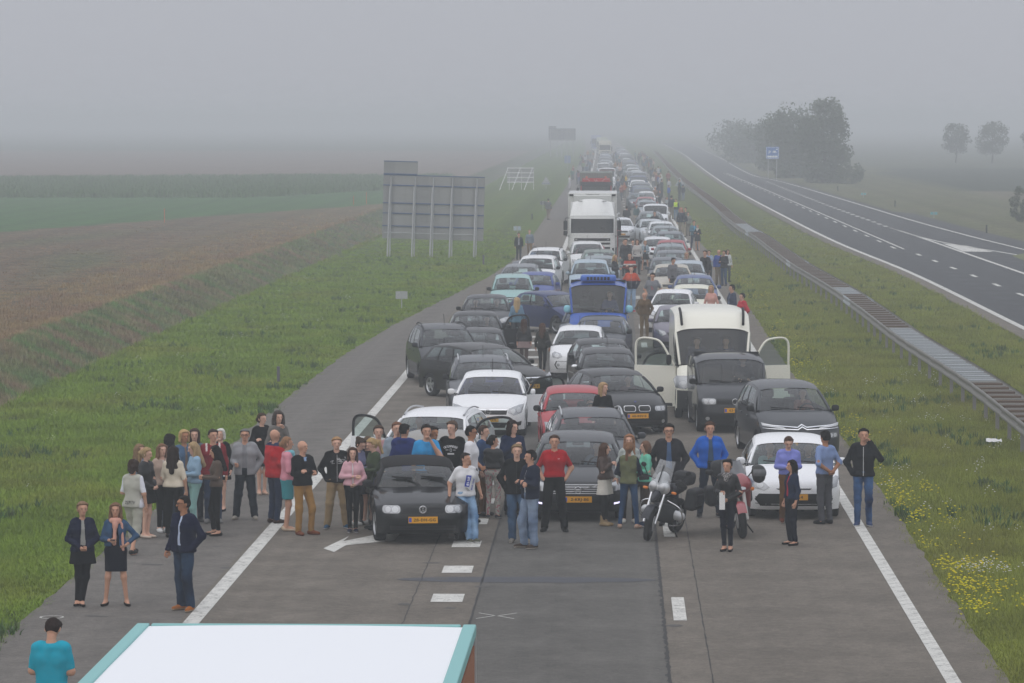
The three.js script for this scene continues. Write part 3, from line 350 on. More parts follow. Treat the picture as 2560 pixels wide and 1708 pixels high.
  const slats = (poly, n, mat, part) => { const ys = poly.map((p) => p[1]), lo = Math.min(...ys), hi = Math.max(...ys), xs = poly.map((p) => p[0]), w = Math.max(...xs) * 0.985; for (let i = 1; i <= n; i++) { const y = lerp(lo, hi, i / (n + 1)), t = 0.006; P('slat', lay([[-w, y - t], [w, y - t], [w, y + t], [-w, y + t]], on(0.02), 0.06, 1), mat, { of: part }); } };
  if (F.grille) { const g = fit2(F.grille); P('grille', lay(g, on(0.006)), M.black); if (q > 1) slats(g, F.slats, F.slatMat ? M.silver : (faceName === 'matrix' ? M.chrome : M.plastic), 'grille'); if (F.bar && q > 1) P('chrome_bar', lay(fit2([[-0.46, 0.662], [0.46, 0.662], [0.475, 0.69], [-0.475, 0.69]]), on(0.022)), M.chrome); }
  if (F.frame) { const g = fit2(F.frame); P('grille', lay(g, on(0.006)), M.black); if (q > 1 && faceName === 'up') P('bumper_inlay', lay(g.map(([x, y]) => [x * 0.94, y * 0.9 + 0.042]), on(0.014)), 'paint'); }
  if (F.kidney) for (const s of [-1, 1]) { P('grille', lay(fit2(round(Math.min(s * 0.04, s * 0.34), Math.max(s * 0.04, s * 0.34), 0.575, 0.715, 0.045)), on(0.010)), M.chrome); P('grille', lay(fit2(round(Math.min(s * 0.05, s * 0.33), Math.max(s * 0.05, s * 0.33), 0.584, 0.706, 0.04)), on(0.016)), M.black); }
  if (F.intake) { const g = fit2(F.intake); P('air_intake', lay(g, on(0.006)), M.black); if (q > 1 && F.slats2) slats(g, F.slats2, M.plastic, 'air_intake'); }
  if (F.splitter && q > 1) P('splitter', lay(fit2([[-0.66, 0.235], [0.66, 0.235], [0.74, 0.265], [-0.74, 0.265]]), on(0.02)), 'paint');
  if (F.chevron && q > 1) for (const dy of [0, 0.045]) for (const s of [-1, 1]) { P('chevron', lay([[0, 0.735 + dy], [s * 0.10, 0.68 + dy], [s * 0.10, 0.66 + dy], [0, 0.712 + dy]].map(([x, y]) => [x * kk, y * fitY]), on(0.03)), M.chrome); P('chrome_bar', lay(fit2([[s * 0.10, 0.66 + dy], [s * 0.10, 0.68 + dy], [s * 0.84, 0.70 + dy * 1.6], [s * 0.84, 0.69 + dy * 1.6]]), on(0.022)), M.chrome); }
  if (opt.plate !== undefined && q) P('number_plate', (() => { const g = plateGeo(opt.plate); const y = F.plate * (fitY === 1 ? 1 : fitY); g.rotateX(-0.08); g.translate(opt.plateX ?? 0, y, noseZ(opt.plateX ?? 0, y) + 0.03); return g; })(), plateMat);
  else if (q) P('number_plate', (() => { const g = plateGeo(8 + (shapeName.length + faceName.length * 3) % 8); const y = F.plate * fitY; g.rotateX(-0.08); g.translate(0, y, noseZ(0, y) + 0.03); return g; })(), plateMat);
  if (F.emblem && q > 1) {
    const ey = (F.emblemY ?? (F.grille ? (F.grille[0][1] + F.grille[2][1]) / 2 : 0.65)) * fitY, ez = noseZ(0, ey) + 0.03, R = 0.062, l = [], st = (a, b, w = 0.013) => bar([a[0] * R, a[1] * R, 0], [b[0] * R, b[1] * R, 0], w, w); const ring = () => new THREE.TorusGeometry(R, 0.008, 6, 22);
    if (F.emblem === 'vw') l.push(ring(), st([-0.38, 0.9], [0, 0.08]), st([0.38, 0.9], [0, 0.08]), st([-0.85, 0.45], [-0.42, -0.85]), st([-0.42, -0.85], [0, 0.0]), st([0, 0.0], [0.42, -0.85]), st([0.42, -0.85], [0.85, 0.45]));
    else if (F.emblem === 'bolt') l.push(ring(), st([-1.5, 0.1], [0.1, 0.22], 0.012), st([0.1, 0.22], [-0.1, -0.22], 0.012), st([-0.1, -0.22], [1.5, -0.1], 0.012));
    else if (F.emblem === 'bar') { l.push(ring(), box(0.1, 0.025, 0.014), bar([-0.40, -0.10, -0.012], [0.40, 0.10, -0.012], 0.016, 0.016)); }
    else if (F.emblem === 'disc') { const c = new THREE.CylinderGeometry(0.028, 0.028, 0.008, 18); c.rotateX(Math.PI / 2); l.push(c); }
    else if (F.emblem === 'slant') { const t = ring(); t.scale(1, 0.6, 1); l.push(t, st([-0.45, -0.5], [-0.3, 0.5]), st([0.3, -0.5], [0.45, 0.5]), st([-0.4, -0.1], [0.4, 0.1])); }
    else { const c = new THREE.CylinderGeometry(0.045, 0.045, 0.008, 16); c.rotateX(Math.PI / 2); l.push(c); }
    const g = merge(l); if (F.emblem === 'disc') g.rotateX(-1.0); else if (F.emblem === 'vw' && faceName === 'caddy') g.scale(1.1, 1.1, 1); g.translate(0, ey, ez + (F.emblem === 'disc' ? 0.01 : 0)); P('emblem', g, F.emblem === 'disc' ? M.blueMark : M.chrome);
  }
  // wipers, aerial, underbody, cabin
  if (q) { for (const [x0, x1] of [[-0.55, 0.02], [0.05, 0.62]]) { const f = (x, v) => { const u = x / xc, A = base(u), B = top(u), w = v + 0.02, k = 0.05 * Math.sin(Math.PI * w); return [lerp(A[0], B[0], w), lerp(A[1], B[1], w) + 0.02 + k * 0.7, lerp(A[2], B[2], w) + 0.02 + k]; }; P('wiper', opt.wipersUp ? merge([bar(f(x0 * 0.95, 0.38), f(x0 + (x1 - x0) * 0.7, 0.24), 0.03, 0.03), bar(f(x0 + 0.3, 0.32), f(x1, 0.02), 0.02, 0.02), bar(f(x0 + (x1 - x0) * 0.2, 0.33), f(x0 + 0.42, 0.27), 0.05, 0.05)]) : tube([f(x0, 0.09), f((x0 + x1) / 2, 0.05), f(x1, 0.0)], 0.012, 4, 4), M.trim); }
    if (opt.aerial !== false) P('aerial', tube([[0, S.H - 0.01, hl - lerp(S.roofF, S.roofR, opt.aerialAt ?? 0.12)], [0, S.H + 0.3, hl - lerp(S.roofF, S.roofR, (opt.aerialAt ?? 0.12)) - 0.16]], 0.007, 4, 1), M.trim); }
  P('underbody', merge([box(S.W - 0.42, 0.3, S.L - 0.5, 0, 0.34, 0), box(S.W - 0.22, 0.45, Math.abs(fA - rA) - 2 * ra, 0, 0.45, (fA + rA) / 2)]), M.inside);
  if (q) {
    const zi0 = zc - 0.12, zi1 = hl - rb[0] + 0.1, yi = S.cowl[1] - 0.06; P('dashboard', gridGeo(6, 2, (a, b) => { const u = a * 2 - 1; return [u * (xc - 0.02), yi + (b < 0.9 ? 0.02 : -0.28), zc - 0.02 - 0.15 * u * u - b * 0.42]; }), M.inside);
    P('cabin_floor', box(S.W - 0.16, 0.04, zi0 - zi1, 0, S.tall > 0.9 ? yi - 0.5 : yi - 0.38, (zi0 + zi1) / 2), M.inside);
    for (const s of [-1, 1]) P('door_lining', box(0.03, 0.42, zi0 - zi1, s * (S.W / 2 - 0.11), yi - 0.2, (zi0 + zi1) / 2), M.inside);
    if (S.tall > 0.9) P('bulkhead', box(S.W - 0.2, S.H - yi + 0.25, 0.04, 0, (S.H + yi - 0.25) / 2, zc - 1.75), opt.bulkhead ?? M.inside);
    const sy = S.H - 1.17, rows = [zc - 1.18, ...(S.tall > 0.9 && shapeName !== 'minibus' ? [] : [zc - 2.0])]; for (const z of rows) for (const s of [-1, 1]) P('seat', (() => { const g = seatGeo.clone(); g.translate(s * 0.37, S.tall > 0.9 ? yi - 0.32 : sy, z); return g; })(), opt.seat ?? M.seat);
    P('steering_wheel', (() => { const g = steerGeo.clone(); g.translate(0.37, yi + 0.0, zc - 0.52); return g; })(), M.trim); if (q > 1) P('interior_mirror', box(0.22, 0.06, 0.03, 0, S.H - 0.16, hl - S.roofF + 0.02, 0.02), M.trim);
  }
  return protos[key] = { parts: out, S, hl, top: [0, yr0, hl - S.roofF], doorF, doorM, sideX, topY, zc, noseZ };
}
const drlMat = std({ color: L3(0.85, 0.85, 1), emissive: L3(0.75, 0.7, 1), emissiveIntensity: 1.6, roughness: 0.3 });
const carColors = {};
function car(name, label, shape, face, color, px, py, turn, o = {}) {
  const q = o.q ?? 2, K = carParts(shape, face, q, o.opt ?? {}), g = put(new THREE.Group(), name), pm = typeof color === 'object' ? color : paintOf(color, o.metal ?? 0.35);
  tag(g, label, o.category ?? (shape === 'bigvan' || shape === 'panelvan' || shape === 'minibus' ? 'van' : 'car'), o.group);
  const last = {};
  for (const p of K.parts) {
    if (p.wheel) { const w = sub('wheel', g), [t, r] = wheelGeos(p.r, q); w.position.set(...p.wheel); mesh('tyre', t, M.tyre, w); mesh('rim', r, o.rim ?? M.rim, w); if (p.wheel[2] > 0 && o.steer) w.rotation.y = o.steer; continue; }
    const parent = p.of && last[p.of] && q > 1 ? last[p.of] : g; if (p.of && q < 2 && p.of !== 'headlight') continue;
    last[p.name] = mesh(p.name, p.geo, p.mat === 'paint' ? pm : p.mat, parent);
  }
  const a = turn * Math.PI / 180, T = at(px, py, K.top[1]); T.y = 0;
  g.rotation.y = a; g.position.set(T.x - Math.sin(a) * K.top[2], 0, T.z - Math.cos(a) * K.top[2]);
  for (const [s, ang] of o.doors ?? []) openDoor(g, K, s, ang, pm, o);
  g.userData.K = undefined; delete g.userData.K; g.K = K; return g;
}
function openDoor(g, K, s, ang, pm, o) { // a front door swung out on its hinge; s = +1 the driver's side
  const S = K.S, d = sub('open_door', g), w = K.doorF - K.doorM, y0 = 0.27, y1 = K.topY(K.doorF - 0.3) + 0.01, yt = Math.min(S.H - 0.12, S.roof ? 1.98 : S.H - 0.1), th = 0.09, slant = Math.max(0.2, (yt - y1) * 0.85);
  d.position.set(s * (S.W / 2 - 0.07), 0, K.doorF); d.rotation.y = -s * ang * Math.PI / 180;
  const skin = gridGeo(6, 6, (a, b) => { const y = lerp(y0, y1, b); return [s * (th / 2 + 0.02 * Math.sin(Math.PI * b)), y, -w * (s > 0 ? a : 1 - a)]; });
  mesh('door_skin', skin, pm, d); mesh('door_inside', box(th * 0.8, y1 - y0, w, 0, (y0 + y1) / 2, -w / 2, 0.03), o.doorInside ?? (o.light ? pm : M.inside), d);
  const fr = [[0, y1, -0.06], [0, yt - 0.07, -slant * 0.8], [0, yt, -slant - 0.1], [0, yt, -w + 0.14], [0, yt - 0.09, -w + 0.04], [0, y1, -w + 0.02]];
  const fm = o.frameMat ?? M.trim; mesh('window_frame', merge([tube([fr[0], fr[1], fr[2], fr[3], fr[4], fr[5]], 0.03, 6, 26)]), fm, d);
  const poly = [[-0.08, y1], [-w + 0.05, y1], [-w + 0.07, yt - 0.08], [-w + 0.16, yt - 0.01], [-slant - 0.1, yt - 0.01], [-slant * 0.8, yt - 0.08]]; mesh('window', lay(poly, (z, y) => [0, y, z], 0.1, 2), M.glass, d);
  mesh('mirror', (() => { const m = mirrorGeo.clone(), big = S.W > 1.9; m.scale(big ? 1.3 : 1, big ? 2.2 : 1.15, 1); m.translate(s * 0.17, y1 + (big ? 0.16 : 0.08), -0.14); return m; })(), o.doorMirror ?? (o.opt?.mirror ?? pm), d);
  return d;
}
// ------------------------------------------------------------------ the cars one can tell apart, front to back
const WHITE = paintOf(0xe6e7e8, 0), CREAM = paintOf(0xe4e2d4, 0), cars = {};
cars.cabrio = car('cabriolet', 'black soft-top cabriolet parked foremost of the left lane, with a man leaning on it', 'cabrio', 'golf', 0x07070b, 1043.6, 1163, 6, { metal: 0.1, opt: { softTop: true, plate: 0, wipersUp: true, mirror: M.trim, aerial: false }, steer: 0.1 });
cars.silver = car('silver_car', 'silver car hidden behind the young men next to the black cabriolet', 'hatch', 'plain', 0x8c8880, 1099, 1099, 3, { metal: 0.6, opt: { aerial: false } });
cars.whiteEstate = car('white_estate_car', 'white estate car with both front doors open behind the group of young men', 'estate', 'plain', WHITE, 1080.5, 1042, -9, { opt: { rails: 'silver', open: [-1, 1], aerial: false, plate: 8 }, doors: [[1, 62], [-1, 58]], light: true });
cars.opel = car('white_sedan', 'white sedan with blue-tinted windscreen and its driver door open', 'sedan', 'opel', WHITE, 1229.6, 942, -1, { opt: { plate: 4, glass: M.glassBlue, open: [1] }, doors: [[1, 66]], light: true, doorInside: WHITE });
cars.greyEstate = car('grey_estate_car', 'grey estate car with roof rails right behind the white sedan', 'estate', 'plain', 0x4b4e52, 1208.6, 905, 4, { opt: { rails: 'silver', mirror: M.trim } });
cars.angled = car('dark_estate_car', 'dark brown-black estate car turned sideways across the left lane', 'estate', 'opel', 0x14120f, 1231, 872, 33, { opt: { plate: 10 }, steer: 0.2 });
cars.black1 = car('black_car', 'black car behind the sideways estate car, partly hidden by it', 'hatch', 'plain', 0x0d0e11, 1198, 832, 3, { opt: {} });
cars.darkMpv = car('dark_minivan', 'dark grey minivan standing leftmost beside the shoulder line', 'mpv', 'plain', 0x2b2e33, 1114, 823, 10, { opt: { rails: 'black' }, q: 2 });
cars.black2 = car('black_sedan', 'black sedan with its driver door open in front of the walking women', 'sedan', 'plain', 0x101115, 1189, 789, 3, { opt: { open: [1] }, doors: [[1, 60]] });
cars.two = car('dark_sedan', 'dark sedan with two people sitting in front, ahead of the pale teal car', 'sedan', 'plain', 0x1d1f26, 1215.6, 746, 1, { opt: { mirror: M.trim, aerialAt: -0.2 } });
cars.teal = car('pale_teal_car', 'pale teal tall hatchback in the left lane', 'mpv', 'matrix', 0x8fb3b0, 1282, 694.5, 2, { opt: { plate: 5, mirror: M.trim, lower: true, size: { L: 4.0, W: 1.74, H: 1.62 } } });
cars.blueSmall = car('blue_small_car', 'bright blue small car half hidden behind the pale teal car', 'hatch', 'plain', 0x27418c, 1338, 688, -5, { q: 1 });
[[1300, 667.5, 'hatch', 0x777b80, 'grey hatchback following the pale teal car'], [1317, 658.7, 'sedan', 0x50545c, 'dark grey sedan fourth from the rear of the left lane'], [1342, 646, 'suv', 0xdfe0e0, 'white car with dark mirrors third from the rear of the left lane'], [1354, 637.7, 'hatch', 0x2f54a0, 'blue car squeezed between two white cars in the left lane'], [1363, 626.4, 'suv', 0xe2e3e3, 'white tall car with roof rails, last of the left lane']].forEach(([x, y, s, c, l], i) => car('queue_car', l, s, 'plain', c, x, y, -5, { q: 1, metal: c > 0xd00000 ? 0 : 0.4, opt: i === 4 ? { rails: 'black', mirror: M.trim } : { mirror: i === 2 ? M.trim : 'paint' } }));
// middle lane
cars.volvo = car('dark_estate_wagon', 'dark grey estate car with lit daytime lights behind the man in the red shirt', 'estate', 'volvo', 0x25272b, 1445.5, 1104, 0.5, { opt: { plate: 1, aerial: false } });
cars.second = car('grey_wagon', 'dark grey car with silver roof strips behind the front estate car', 'estate', 'plain', 0x33363b, 1482, 1043, 4, { opt: { rails: 'silver', aerial: false } });
cars.red = car('red_hatchback', 'red hatchback beside the blonde woman in black', 'hatch', 'plain', 0xa3212a, 1437, 982, 3, { metal: 0.1, opt: { seat: M.seat, mirror: M.trim, aerial: false, size: { L: 3.85, W: 1.62, H: 1.44 } } });
cars.bmw = car('black_hatchback', 'black hatchback with twin kidney grille, turned slightly in the middle lane', 'hatch', 'bmw', 0x0b0b0e, 1546.4, 937.5, 15, { opt: { plate: 3, aerial: false }, steer: 0.25 });
cars.corsa = car('black_small_car', 'black small car with chrome mirrors and its driver door open', 'hatch', 'plain', 0x0e0f12, 1520, 883, 4, { opt: { mirror: M.chrome, open: [1], size: { L: 3.9, W: 1.7, H: 1.46 } }, doors: [[1, 68]], doorMirror: M.trim });
cars.tint = car('black_compact_car', 'black car with a green strip across its windscreen top', 'hatch', 'plain', 0x0d0f12, 1508, 859, 6, { opt: {} });
cars.up = car('white_city_car', 'small white city car with black smiling front trim', 'small', 'up', WHITE, 1448, 826, -3, { opt: { plate: 6, mirror: M.trim } });
cars.grey3 = car('dark_grey_hatchback', 'dark grey hatchback behind the small white city car', 'hatch', 'plain', 0x3c4046, 1501, 801, -5, { q: 1, opt: { mirror: M.trim } });
cars.grey4 = car('silver_minivan', 'silver grey minivan in front of the blue van', 'mpv', 'plain', 0x6d7278, 1473, 769, -4, { q: 1, opt: { rails: 'silver', mirror: M.trim } });
cars.blueVan = car('blue_van', 'bright blue delivery van with a rooftop cooling unit and lettering on its bonnet', 'minibus', 'bluevan', 0x1f4ea3, 1495.5, 712, 0, { metal: 0.05, opt: { plate: 12, bulkhead: M.inside, mirror: std({ color: L3(0.28, 0.62, 0.72), roughness: 0.5 }), aerial: false } });
cars.blueBmw = car('dark_blue_hatchback', 'dark blue hatchback turned sideways left of the blue van', 'hatch', 'bmw', 0x1b2c5e, 1401.5, 737, 36, { opt: { plate: 13 }, steer: 0.35 });
[[1476, 657, 'mpv', 0x9fb2bd, 'pale blue minivan behind the blue van', 0], [1501, 646.5, 'hatch', 0x858f94, 'grey hatchback beside the woman with blond hair in a dark jacket', 2], [1499, 631, 'estate', 0x66756c, 'grey-green estate car in front of the white lorry', 2], [1478, 618.4, 'hatch', 0x8a3038, 'dark red car in front of the white lorry', 3], [1469, 610, 'mpv', 0xd8d9d8, 'white car nosing up to the white lorry', 3]].forEach(([x, y, s, c, l, t]) => car('queue_car', l, s, 'plain', c, x, y, t, { q: 1 }));
car('queue_car', 'white car with open door passing right beside the white lorry', 'hatch', 'plain', 0xd5d8dc, 1551, 549, 2, { q: 1, metal: 0, doors: [[1, 70]], light: true });
// right lane
cars.megane = car('white_coupe', 'white coupe with a wide black lower grille, foremost of the right lane', 'hatch', 'renault', WHITE, 1975.6, 1107, 0, { opt: { plate: 7, aerial: false, seat: M.seat, size: { L: 4.3, W: 1.8, H: 1.44 } } });
cars.picasso = car('grey_minivan', 'dark grey minivan with chrome chevron front behind the white coupe', 'mpv', 'citroen', 0x373a3e, 1973, 970, 7, { opt: { aerial: false, mirror: M.trim } });
cars.caddy = car('grey_panel_van', 'dark grey compact panel van in front of the big white van', 'panelvan', 'caddy', 0x2b2d31, 1825, 898, 3, { opt: { plate: 2, mirror: M.trim, lower: false, aerial: false } });
cars.iveco = car('white_high_van', 'tall white van with both cab doors wide open', 'bigvan', 'iveco', CREAM, 1781.4, 821, 1, { opt: { open: [-1, 1], aerial: false }, doors: [[1, 64], [-1, 64]], light: true, doorInside: CREAM, frameMat: CREAM, doorMirror: M.trim });
cars.mauve = car('mauve_car', 'grey-violet car mostly hidden by the open door of the tall white van', 'hatch', 'plain', 0x77727e, 1698, 774, 0, { q: 1 });
cars.p107 = car('white_little_car', 'little white car with oval grille behind the tall white van', 'small', 'oval', WHITE, 1681.4, 733, -6, { opt: { plate: 14 } });
[[1732, 721, 'hatch', 0xd6d5c2, 'car with pale cream roof and dark sunroof beside the woman in the pink blouse', 0], [1736, 695.5, 'sedan', 0x4a5a86, 'slate blue sedan with dark blue mirrors', 0], [1679.7, 668, 'sedan', 0xb5aea0, 'beige saloon behind the boy in the grey shirt', 0], [1716.5, 659, 'hatch', 0xa9b4bc, 'silver blue hatchback with white mirrors beside the beige saloon', -3], [1669, 650.5, 'hatch', 0x585c63, 'grey car with a man looking over its roof', 1], [1679.7, 632.4, 'sedan', 0x6a6f75, 'grey sedan two behind the beige saloon', 1], [1676, 616.6, 'hatch', 0x7d868c, 'silver grey hatchback in front of the red one', 0], [1678, 606, 'hatch', 0xa0303a, 'red hatchback with red mirrors in the far part of the right lane', -2], [1645, 598, 'hatch', 0xdfe1e3, 'white hatchback standing left of the distant red hatchback', 3], [1674, 584.7, 'suv', 0x6b7178, 'grey tall car with roof rails behind the red hatchback', 0], [1663, 570, 'hatch', 0x8b9296, 'silver hatchback behind the grey tall car', 2], [1653.7, 558.6, 'hatch', 0xd8dbdd, 'white hatchback with an open glass door in the far queue', 3], [1629.6, 552.5, 'hatch', 0xb9bec2, 'silver car leaning out of the far queue beside a white hatchback', 6], [1627, 533.5, 'estate', 0x70767b, 'grey estate car behind a man in a black shirt', 3], [1639, 514, 'panelvan', 0xdcdfe1, 'white van with a wide dark windscreen in the far queue', 0], [1619, 505, 'hatch', 0x8f989d, 'light grey car just behind the distant white van', 4], [1613.6, 496, 'hatch', 0x9a4a50, 'faded red car behind the distant white van', 0], [1596, 486, 'sedan', 0x5b646b, 'dark grey sedan at the edge of the fog', 4]].forEach(([x, y, s, c, l, t], i) => car('queue_car', l, s, 'plain', c, x, y, t, { q: 1, metal: c > 0xd00000 ? 0 : 0.4, opt: i === 9 ? { rails: 'black' } : i === 7 ? {} : { mirror: i % 3 ? 'paint' : M.trim } }));
// farther back, rows of cars fading into the fog
{ const R = rng(2024), cols = [0x5a6066, 0x8d9499, 0xc9cccd, 0x33373c, 0x3f4c66, 0x7a2c30, 0x9aa3a8, 0x22262b, 0xdadcdc, 0x4a5a50, 0x6f747a, 0x2c3f6a], kinds = ['hatch', 'estate', 'sedan', 'mpv', 'hatch', 'suv', 'small', 'panelvan'];
  const row = (lane, d0, d1, gap) => { for (let d = d0; d < d1; d += gap + R() * 2.6) { const k = kinds[Math.floor(R() * kinds.length)], c = cols[Math.floor(R() * cols.length)]; const cn = { 0x5a6066: 'dark grey', 0x8d9499: 'silver', 0xc9cccd: 'off-white', 0x33373c: 'charcoal', 0x3f4c66: 'slate blue', 0x7a2c30: 'dark red', 0x9aa3a8: 'light grey', 0x22262b: 'black', 0xdadcdc: 'white', 0x4a5a50: 'grey-green', 0x6f747a: 'mid grey', 0x2c3f6a: 'navy blue' }[c], kn = { hatch: 'hatchback', estate: 'estate car', sedan: 'saloon', mpv: 'minivan', suv: 'tall car', small: 'small car', panelvan: 'compact van' }[k], ln = lane === 0 ? 'right' : 'middle'; const g = car('distant_car', 'distant ' + cn + ' ' + kn + ' fading into the fog in the ' + ln + ' lane', k, 'plain', c, 1541, 700, 0, { q: 0, metal: 0.3, group: 'cars fading into the fog in the ' + ln + ' lane' }); g.position.set((lane === 0 ? 2.75 : -0.85) + bend(d) + (R() - 0.5) * 0.7, 0, -d); g.rotation.y = (R() - 0.5) * 0.06; } };
  row(0, 342, 900, 5.6); row(1, 236, 288, 5.9); row(1, 326, 420, 6.0); row(1, 452, 760, 6.2); }
// ------------------------------------------------------------------ people: rounded bones joined by a smooth minimum, meshed on a grid
// a bone is [ax, ay, az, bx, by, bz, ra, rb]
function boneD(p, x, y, z) { const dx = p[3] - p[0], dy = p[4] - p[1], dz = p[5] - p[2], l = dx * dx + dy * dy + dz * dz; let t = l > 1e-9 ? ((x - p[0]) * dx + (y - p[1]) * dy + (z - p[2]) * dz) / l : 0; t = t < 0 ? 0 : t > 1 ? 1 : t; const ex = x - p[0] - dx * t, ey = y - p[1] - dy * t, ez = z - p[2] - dz * t; return Math.sqrt(ex * ex + ey * ey + ez * ez) - (p[6] + (p[7] - p[6]) * t); }
function fieldD(bones, k, x, y, z) { let d = 1e3; for (const b of bones) { const e = boneD(b, x, y, z); if (d > 900) { d = e; continue; } const h = k - Math.abs(d - e); d = Math.min(d, e) - (h > 0 ? h * h / (4 * k) : 0); } return d; }
function skinMesh(bones, k, cell, post, colorOf) {
  let lo = [1e9, 1e9, 1e9], hi = [-1e9, -1e9, -1e9]; for (const b of bones) for (let i = 0; i < 3; i++) { lo[i] = Math.min(lo[i], b[i] - b[6], b[i + 3] - b[7]); hi[i] = Math.max(hi[i], b[i] + b[6], b[i + 3] + b[7]); }
  const B = 5, m = cell * 2.5, n = [0, 1, 2].map((i) => Math.ceil(Math.ceil((hi[i] - lo[i] + 2 * m) / cell) / B) * B), o = lo.map((v) => v - m), nx = n[0] + 1, ny = n[1] + 1, nz = n[2] + 1, F = new Float32Array(nx * ny * nz).fill(1), done = new Uint8Array(nx * ny * nz), rad = B * cell * 0.87 + cell, live = [];
  for (let bz = 0; bz < n[2]; bz += B) for (let by = 0; by < n[1]; by += B) for (let bx = 0; bx < n[0]; bx += B) {
    const cx = o[0] + (bx + B / 2) * cell, cy = o[1] + (by + B / 2) * cell, cz = o[2] + (bz + B / 2) * cell, near = []; let mn = 1e3; for (const b of bones) { const e = boneD(b, cx, cy, cz); if (e < rad + k) near.push(b); if (e < mn) mn = e; }
    if (!near.length || mn > rad + k * 0.5 + 0.02) continue; let v = fieldD(near, k, cx, cy, cz); if (post) v = post(v, cx, cy, cz);
    const inside = v < -(rad + k + 0.02);
    if (!inside) live.push([bx, by, bz]);
    for (let kz = bz; kz <= bz + B; kz++) for (let ky = by; ky <= by + B; ky++) for (let kx = bx; kx <= bx + B; kx++) { const id = (kz * ny + ky) * nx + kx; if (done[id]) continue; done[id] = 1; if (inside) { F[id] = -1; continue; } const x = o[0] + kx * cell, y = o[1] + ky * cell, z = o[2] + kz * cell; let d = fieldD(near, k, x, y, z); if (post) d = post(d, x, y, z); F[id] = d; }
  }
  const ids = new Map(), pos = [], ix = [], sx = 1, sy = nx, sz = nx * ny, corner = [0, sx, sy, sx + sy, sz, sx + sz, sy + sz, sx + sy + sz], edges = [[0, 1], [2, 3], [4, 5], [6, 7], [0, 2], [1, 3], [4, 6], [5, 7], [0, 4], [1, 5], [2, 6], [3, 7]];
  for (const [bx, by, bz] of live) for (let z = bz; z < bz + B; z++) for (let y = by; y < by + B; y++) for (let x = bx; x < bx + B; x++) {
    const id = (z * ny + y) * nx + x; let mask = 0; for (let c = 0; c < 8; c++) if (F[id + corner[c]] < 0) mask |= 1 << c; if (mask === 0 || mask === 255) continue;
    let px = 0, py = 0, pz = 0, cn = 0; for (const [a, b] of edges) { const ia = (mask >> a) & 1, ib = (mask >> b) & 1; if (ia === ib) continue; const fa = F[id + corner[a]], fb = F[id + corner[b]], t = fa / (fa - fb); px += (a & 1) + ((b & 1) - (a & 1)) * t; py += ((a >> 1) & 1) + (((b >> 1) & 1) - ((a >> 1) & 1)) * t; pz += ((a >> 2) & 1) + (((b >> 2) & 1) - ((a >> 2) & 1)) * t; cn++; }
    ids.set(id, pos.length / 3); pos.push(o[0] + (x + px / cn) * cell, o[1] + (y + py / cn) * cell, o[2] + (z + pz / cn) * cell);
  }
  const quad = (a, b, c, d, flip) => { const A = ids.get(a), Bq = ids.get(b), C = ids.get(c), D = ids.get(d); if (A === undefined || Bq === undefined || C === undefined || D === undefined) return; if (flip) ix.push(A, C, Bq, A, D, C); else ix.push(A, Bq, C, A, C, D); };
  for (const id of ids.keys()) { const f = F[id] < 0; if ((F[id + sx] < 0) !== f) quad(id - sy - sz, id - sz, id, id - sy, !f); if ((F[id + sy] < 0) !== f) quad(id - sx - sz, id - sx, id, id - sz, !f); if ((F[id + sz] < 0) !== f) quad(id - sx - sy, id - sy, id, id - sx, !f); }
  const g = new THREE.BufferGeometry(); g.setAttribute('position', new THREE.Float32BufferAttribute(pos, 3)); g.setIndex(ix); g.computeVertexNormals();
  if (colorOf) { const c = new Float32Array(pos.length); for (let i = 0; i < pos.length; i += 3) { const q = colorOf(pos[i], pos[i + 1], pos[i + 2]); c[i] = q[0]; c[i + 1] = q[1]; c[i + 2] = q[2]; } g.setAttribute('color', new THREE.BufferAttribute(c, 3)); }
  return g;
}
const join = (list) => { // several indexed geometries with position and normal into one
  const p = [], n = [], ix = []; let b = 0; for (const g of list) { p.push(...g.attributes.position.array); n.push(...g.attributes.normal.array); for (const i of g.index.array) ix.push(i + b); b += g.attributes.position.count; }
  const g = new THREE.BufferGeometry(); g.setAttribute('position', new THREE.Float32BufferAttribute(p, 3)); g.setAttribute('normal', new THREE.Float32BufferAttribute(n, 3)); g.setIndex(ix); return g; };
const dull = (h) => { const c = new THREE.Color(h), m = (c.r + c.g + c.b) / 3; return new THREE.Color().setRGB(lerp(c.r, m, 0.3) * 0.9, lerp(c.g, m, 0.3) * 0.9, lerp(c.b, m, 0.3) * 0.9).getHex(); };
const hex = (h) => { const c = new THREE.Color(h); return [c.r, c.g, c.b]; };
const clothMat = (() => { const m = {}; return (color, rough = 0.92) => m[color + '/' + rough] ??= std({ color, roughness: rough }); })();
const vcMat = std({ vertexColors: true, roughness: 0.93 }), leatherMat = (c) => clothMat(c, 0.5);
const SKIN = { pale: 0xd2a893, mid: 0xc4967e, tan: 0xa97a5e, dark: 0x7c543c };
const eyeGeo = new THREE.SphereGeometry(1, 8, 6), eyeMat = std({ color: L3(0.02, 0.015, 0.012), roughness: 0.4 }), lipMat = std({ color: L3(0.36, 0.12, 0.10), roughness: 0.6 });
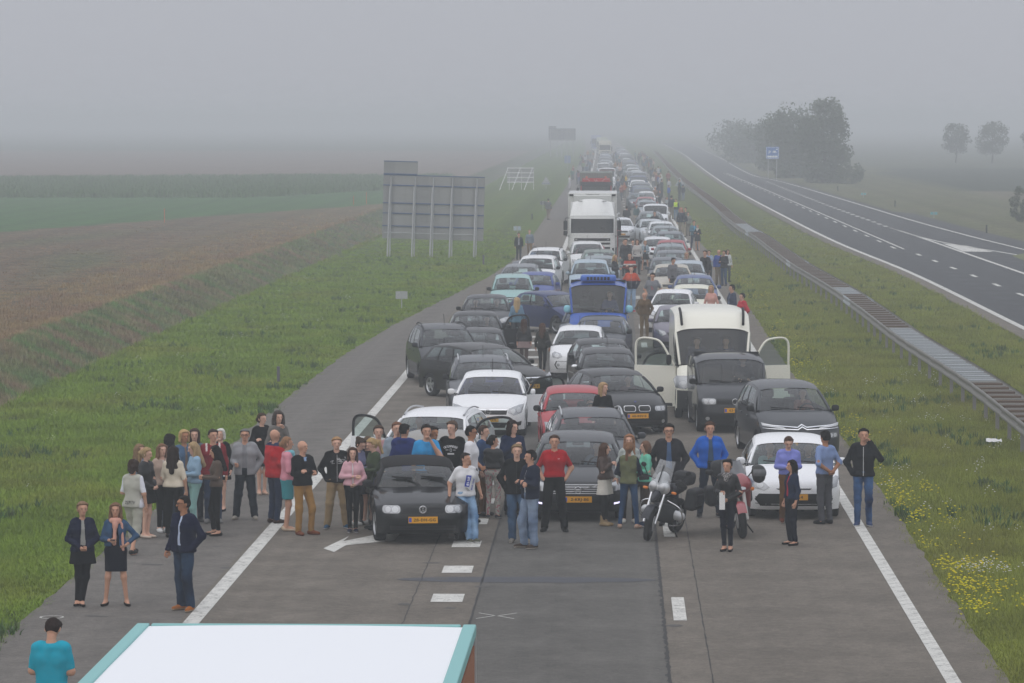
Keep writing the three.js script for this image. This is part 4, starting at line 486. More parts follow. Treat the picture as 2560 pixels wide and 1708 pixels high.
const ARM = { // elbow and wrist for the side s (+1 = the person's left)
  down: (s) => [[s * 0.235, 1.14, -0.03], [s * 0.245, 0.9, 0.04]], loose: (s) => [[s * 0.26, 1.15, -0.05], [s * 0.27, 0.92, 0.07]], pocket: (s) => [[s * 0.305, 1.16, -0.09], [s * 0.20, 0.96, 0.03]],
  cross: (s) => [[s * 0.245, 1.165, 0.045], [-s * 0.05, s > 0 ? 1.21 : 1.175, 0.175]], phone: (s) => [[s * 0.225, 1.15, 0.0], [s * 0.07, 1.15, 0.25]], ear: (s) => [[s * 0.31, 1.22, 0.1], [s * 0.125, 1.52, 0.09]],
  chin: (s) => [[s * 0.17, 1.17, 0.14], [s * 0.05, 1.43, 0.17]], mouth: (s) => [[s * 0.22, 1.2, 0.15], [s * 0.04, 1.49, 0.17]], behind: (s) => [[s * 0.27, 1.16, -0.11], [s * 0.05, 1.01, -0.18]], hip: (s) => [[s * 0.35, 1.2, -0.02], [s * 0.19, 1.06, 0.07]],
  front: (s) => [[s * 0.25, 1.14, 0.0], [s * 0.055, 1.01, 0.18]], hold: (s) => [[s * 0.225, 1.13, -0.02], [s * 0.17, 1.1, 0.24]], chest: (s) => [[s * 0.24, 1.18, 0.06], [s * 0.03, 1.33, 0.17]], lean: (s) => [[s * 0.30, 1.16, -0.1], [s * 0.34, 0.93, -0.02]], wheel: (s) => [[s * 0.25, 1.16, 0.12], [s * 0.15, 1.16, 0.38]],
};
const LEGS = { // knee, ankle, toe turn for each side
  stand: (s) => [[s * 0.10, 0.5, 0.02], [s * 0.105, 0.085, -0.03], s * 0.22], wide: (s) => [[s * 0.135, 0.5, 0.02], [s * 0.18, 0.085, -0.03], s * 0.3], contra: (s) => s > 0 ? [[0.15, 0.5, 0.09], [0.17, 0.085, 0.03], 0.4] : [[-0.085, 0.5, 0.0], [-0.08, 0.085, -0.03], -0.15], contraR: (s) => s < 0 ? [[-0.15, 0.5, 0.09], [-0.17, 0.085, 0.03], -0.4] : [[0.085, 0.5, 0.0], [0.08, 0.085, -0.03], 0.15],
  walk: (s) => s > 0 ? [[0.09, 0.52, 0.13], [0.09, 0.09, 0.16], 0.05] : [[-0.09, 0.5, -0.03], [-0.09, 0.11, -0.25], -0.05], close: (s) => [[s * 0.07, 0.5, 0.02], [s * 0.06, 0.085, -0.02], s * 0.12], cross: (s) => s > 0 ? [[0.05, 0.5, 0.04], [-0.02, 0.085, 0.05], 0.1] : [[-0.07, 0.5, 0.0], [-0.09, 0.085, -0.04], -0.3],
  sit: (s) => [[s * 0.13, 0.98, 0.42], [s * 0.13, 0.55, 0.5], 0], leanback: (s) => s > 0 ? [[0.10, 0.5, 0.22], [0.02, 0.09, 0.42], 0.15] : [[-0.08, 0.5, 0.16], [-0.06, 0.085, 0.34], -0.1],
};
const bodyCache = {};
function person(o) {
  const q = o.q ?? 2, fem = o.sex === 'f', cellB = [0.045, 0.030, 0.021][q], cellC = [0.042, 0.026, 0.0175][q], cellH = [0.030, 0.018, 0.0105][q];
  // where and how tall
  let P, h = o.h ?? (fem ? 1.70 : 1.80);
  if (o.pos) P = V(...o.pos); else if (o.feet) { P = at(o.x, o.feet); const d = V(o.x - 1280, 854 - o.head, -PXF).applyQuaternion(camera.quaternion); h = clamp(EYE + d.y * (P.z / d.z), 1.5, 2.0); } else P = at(o.x, o.head, h).setY(0);
  const sc = h / 1.752, g = put(new THREE.Group(), o.name ?? 'person'); g.position.copy(P); if (!o.pos) g.position.y = 0; g.rotation.y = (o.face ?? 0) * Math.PI / 180; g.scale.setScalar(sc); tag(g, o.label, 'person', o.group);
  const armN = o.arms ?? ['down', 'down'], legN = o.legs ?? 'stand', fat = o.fat ?? 0;
  const A = {}, Lg = {}; for (const s of [-1, 1]) { const n = Array.isArray(armN) ? armN[s < 0 ? 0 : 1] : armN; A[s] = { n, S: [s * (fem ? 0.150 : 0.170), 1.412, -0.012] }; [A[s].E, A[s].W] = ARM[n](s); Lg[s] = { H: [s * 0.088, 0.93, 0] };[Lg[s].K, Lg[s].A, Lg[s].t] = LEGS[legN](s); }
  const torso = (e) => { const [sx, sr, cx, cr, wx, wr, hx, hr] = fem ? [0.098, 0.070, 0.066, 0.098, 0.045, 0.085, 0.074, 0.104] : [0.118, 0.072, 0.088, 0.106, 0.070, 0.098, 0.072, 0.104], out = []; for (const s of [-1, 1]) out.push([s * sx, 1.412, -0.012, s * cx, 1.29, 0.004, sr + e, cr + e + fat * 0.7], [s * cx, 1.29, 0.004, s * wx, 1.11, 0.002, cr + e + fat * 0.7, wr + e + fat], [s * wx, 1.11, 0.002, s * hx, 0.95, -0.006, wr + e + fat, hr + e * 0.8 + fat * 0.6]); out.push([0, 1.40, -0.01, 0, 0.97, 0.0, 0.08 + e, 0.095 + e + fat]); return out; };
  const arm = (s, e, to = 1) => { const a = A[s], r0 = (fem ? 0.046 : 0.056) + e, r1 = (fem ? 0.037 : 0.044) + e, r2 = (fem ? 0.027 : 0.032) + e * 0.9, out = []; const upTo = Math.min(1, to / 0.5), E = a.E.map((v, i) => lerp(a.S[i], v, upTo)); out.push([...a.S, ...E, r0, lerp(r0, r1, upTo)]); if (to > 0.5) { const t = (to - 0.5) * 2; out.push([...a.E, ...a.W.map((v, i) => lerp(a.E[i], v, t)), r1, lerp(r1, r2, t)]); } return out; };
  const leg = (s, w, to = 1) => { const l = Lg[s], [r0, r1, r2] = w, out = [], up = Math.min(1, to / 0.5), K = l.K.map((v, i) => lerp(l.H[i], v, up)); out.push([...l.H, ...K, r0, lerp(r0, r1, up)]); if (to > 0.5) { const t = (to - 0.5) * 2; out.push([...l.K, ...l.A.map((v, i) => lerp(l.K[i], v, t)), r1, lerp(r1, r2, t)]); } return out; };
  const bare = fem ? [0.078, 0.048, 0.034] : [0.080, 0.052, 0.038];
  // head turn
  const hy = (o.look ?? 0) * Math.PI / 180, hp = (o.nod ?? 0) * Math.PI / 180, N0 = [0, 1.53, -0.005];
  const turnH = ([x, y, z]) => { let a = x - N0[0], b = y - N0[1], c = z - N0[2]; const b2 = b * Math.cos(hp) - c * Math.sin(hp), c2 = b * Math.sin(hp) + c * Math.cos(hp); const a3 = a * Math.cos(hy) + c2 * Math.sin(hy), c3 = -a * Math.sin(hy) + c2 * Math.cos(hy); return [N0[0] + a3, N0[1] + b2, N0[2] + c3]; };
  const unturn = (x, y, z) => { let a = x - N0[0], b = y - N0[1], c = z - N0[2]; const a3 = a * Math.cos(hy) - c * Math.sin(hy), c3 = a * Math.sin(hy) + c * Math.cos(hy); const b2 = b * Math.cos(hp) + c3 * Math.sin(hp), c2 = -b * Math.sin(hp) + c3 * Math.cos(hp); return [N0[0] + a3, N0[1] + b2, N0[2] + c2]; };
  const hb = (l) => l.map((b) => [...turnH(b.slice(0, 3)), ...turnH(b.slice(3, 6)), b[6], b[7]]);
  const headBones = hb([[0, 1.668, -0.012, 0, 1.662, -0.012, 0.086, 0.086], [0, 1.655, 0.022, 0, 1.572, 0.045, 0.070, 0.042], [0, 1.545, 0.0, 0, 1.6, -0.02, 0.05, 0.06], ...(q ? [[0, 1.645, 0.093, 0, 1.615, 0.112, 0.010, 0.014], [-0.078, 1.645, -0.012, -0.082, 1.615, -0.01, 0.016, 0.012], [0.078, 1.645, -0.012, 0.082, 1.615, -0.01, 0.016, 0.012], [-0.03, 1.672, 0.082, 0.03, 1.672, 0.082, 0.012, 0.012]] : [])]);
  const cacheKey = JSON.stringify([q, fem, armN, legN, fat, o.look ?? 0, o.nod ?? 0, o.top?.sleeve, o.handHide]); const skinHex = SKIN[o.skin ?? 'mid'], skinM = clothMat(skinHex, 0.6);
  const bodyGeo = () => {
    const B = [...torso(-0.014), [0, 1.44, -0.018, 0, 1.56, 0.004, fem ? 0.047 : 0.056, fem ? 0.044 : 0.053]]; for (const s of [-1, 1]) { B.push(...arm(s, 0), ...leg(s, bare)); const l = Lg[s], f = [Math.sin(l.t), Math.cos(l.t)]; B.push([l.A[0], 0.05, l.A[2] - 0.01, l.A[0] + f[0] * 0.14, 0.035, l.A[2] + f[1] * 0.14, 0.038, 0.028]); }
    const list = [skinMesh([...B, ...(q ? [] : headBones)], 0.05, cellB), ...(q ? [skinMesh(headBones, 0.022, cellH)] : [])];
    if (q) for (const s of [-1, 1]) { const a = A[s]; if (a.n === 'pocket') continue; let dir = V(a.W[0] - a.E[0], a.W[1] - a.E[1], a.W[2] - a.E[2]).normalize(); const inw = V(-s, 0, 0.35); inw.addScaledVector(dir, -inw.dot(dir)).normalize(); const side = V().crossVectors ? new THREE.Vector3().crossVectors(dir, inw).normalize() : V(0, 0, 1); const C = V(...a.W), pt = (f, w, i) => { const p = C.clone().addScaledVector(dir, f).addScaledVector(side, w).addScaledVector(inw, i); return [p.x, p.y, p.z]; }; const curl = a.n === 'down' || a.n === 'loose' ? 0.5 : 1; const H = [[...pt(-0.02, 0, 0), ...pt(0.02, 0, 0), 0.026, 0.026], [...pt(0.035, -0.022, 0), ...pt(0.075, -0.026, 0.004), 0.016, 0.015], [...pt(0.035, 0.022, 0), ...pt(0.07, 0.026, 0.004), 0.016, 0.014]]; [-0.03, -0.01, 0.011, 0.030].forEach((w, i) => { const Ln = [0.042, 0.047, 0.044, 0.034][i]; H.push([...pt(0.078, w, 0.004), ...pt(0.078 + Ln * (1 - 0.25 * curl), w, 0.006 + Ln * 0.55 * curl), 0.0098, 0.009], [...pt(0.078 + Ln * (1 - 0.25 * curl), w, 0.006 + Ln * 0.55 * curl), ...pt(0.078 + Ln * (1.5 - 1.1 * curl), w, 0.008 + Ln * 1.05 * curl), 0.009, 0.008]); }); H.push([...pt(0.02, -0.03, 0.006), ...pt(0.055, -0.05, 0.022), 0.011, 0.0105], [...pt(0.055, -0.05, 0.022), ...pt(0.085, -0.046, 0.034), 0.0105, 0.0085]); list.push(skinMesh(H, 0.010, q > 1 ? 0.0085 : 0.013)); }
    return list.length > 1 ? join(list) : list[0];
  };
  mesh('body', q === 2 ? bodyGeo() : (bodyCache[cacheKey] ??= bodyGeo()), skinM, g);
  const fold = (amp, fy = 7, fx = 5, sd = 0) => (d, x, y, z) => d + amp * noise(x * fx + sd, y * fy + z * 3, z * fx) + amp * 0.5 * noise(x * fx * 2.3 + z * 4, y * fy * 2.2 + sd, z * 6);
  const seed = (o.x ?? 1) * 0.37, fl = q ? 1 : 0;
  const lap = (name, key, build, mat, parent = g) => mesh(name, q === 2 ? build() : (bodyCache[key] ??= build()), mat, parent);
  // legs
  const b = o.bottom ?? { color: 0x20242e };
  if (b.legs !== undefined) lap('tights', 'ti' + cacheKey, () => skinMesh([-1, 1].flatMap((s) => leg(s, bare.map((r) => r + 0.009))), 0.06, cellC), clothMat(b.legs), g);
  if (b.skirt) { const hem = b.skirt, fl2 = b.flare ?? 0.03, top = b.from ?? 1.06; lap('skirt', 'sk' + hem + fl2 + top + fem + legN, () => skinMesh([-1, 0, 1].flatMap((s) => [[s * 0.045, top, 0, s * 0.078, 0.95, -0.005, 0.095, 0.112], [s * 0.078, 0.95, -0.005, s * (0.085 + fl2 * 0.8), hem - 0.06, 0.005, 0.112, 0.104 + fl2]]), 0.04, cellC, (d, x, y, z) => { const r = b.ruffle ? 0.012 * Math.abs(Math.sin((y - hem) * 60)) : 0; return Math.max(d + fl * 0.010 * noise(x * 14 + seed, y * 2.5, z * 14) * smooth(1.0, hem, y) * (1 + fl2 * 8) + r, hem - y, y - top - 0.02); }, b.color2 ? (x, y) => hex(y < hem + 0.03 ? b.color2 : b.color) : undefined), b.color2 ? vcMat : clothMat(b.color)); }
  else if (b.color !== undefined) { const w = { slim: [0.088, 0.057, 0.043], mid: [0.096, 0.068, 0.055], loose: [0.104, 0.080, 0.070] }[b.fit ?? 'mid'], to = b.to ?? 1.0; const jeans = b.jeans, cc = hex(b.color), c2 = b.color2 !== undefined ? hex(b.color2) : null; lap('trousers', 'tr' + (b.fit ?? 'mid') + to + jeans + b.color + (b.pattern ?? '') + legN + fem + fat + q, () => skinMesh([[-0.072, 0.97, 0, 0.072, 0.97, 0, 0.114 + fat, 0.114 + fat], ...[-1, 1].flatMap((s) => leg(s, w, to).map((x) => x))], 0.035, cellC, (d, x, y, z) => Math.max(fold(0.009 * fl * ((b.fit === 'slim') ? 0.5 : 1.3), 12, 6, seed)(d, x, y, z), y - 1.06, 0.055 - y), (jeans || b.pattern) ? (x, y, z) => { if (b.pattern === 'floral') { const n = noise(x * 22, y * 16, z * 22); return n > 0.18 ? c2 : n < -0.25 ? hex(0x8a8a86) : cc; } const n = 1 + 0.25 * noise(x * 9, y * 5, z * 9) + 0.12 * noise(x * 30, y * 30, z * 30), f = c2 ? clamp(0.5 + 1.2 * noise(x * 6 + 4, y * 3.2, z * 4), 0, 1) * (z > -0.02 ? 1 : 0.5) : 0; return cc.map((v, i) => lerp(v, c2 ? c2[i] : v, f) * n); } : undefined), (jeans || b.pattern) ? vcMat : clothMat(b.color)); if (b.belt) lap('belt', 'be' + fem, () => skinMesh([[-0.07, 1.04, 0.0, 0.07, 1.04, 0.0, 0.117, 0.117]], 0.03, cellC, (d, x, y) => Math.max(d, Math.abs(y - 1.04) - 0.02)), clothMat(b.belt, 0.5)); }
  // shoes
  const sh = o.shoes ?? { color: 0x1a1a1c }; for (const s of [-1, 1]) { const l = Lg[s], f = [Math.sin(l.t), Math.cos(l.t)], low = sh.flat, yb = l.A[1] - 0.085; const build = () => skinMesh([[l.A[0] - f[0] * 0.035, yb + 0.045, l.A[2] - f[1] * 0.035, l.A[0] + f[0] * 0.05, yb + 0.042, l.A[2] + f[1] * 0.05, 0.046, 0.046], [l.A[0] + f[0] * 0.05, yb + 0.04, l.A[2] + f[1] * 0.05, l.A[0] + f[0] * 0.155, yb + 0.03, l.A[2] + f[1] * 0.155, 0.045, 0.036], ...(sh.boot ? [[l.A[0], yb + 0.06, l.A[2], l.A[0], yb + 0.2, l.A[2] - 0.005, 0.05, 0.052]] : [])], 0.02, q > 1 ? 0.0135 : cellC, (d, x, y, z) => Math.max(d, yb + 0.004 - y, low ? y - yb - 0.05 - 0.03 * smooth(0.06, -0.06, (x - l.A[0]) * f[0] + (z - l.A[2]) * f[1]) : -1), sh.sole ? (x, y) => hex(y < yb + 0.026 ? sh.sole : sh.color) : undefined); lap('shoe', 'sh' + s + legN + !!low + !!sh.boot + (sh.sole ?? '') + sh.color, build, sh.sole ? vcMat : clothMat(sh.color, 0.6)); }
  // upper body
  const t = o.top ?? { color: 0x333333 }, e = t.e ?? 0.018, hem = t.hem ?? 0.90, sl = t.sleeve ?? 1, c1 = hex(t.color);
  const collarCut = (d, x, y, z) => { const r = Math.hypot(x, z + 0.005), y0 = 1.475 - (t.vneck ?? 0.02) * smooth(-0.02, 0.07, z); return Math.max(d, Math.min(0.064 - r, y - y0)); };
  const topBones = (ee, sleeve) => [...torso(ee).map((b, i) => !t.open && i % 3 === 1 && i < 6 ? [...b.slice(0, 7), b[7] - 0.012] : !t.open && i % 3 === 2 && i < 6 ? [...b.slice(0, 6), b[6] - 0.012, b[7]] : b), [-0.075, Math.max(hem + 0.02, 0.9), 0, 0.075, Math.max(hem + 0.02, 0.9), 0, 0.112 + ee * 0.8 + fat * 0.6 + (t.wide ?? 0), 0.112 + ee * 0.8 + fat * 0.6 + (t.wide ?? 0)], ...(hem < 0.85 ? [[-0.085, hem, 0, 0.085, hem, 0, 0.115 + ee + (t.wide ?? 0), 0.115 + ee + (t.wide ?? 0)]] : []), ...(sleeve > 0 ? [-1, 1].flatMap((s) => arm(s, ee * 0.55, sleeve)) : []), ...(t.hood ? [[-0.06, 1.47, -0.085, 0.06, 1.47, -0.085, 0.045, 0.045], [-0.07, 1.49, 0.0, -0.05, 1.46, -0.07, 0.03, 0.035], [0.07, 1.49, 0.0, 0.05, 1.46, -0.07, 0.03, 0.035]] : []), ...(t.collar ? [[-0.055, 1.48, -0.04, 0.055, 1.48, -0.04, 0.03, 0.03], [-0.06, 1.47, 0.0, -0.045, 1.45, 0.06, 0.025, 0.022], [0.06, 1.47, 0.0, 0.045, 1.45, 0.06, 0.025, 0.022]] : [])];
  const gap = (x, y) => t.open * (0.5 + 0.5 * smooth(1.5, hem, y) * (t.flap ?? 1)) ;
  const ribs = t.puff ? (y) => 0.008 * (1 - Math.abs(Math.sin(y * 52)) ** 0.5) * -1 : null;
  const topPost = (d, x, y, z) => { d = fold(0.013 * fl * (t.stiff ?? (sl < 0.9 || t.open ? 0.6 : 1)), 9, 6, seed)(d, x, y, z); if (ribs && Math.abs(x) < 0.4) d -= ribs(y) * -1 * -1; d = Math.max(d, hem - y + 0.012 * noise(x * 8, z * 8, seed) * fl); d = collarCut(d, x, y, z); if (t.open) d = Math.max(d, Math.min(gap(x, y) - Math.abs(x - (t.openX ?? 0)), z - 0.02, y - hem + 0.3)); return d; };
  const pat = t.pattern ? (x, y, z) => t.pattern(x, y, z, c1) : (t.color2 !== undefined || t.mottle) ? (x, y, z) => { const k = 1 + (t.mottle ?? 0) * (noise(x * 12, y * 12, z * 12) + 0.5 * noise(x * 40, y * 40, z * 40)); return c1.map((v) => v * k); } : undefined;
  lap(t.part ?? (t.open || t.e > 0.02 ? 'jacket' : 'shirt'), 'tp' + JSON.stringify([e, hem, sl, !!t.open, armN, fem, fat, t.hood, t.collar, !!t.pattern && t.color, t.mottle && t.color, t.wide, q]), () => skinMesh(topBones(e, sl), 0.03, cellC, topPost, pat), pat ? vcMat : clothMat(t.color, t.rough ?? 0.92));
  if (t.inner !== undefined) lap('shirt', 'in' + fem + fat + q + (t.innerHem ?? 0.9), () => skinMesh(torso(Math.max(-0.006, e - 0.026)), 0.05, cellC, (d, x, y, z) => collarCut(Math.max(fold(0.002 * fl, 9, 6, seed + 2)(d, x, y, z), (t.innerHem ?? 0.9) - y), x, y, z)), clothMat(t.inner));
  if (t.print) { const pg = printOn((x, y, z) => topPost(fieldD(topBones(e, sl), 0.03, x, y, z), x, y, z), t.print); mesh('print', pg, t.print.mat, g); }
  if (t.zip) mesh('zip', lay([[-0.006, hem + 0.02], [0.006, hem + 0.02], [0.006, 1.44], [-0.006, 1.44]], (x, y) => { let z = 0.3; for (let i = 0; i < 24; i++) { const d = topPost(fieldD(topBones(e, sl), 0.03, x, y, z), x, y, z); if (d < 0.003) break; z -= d * 0.8; } return [x, y, z + 0.003]; }, 0.02, 16), clothMat(t.zip), g);
  if (o.scarf !== undefined) lap('scarf', 'sc' + q, () => skinMesh([[-0.06, 1.47, 0.04, 0.06, 1.47, 0.04, 0.042, 0.042], [-0.07, 1.48, -0.02, -0.06, 1.47, 0.05, 0.036, 0.04], [0.07, 1.48, -0.02, 0.06, 1.47, 0.05, 0.036, 0.04], [0, 1.46, 0.08, 0, 1.38, 0.11, 0.06, 0.045], ...(o.scarfLong ? [[0.0, 1.42, 0.115, -0.015, 1.08, 0.135, 0.03, 0.035], [0.11, 1.42, 0.08, 0.13, 0.98, 0.10, 0.022, 0.028]] : [])], 0.03, cellC, (d, x, y, z) => d + 0.008 * noise(x * 30, y * 30, z * 30), o.scarfDots ? (x, y, z) => noise(x * 60, y * 60, z * 60) > 0.05 ? [0.35, 0.33, 0.32] : [0.03, 0.03, 0.035] : undefined), o.scarfDots ? vcMat : clothMat(o.scarf));
  // hair
  const hs = o.hair?.style ?? 'short', hc = dull(o.hair?.color ?? 0x3a2a1e); if (hs !== 'bald') {
    const r = hs === 'crop' ? 0.090 : 0.0955, H = [[0, 1.684, -0.016, 0, 1.668, -0.020, r, r], [0, 1.63, -0.035, 0, 1.60, -0.035, 0.078, 0.062], [-0.05, 1.70, 0.03, 0.05, 1.70, 0.03, 0.05, 0.05]];
    if (hs === 'long') H.push([-0.06, 1.66, -0.03, -0.085, 1.36, -0.075, 0.05, 0.042], [0.06, 1.66, -0.03, 0.085, 1.36, -0.075, 0.05, 0.042], [0, 1.64, -0.06, 0, 1.28, -0.13, 0.07, 0.05], [-0.085, 1.62, 0.005, -0.105, 1.34, 0.055, 0.026, 0.03], [0.085, 1.62, 0.005, 0.105, 1.34, 0.055, 0.026, 0.03]);
    if (hs === 'mid' || hs === 'bob') H.push([-0.072, 1.65, -0.01, -0.085, hs === 'bob' ? 1.56 : 1.47, 0.0, 0.036, 0.03], [0.072, 1.65, -0.01, 0.085, hs === 'bob' ? 1.56 : 1.47, 0.0, 0.036, 0.03], [0, 1.62, -0.06, 0, hs === 'bob' ? 1.56 : 1.45, -0.07, 0.07, 0.06]);
    if (hs === 'curly') H.push([-0.085, 1.66, -0.01, -0.095, 1.53, -0.01, 0.045, 0.05], [0.085, 1.66, -0.01, 0.095, 1.53, -0.01, 0.045, 0.05], [0, 1.7, -0.04, 0, 1.5, -0.07, 0.09, 0.08]);
    if (hs === 'pony') H.push([0, 1.69, -0.09, 0.0, 1.64, -0.15, 0.032, 0.034], [0, 1.64, -0.15, 0.02, 1.42, -0.14, 0.036, 0.026]); if (hs === 'bun') H.push([0, 1.72, -0.105, 0, 1.715, -0.11, 0.048, 0.048]); if (hs === 'lowbun') H.push([0, 1.63, -0.12, 0, 1.62, -0.12, 0.045, 0.045]);
    const rough = hs === 'curly' ? 0.02 : hs === 'crop' ? 0.005 : 0.011, bones = hb(H); lap('hair', 'ha' + hs + (o.look ?? 0) + '/' + (o.nod ?? 0) + hc + q, () => skinMesh(bones, 0.03, q > 1 ? 0.0125 : cellH * 1.15, (d, x, y, z) => { const [a, bb, c] = unturn(x, y, z), w = Math.abs(a); d += rough * noise(a * 45, bb * (hs === 'long' || hs === 'pony' ? 9 : 40), c * 45); const hl0 = 1.712 + 0.008 * noise(a * 30, 4.4), lim = bb > hl0 + 0.024 ? 0.095 : bb > hl0 ? lerp(0.045, 0.095, (bb - hl0) / 0.024) : w > 0.062 ? 0.022 + (hs === 'long' || hs === 'mid' || hs === 'bob' || hs === 'curly' ? 0.055 : 0) : 0.0 + (bb < 1.5 ? 0.2 : 0); const low = hs === 'thin' ? bb - 1.70 : -1; return Math.max(d, c - lim, low, (hs === 'short' || hs === 'crop' || hs === 'thin') && bb < 1.585 ? 1.585 - bb : -1); }, q > 1 ? (x, y, z) => { const [a, bb, c] = unturn(x, y, z), k = 1 + 0.45 * noise(a * 60, bb * 7, c * 60); return hex(hc).map((v) => v * k); } : undefined), q > 1 ? vcMat : clothMat(hc, 0.6));
  }
  // face
  if (q > 1) { const place = (name, p, s, m) => { const e2 = mesh(name, eyeGeo, m, g); e2.position.set(...turnH(p)); e2.scale.set(...s); e2.rotation.set(0, hy, 0); return e2; }; for (const s of [-1, 1]) { place('eye', [s * 0.031, 1.650, 0.086], [0.010, 0.0045, 0.006], eyeMat); place('eyebrow', [s * 0.032, 1.669, 0.089], [0.016, 0.003, 0.006], clothMat(hs === 'bald' ? 0x3a2c22 : hc, 0.8)); } place('mouth', [0, 1.587, 0.084], [0.022, 0.0055, 0.008], lipMat); if (o.beard !== undefined) { const bb = hb([[-0.045, 1.60, 0.04, -0.02, 1.562, 0.065, 0.03, 0.03], [0.045, 1.60, 0.04, 0.02, 1.562, 0.065, 0.03, 0.03], [-0.02, 1.56, 0.06, 0.02, 1.56, 0.06, 0.032, 0.032]]); mesh('beard', skinMesh(bb, 0.02, 0.012, (d, x, y, z) => { const [a, b2, c] = unturn(x, y, z); return Math.max(d, b2 - 1.60, 0); }), clothMat(o.beard, 0.9), g); }
    if (o.glasses) mesh('glasses', (() => { const l = []; for (const s of [-1, 1]) { const r = new THREE.TorusGeometry(0.021, 0.0032, 5, 14); r.scale(1.1, 0.8, 1); r.translate(s * 0.032, 1.648, 0.104); l.push(r, bar([s * 0.055, 1.652, 0.10], [s * 0.084, 1.652, 0.0], 0.004, 0.005)); } l.push(box(0.016, 0.004, 0.004, 0, 1.652, 0.106)); const m = merge(l); m.translate(-N0[0], -N0[1], -N0[2]); m.rotateX(hp); m.rotateY(hy); m.translate(...N0); return m; })(), M.trim, g); }
  if (o.cap !== undefined) lap('cap', 'cp' + q + (o.look ?? 0), () => skinMesh(hb([[0, 1.69, -0.014, 0, 1.68, -0.014, 0.102, 0.102], ...(o.beanie ? [] : [[-0.03, 1.70, 0.09, 0.03, 1.70, 0.09, 0.03, 0.03]])]), 0.03, Math.max(0.014, cellH), (d, x, y, z) => { const p = unturn(x, y, z); return Math.max(d, 1.685 - p[1]); }), clothMat(o.cap));
  if (o.item) { const [side, name, label, cat, geo, mat] = o.item; g.updateMatrixWorld(true); const a = A[side], w = V(a.W[0] + (a.W[0] - a.E[0]) * 0.3, a.W[1] + (a.W[1] - a.E[1]) * 0.3 + 0.02, a.W[2] + (a.W[2] - a.E[2]) * 0.3).applyMatrix4(g.matrixWorld); const it = mesh(name, geo, mat); it.position.copy(w); it.rotation.y = g.rotation.y; tag(it, label, cat); }
  return g;
}
// a printed patch laid on the chest: marches in along z
function printOn(D, { x = 0, y = 1.28, w = 0.22, h = 0.12, back = false, rot = 0 }) { return gridGeo(10, 8, (a, b) => { const u = (a - 0.5) * w, v = (b - 0.5) * h, px = x + (u * Math.cos(rot) - v * Math.sin(rot)) * (back ? -1 : 1), py = y + u * Math.sin(rot) + v * Math.cos(rot); let z = back ? -0.35 : 0.35; for (let i = 0; i < 40; i++) { const d = D(px, py, z); if (d < 0.004) break; z += (back ? 1 : -1) * d * 0.7; } return [px, py, z + (back ? -0.005 : 0.005)]; }); }
function printMat(draw, w = 256, h = 128) { const c = document.createElement('canvas'); c.width = w; c.height = h; const x = c.getContext('2d'); x.clearRect(0, 0, w, h); draw(x, w, h); const t = new THREE.CanvasTexture(c); t.colorSpace = THREE.SRGBColorSpace; return std({ map: t, transparent: true, roughness: 0.9, alphaTest: 0.4 }); }
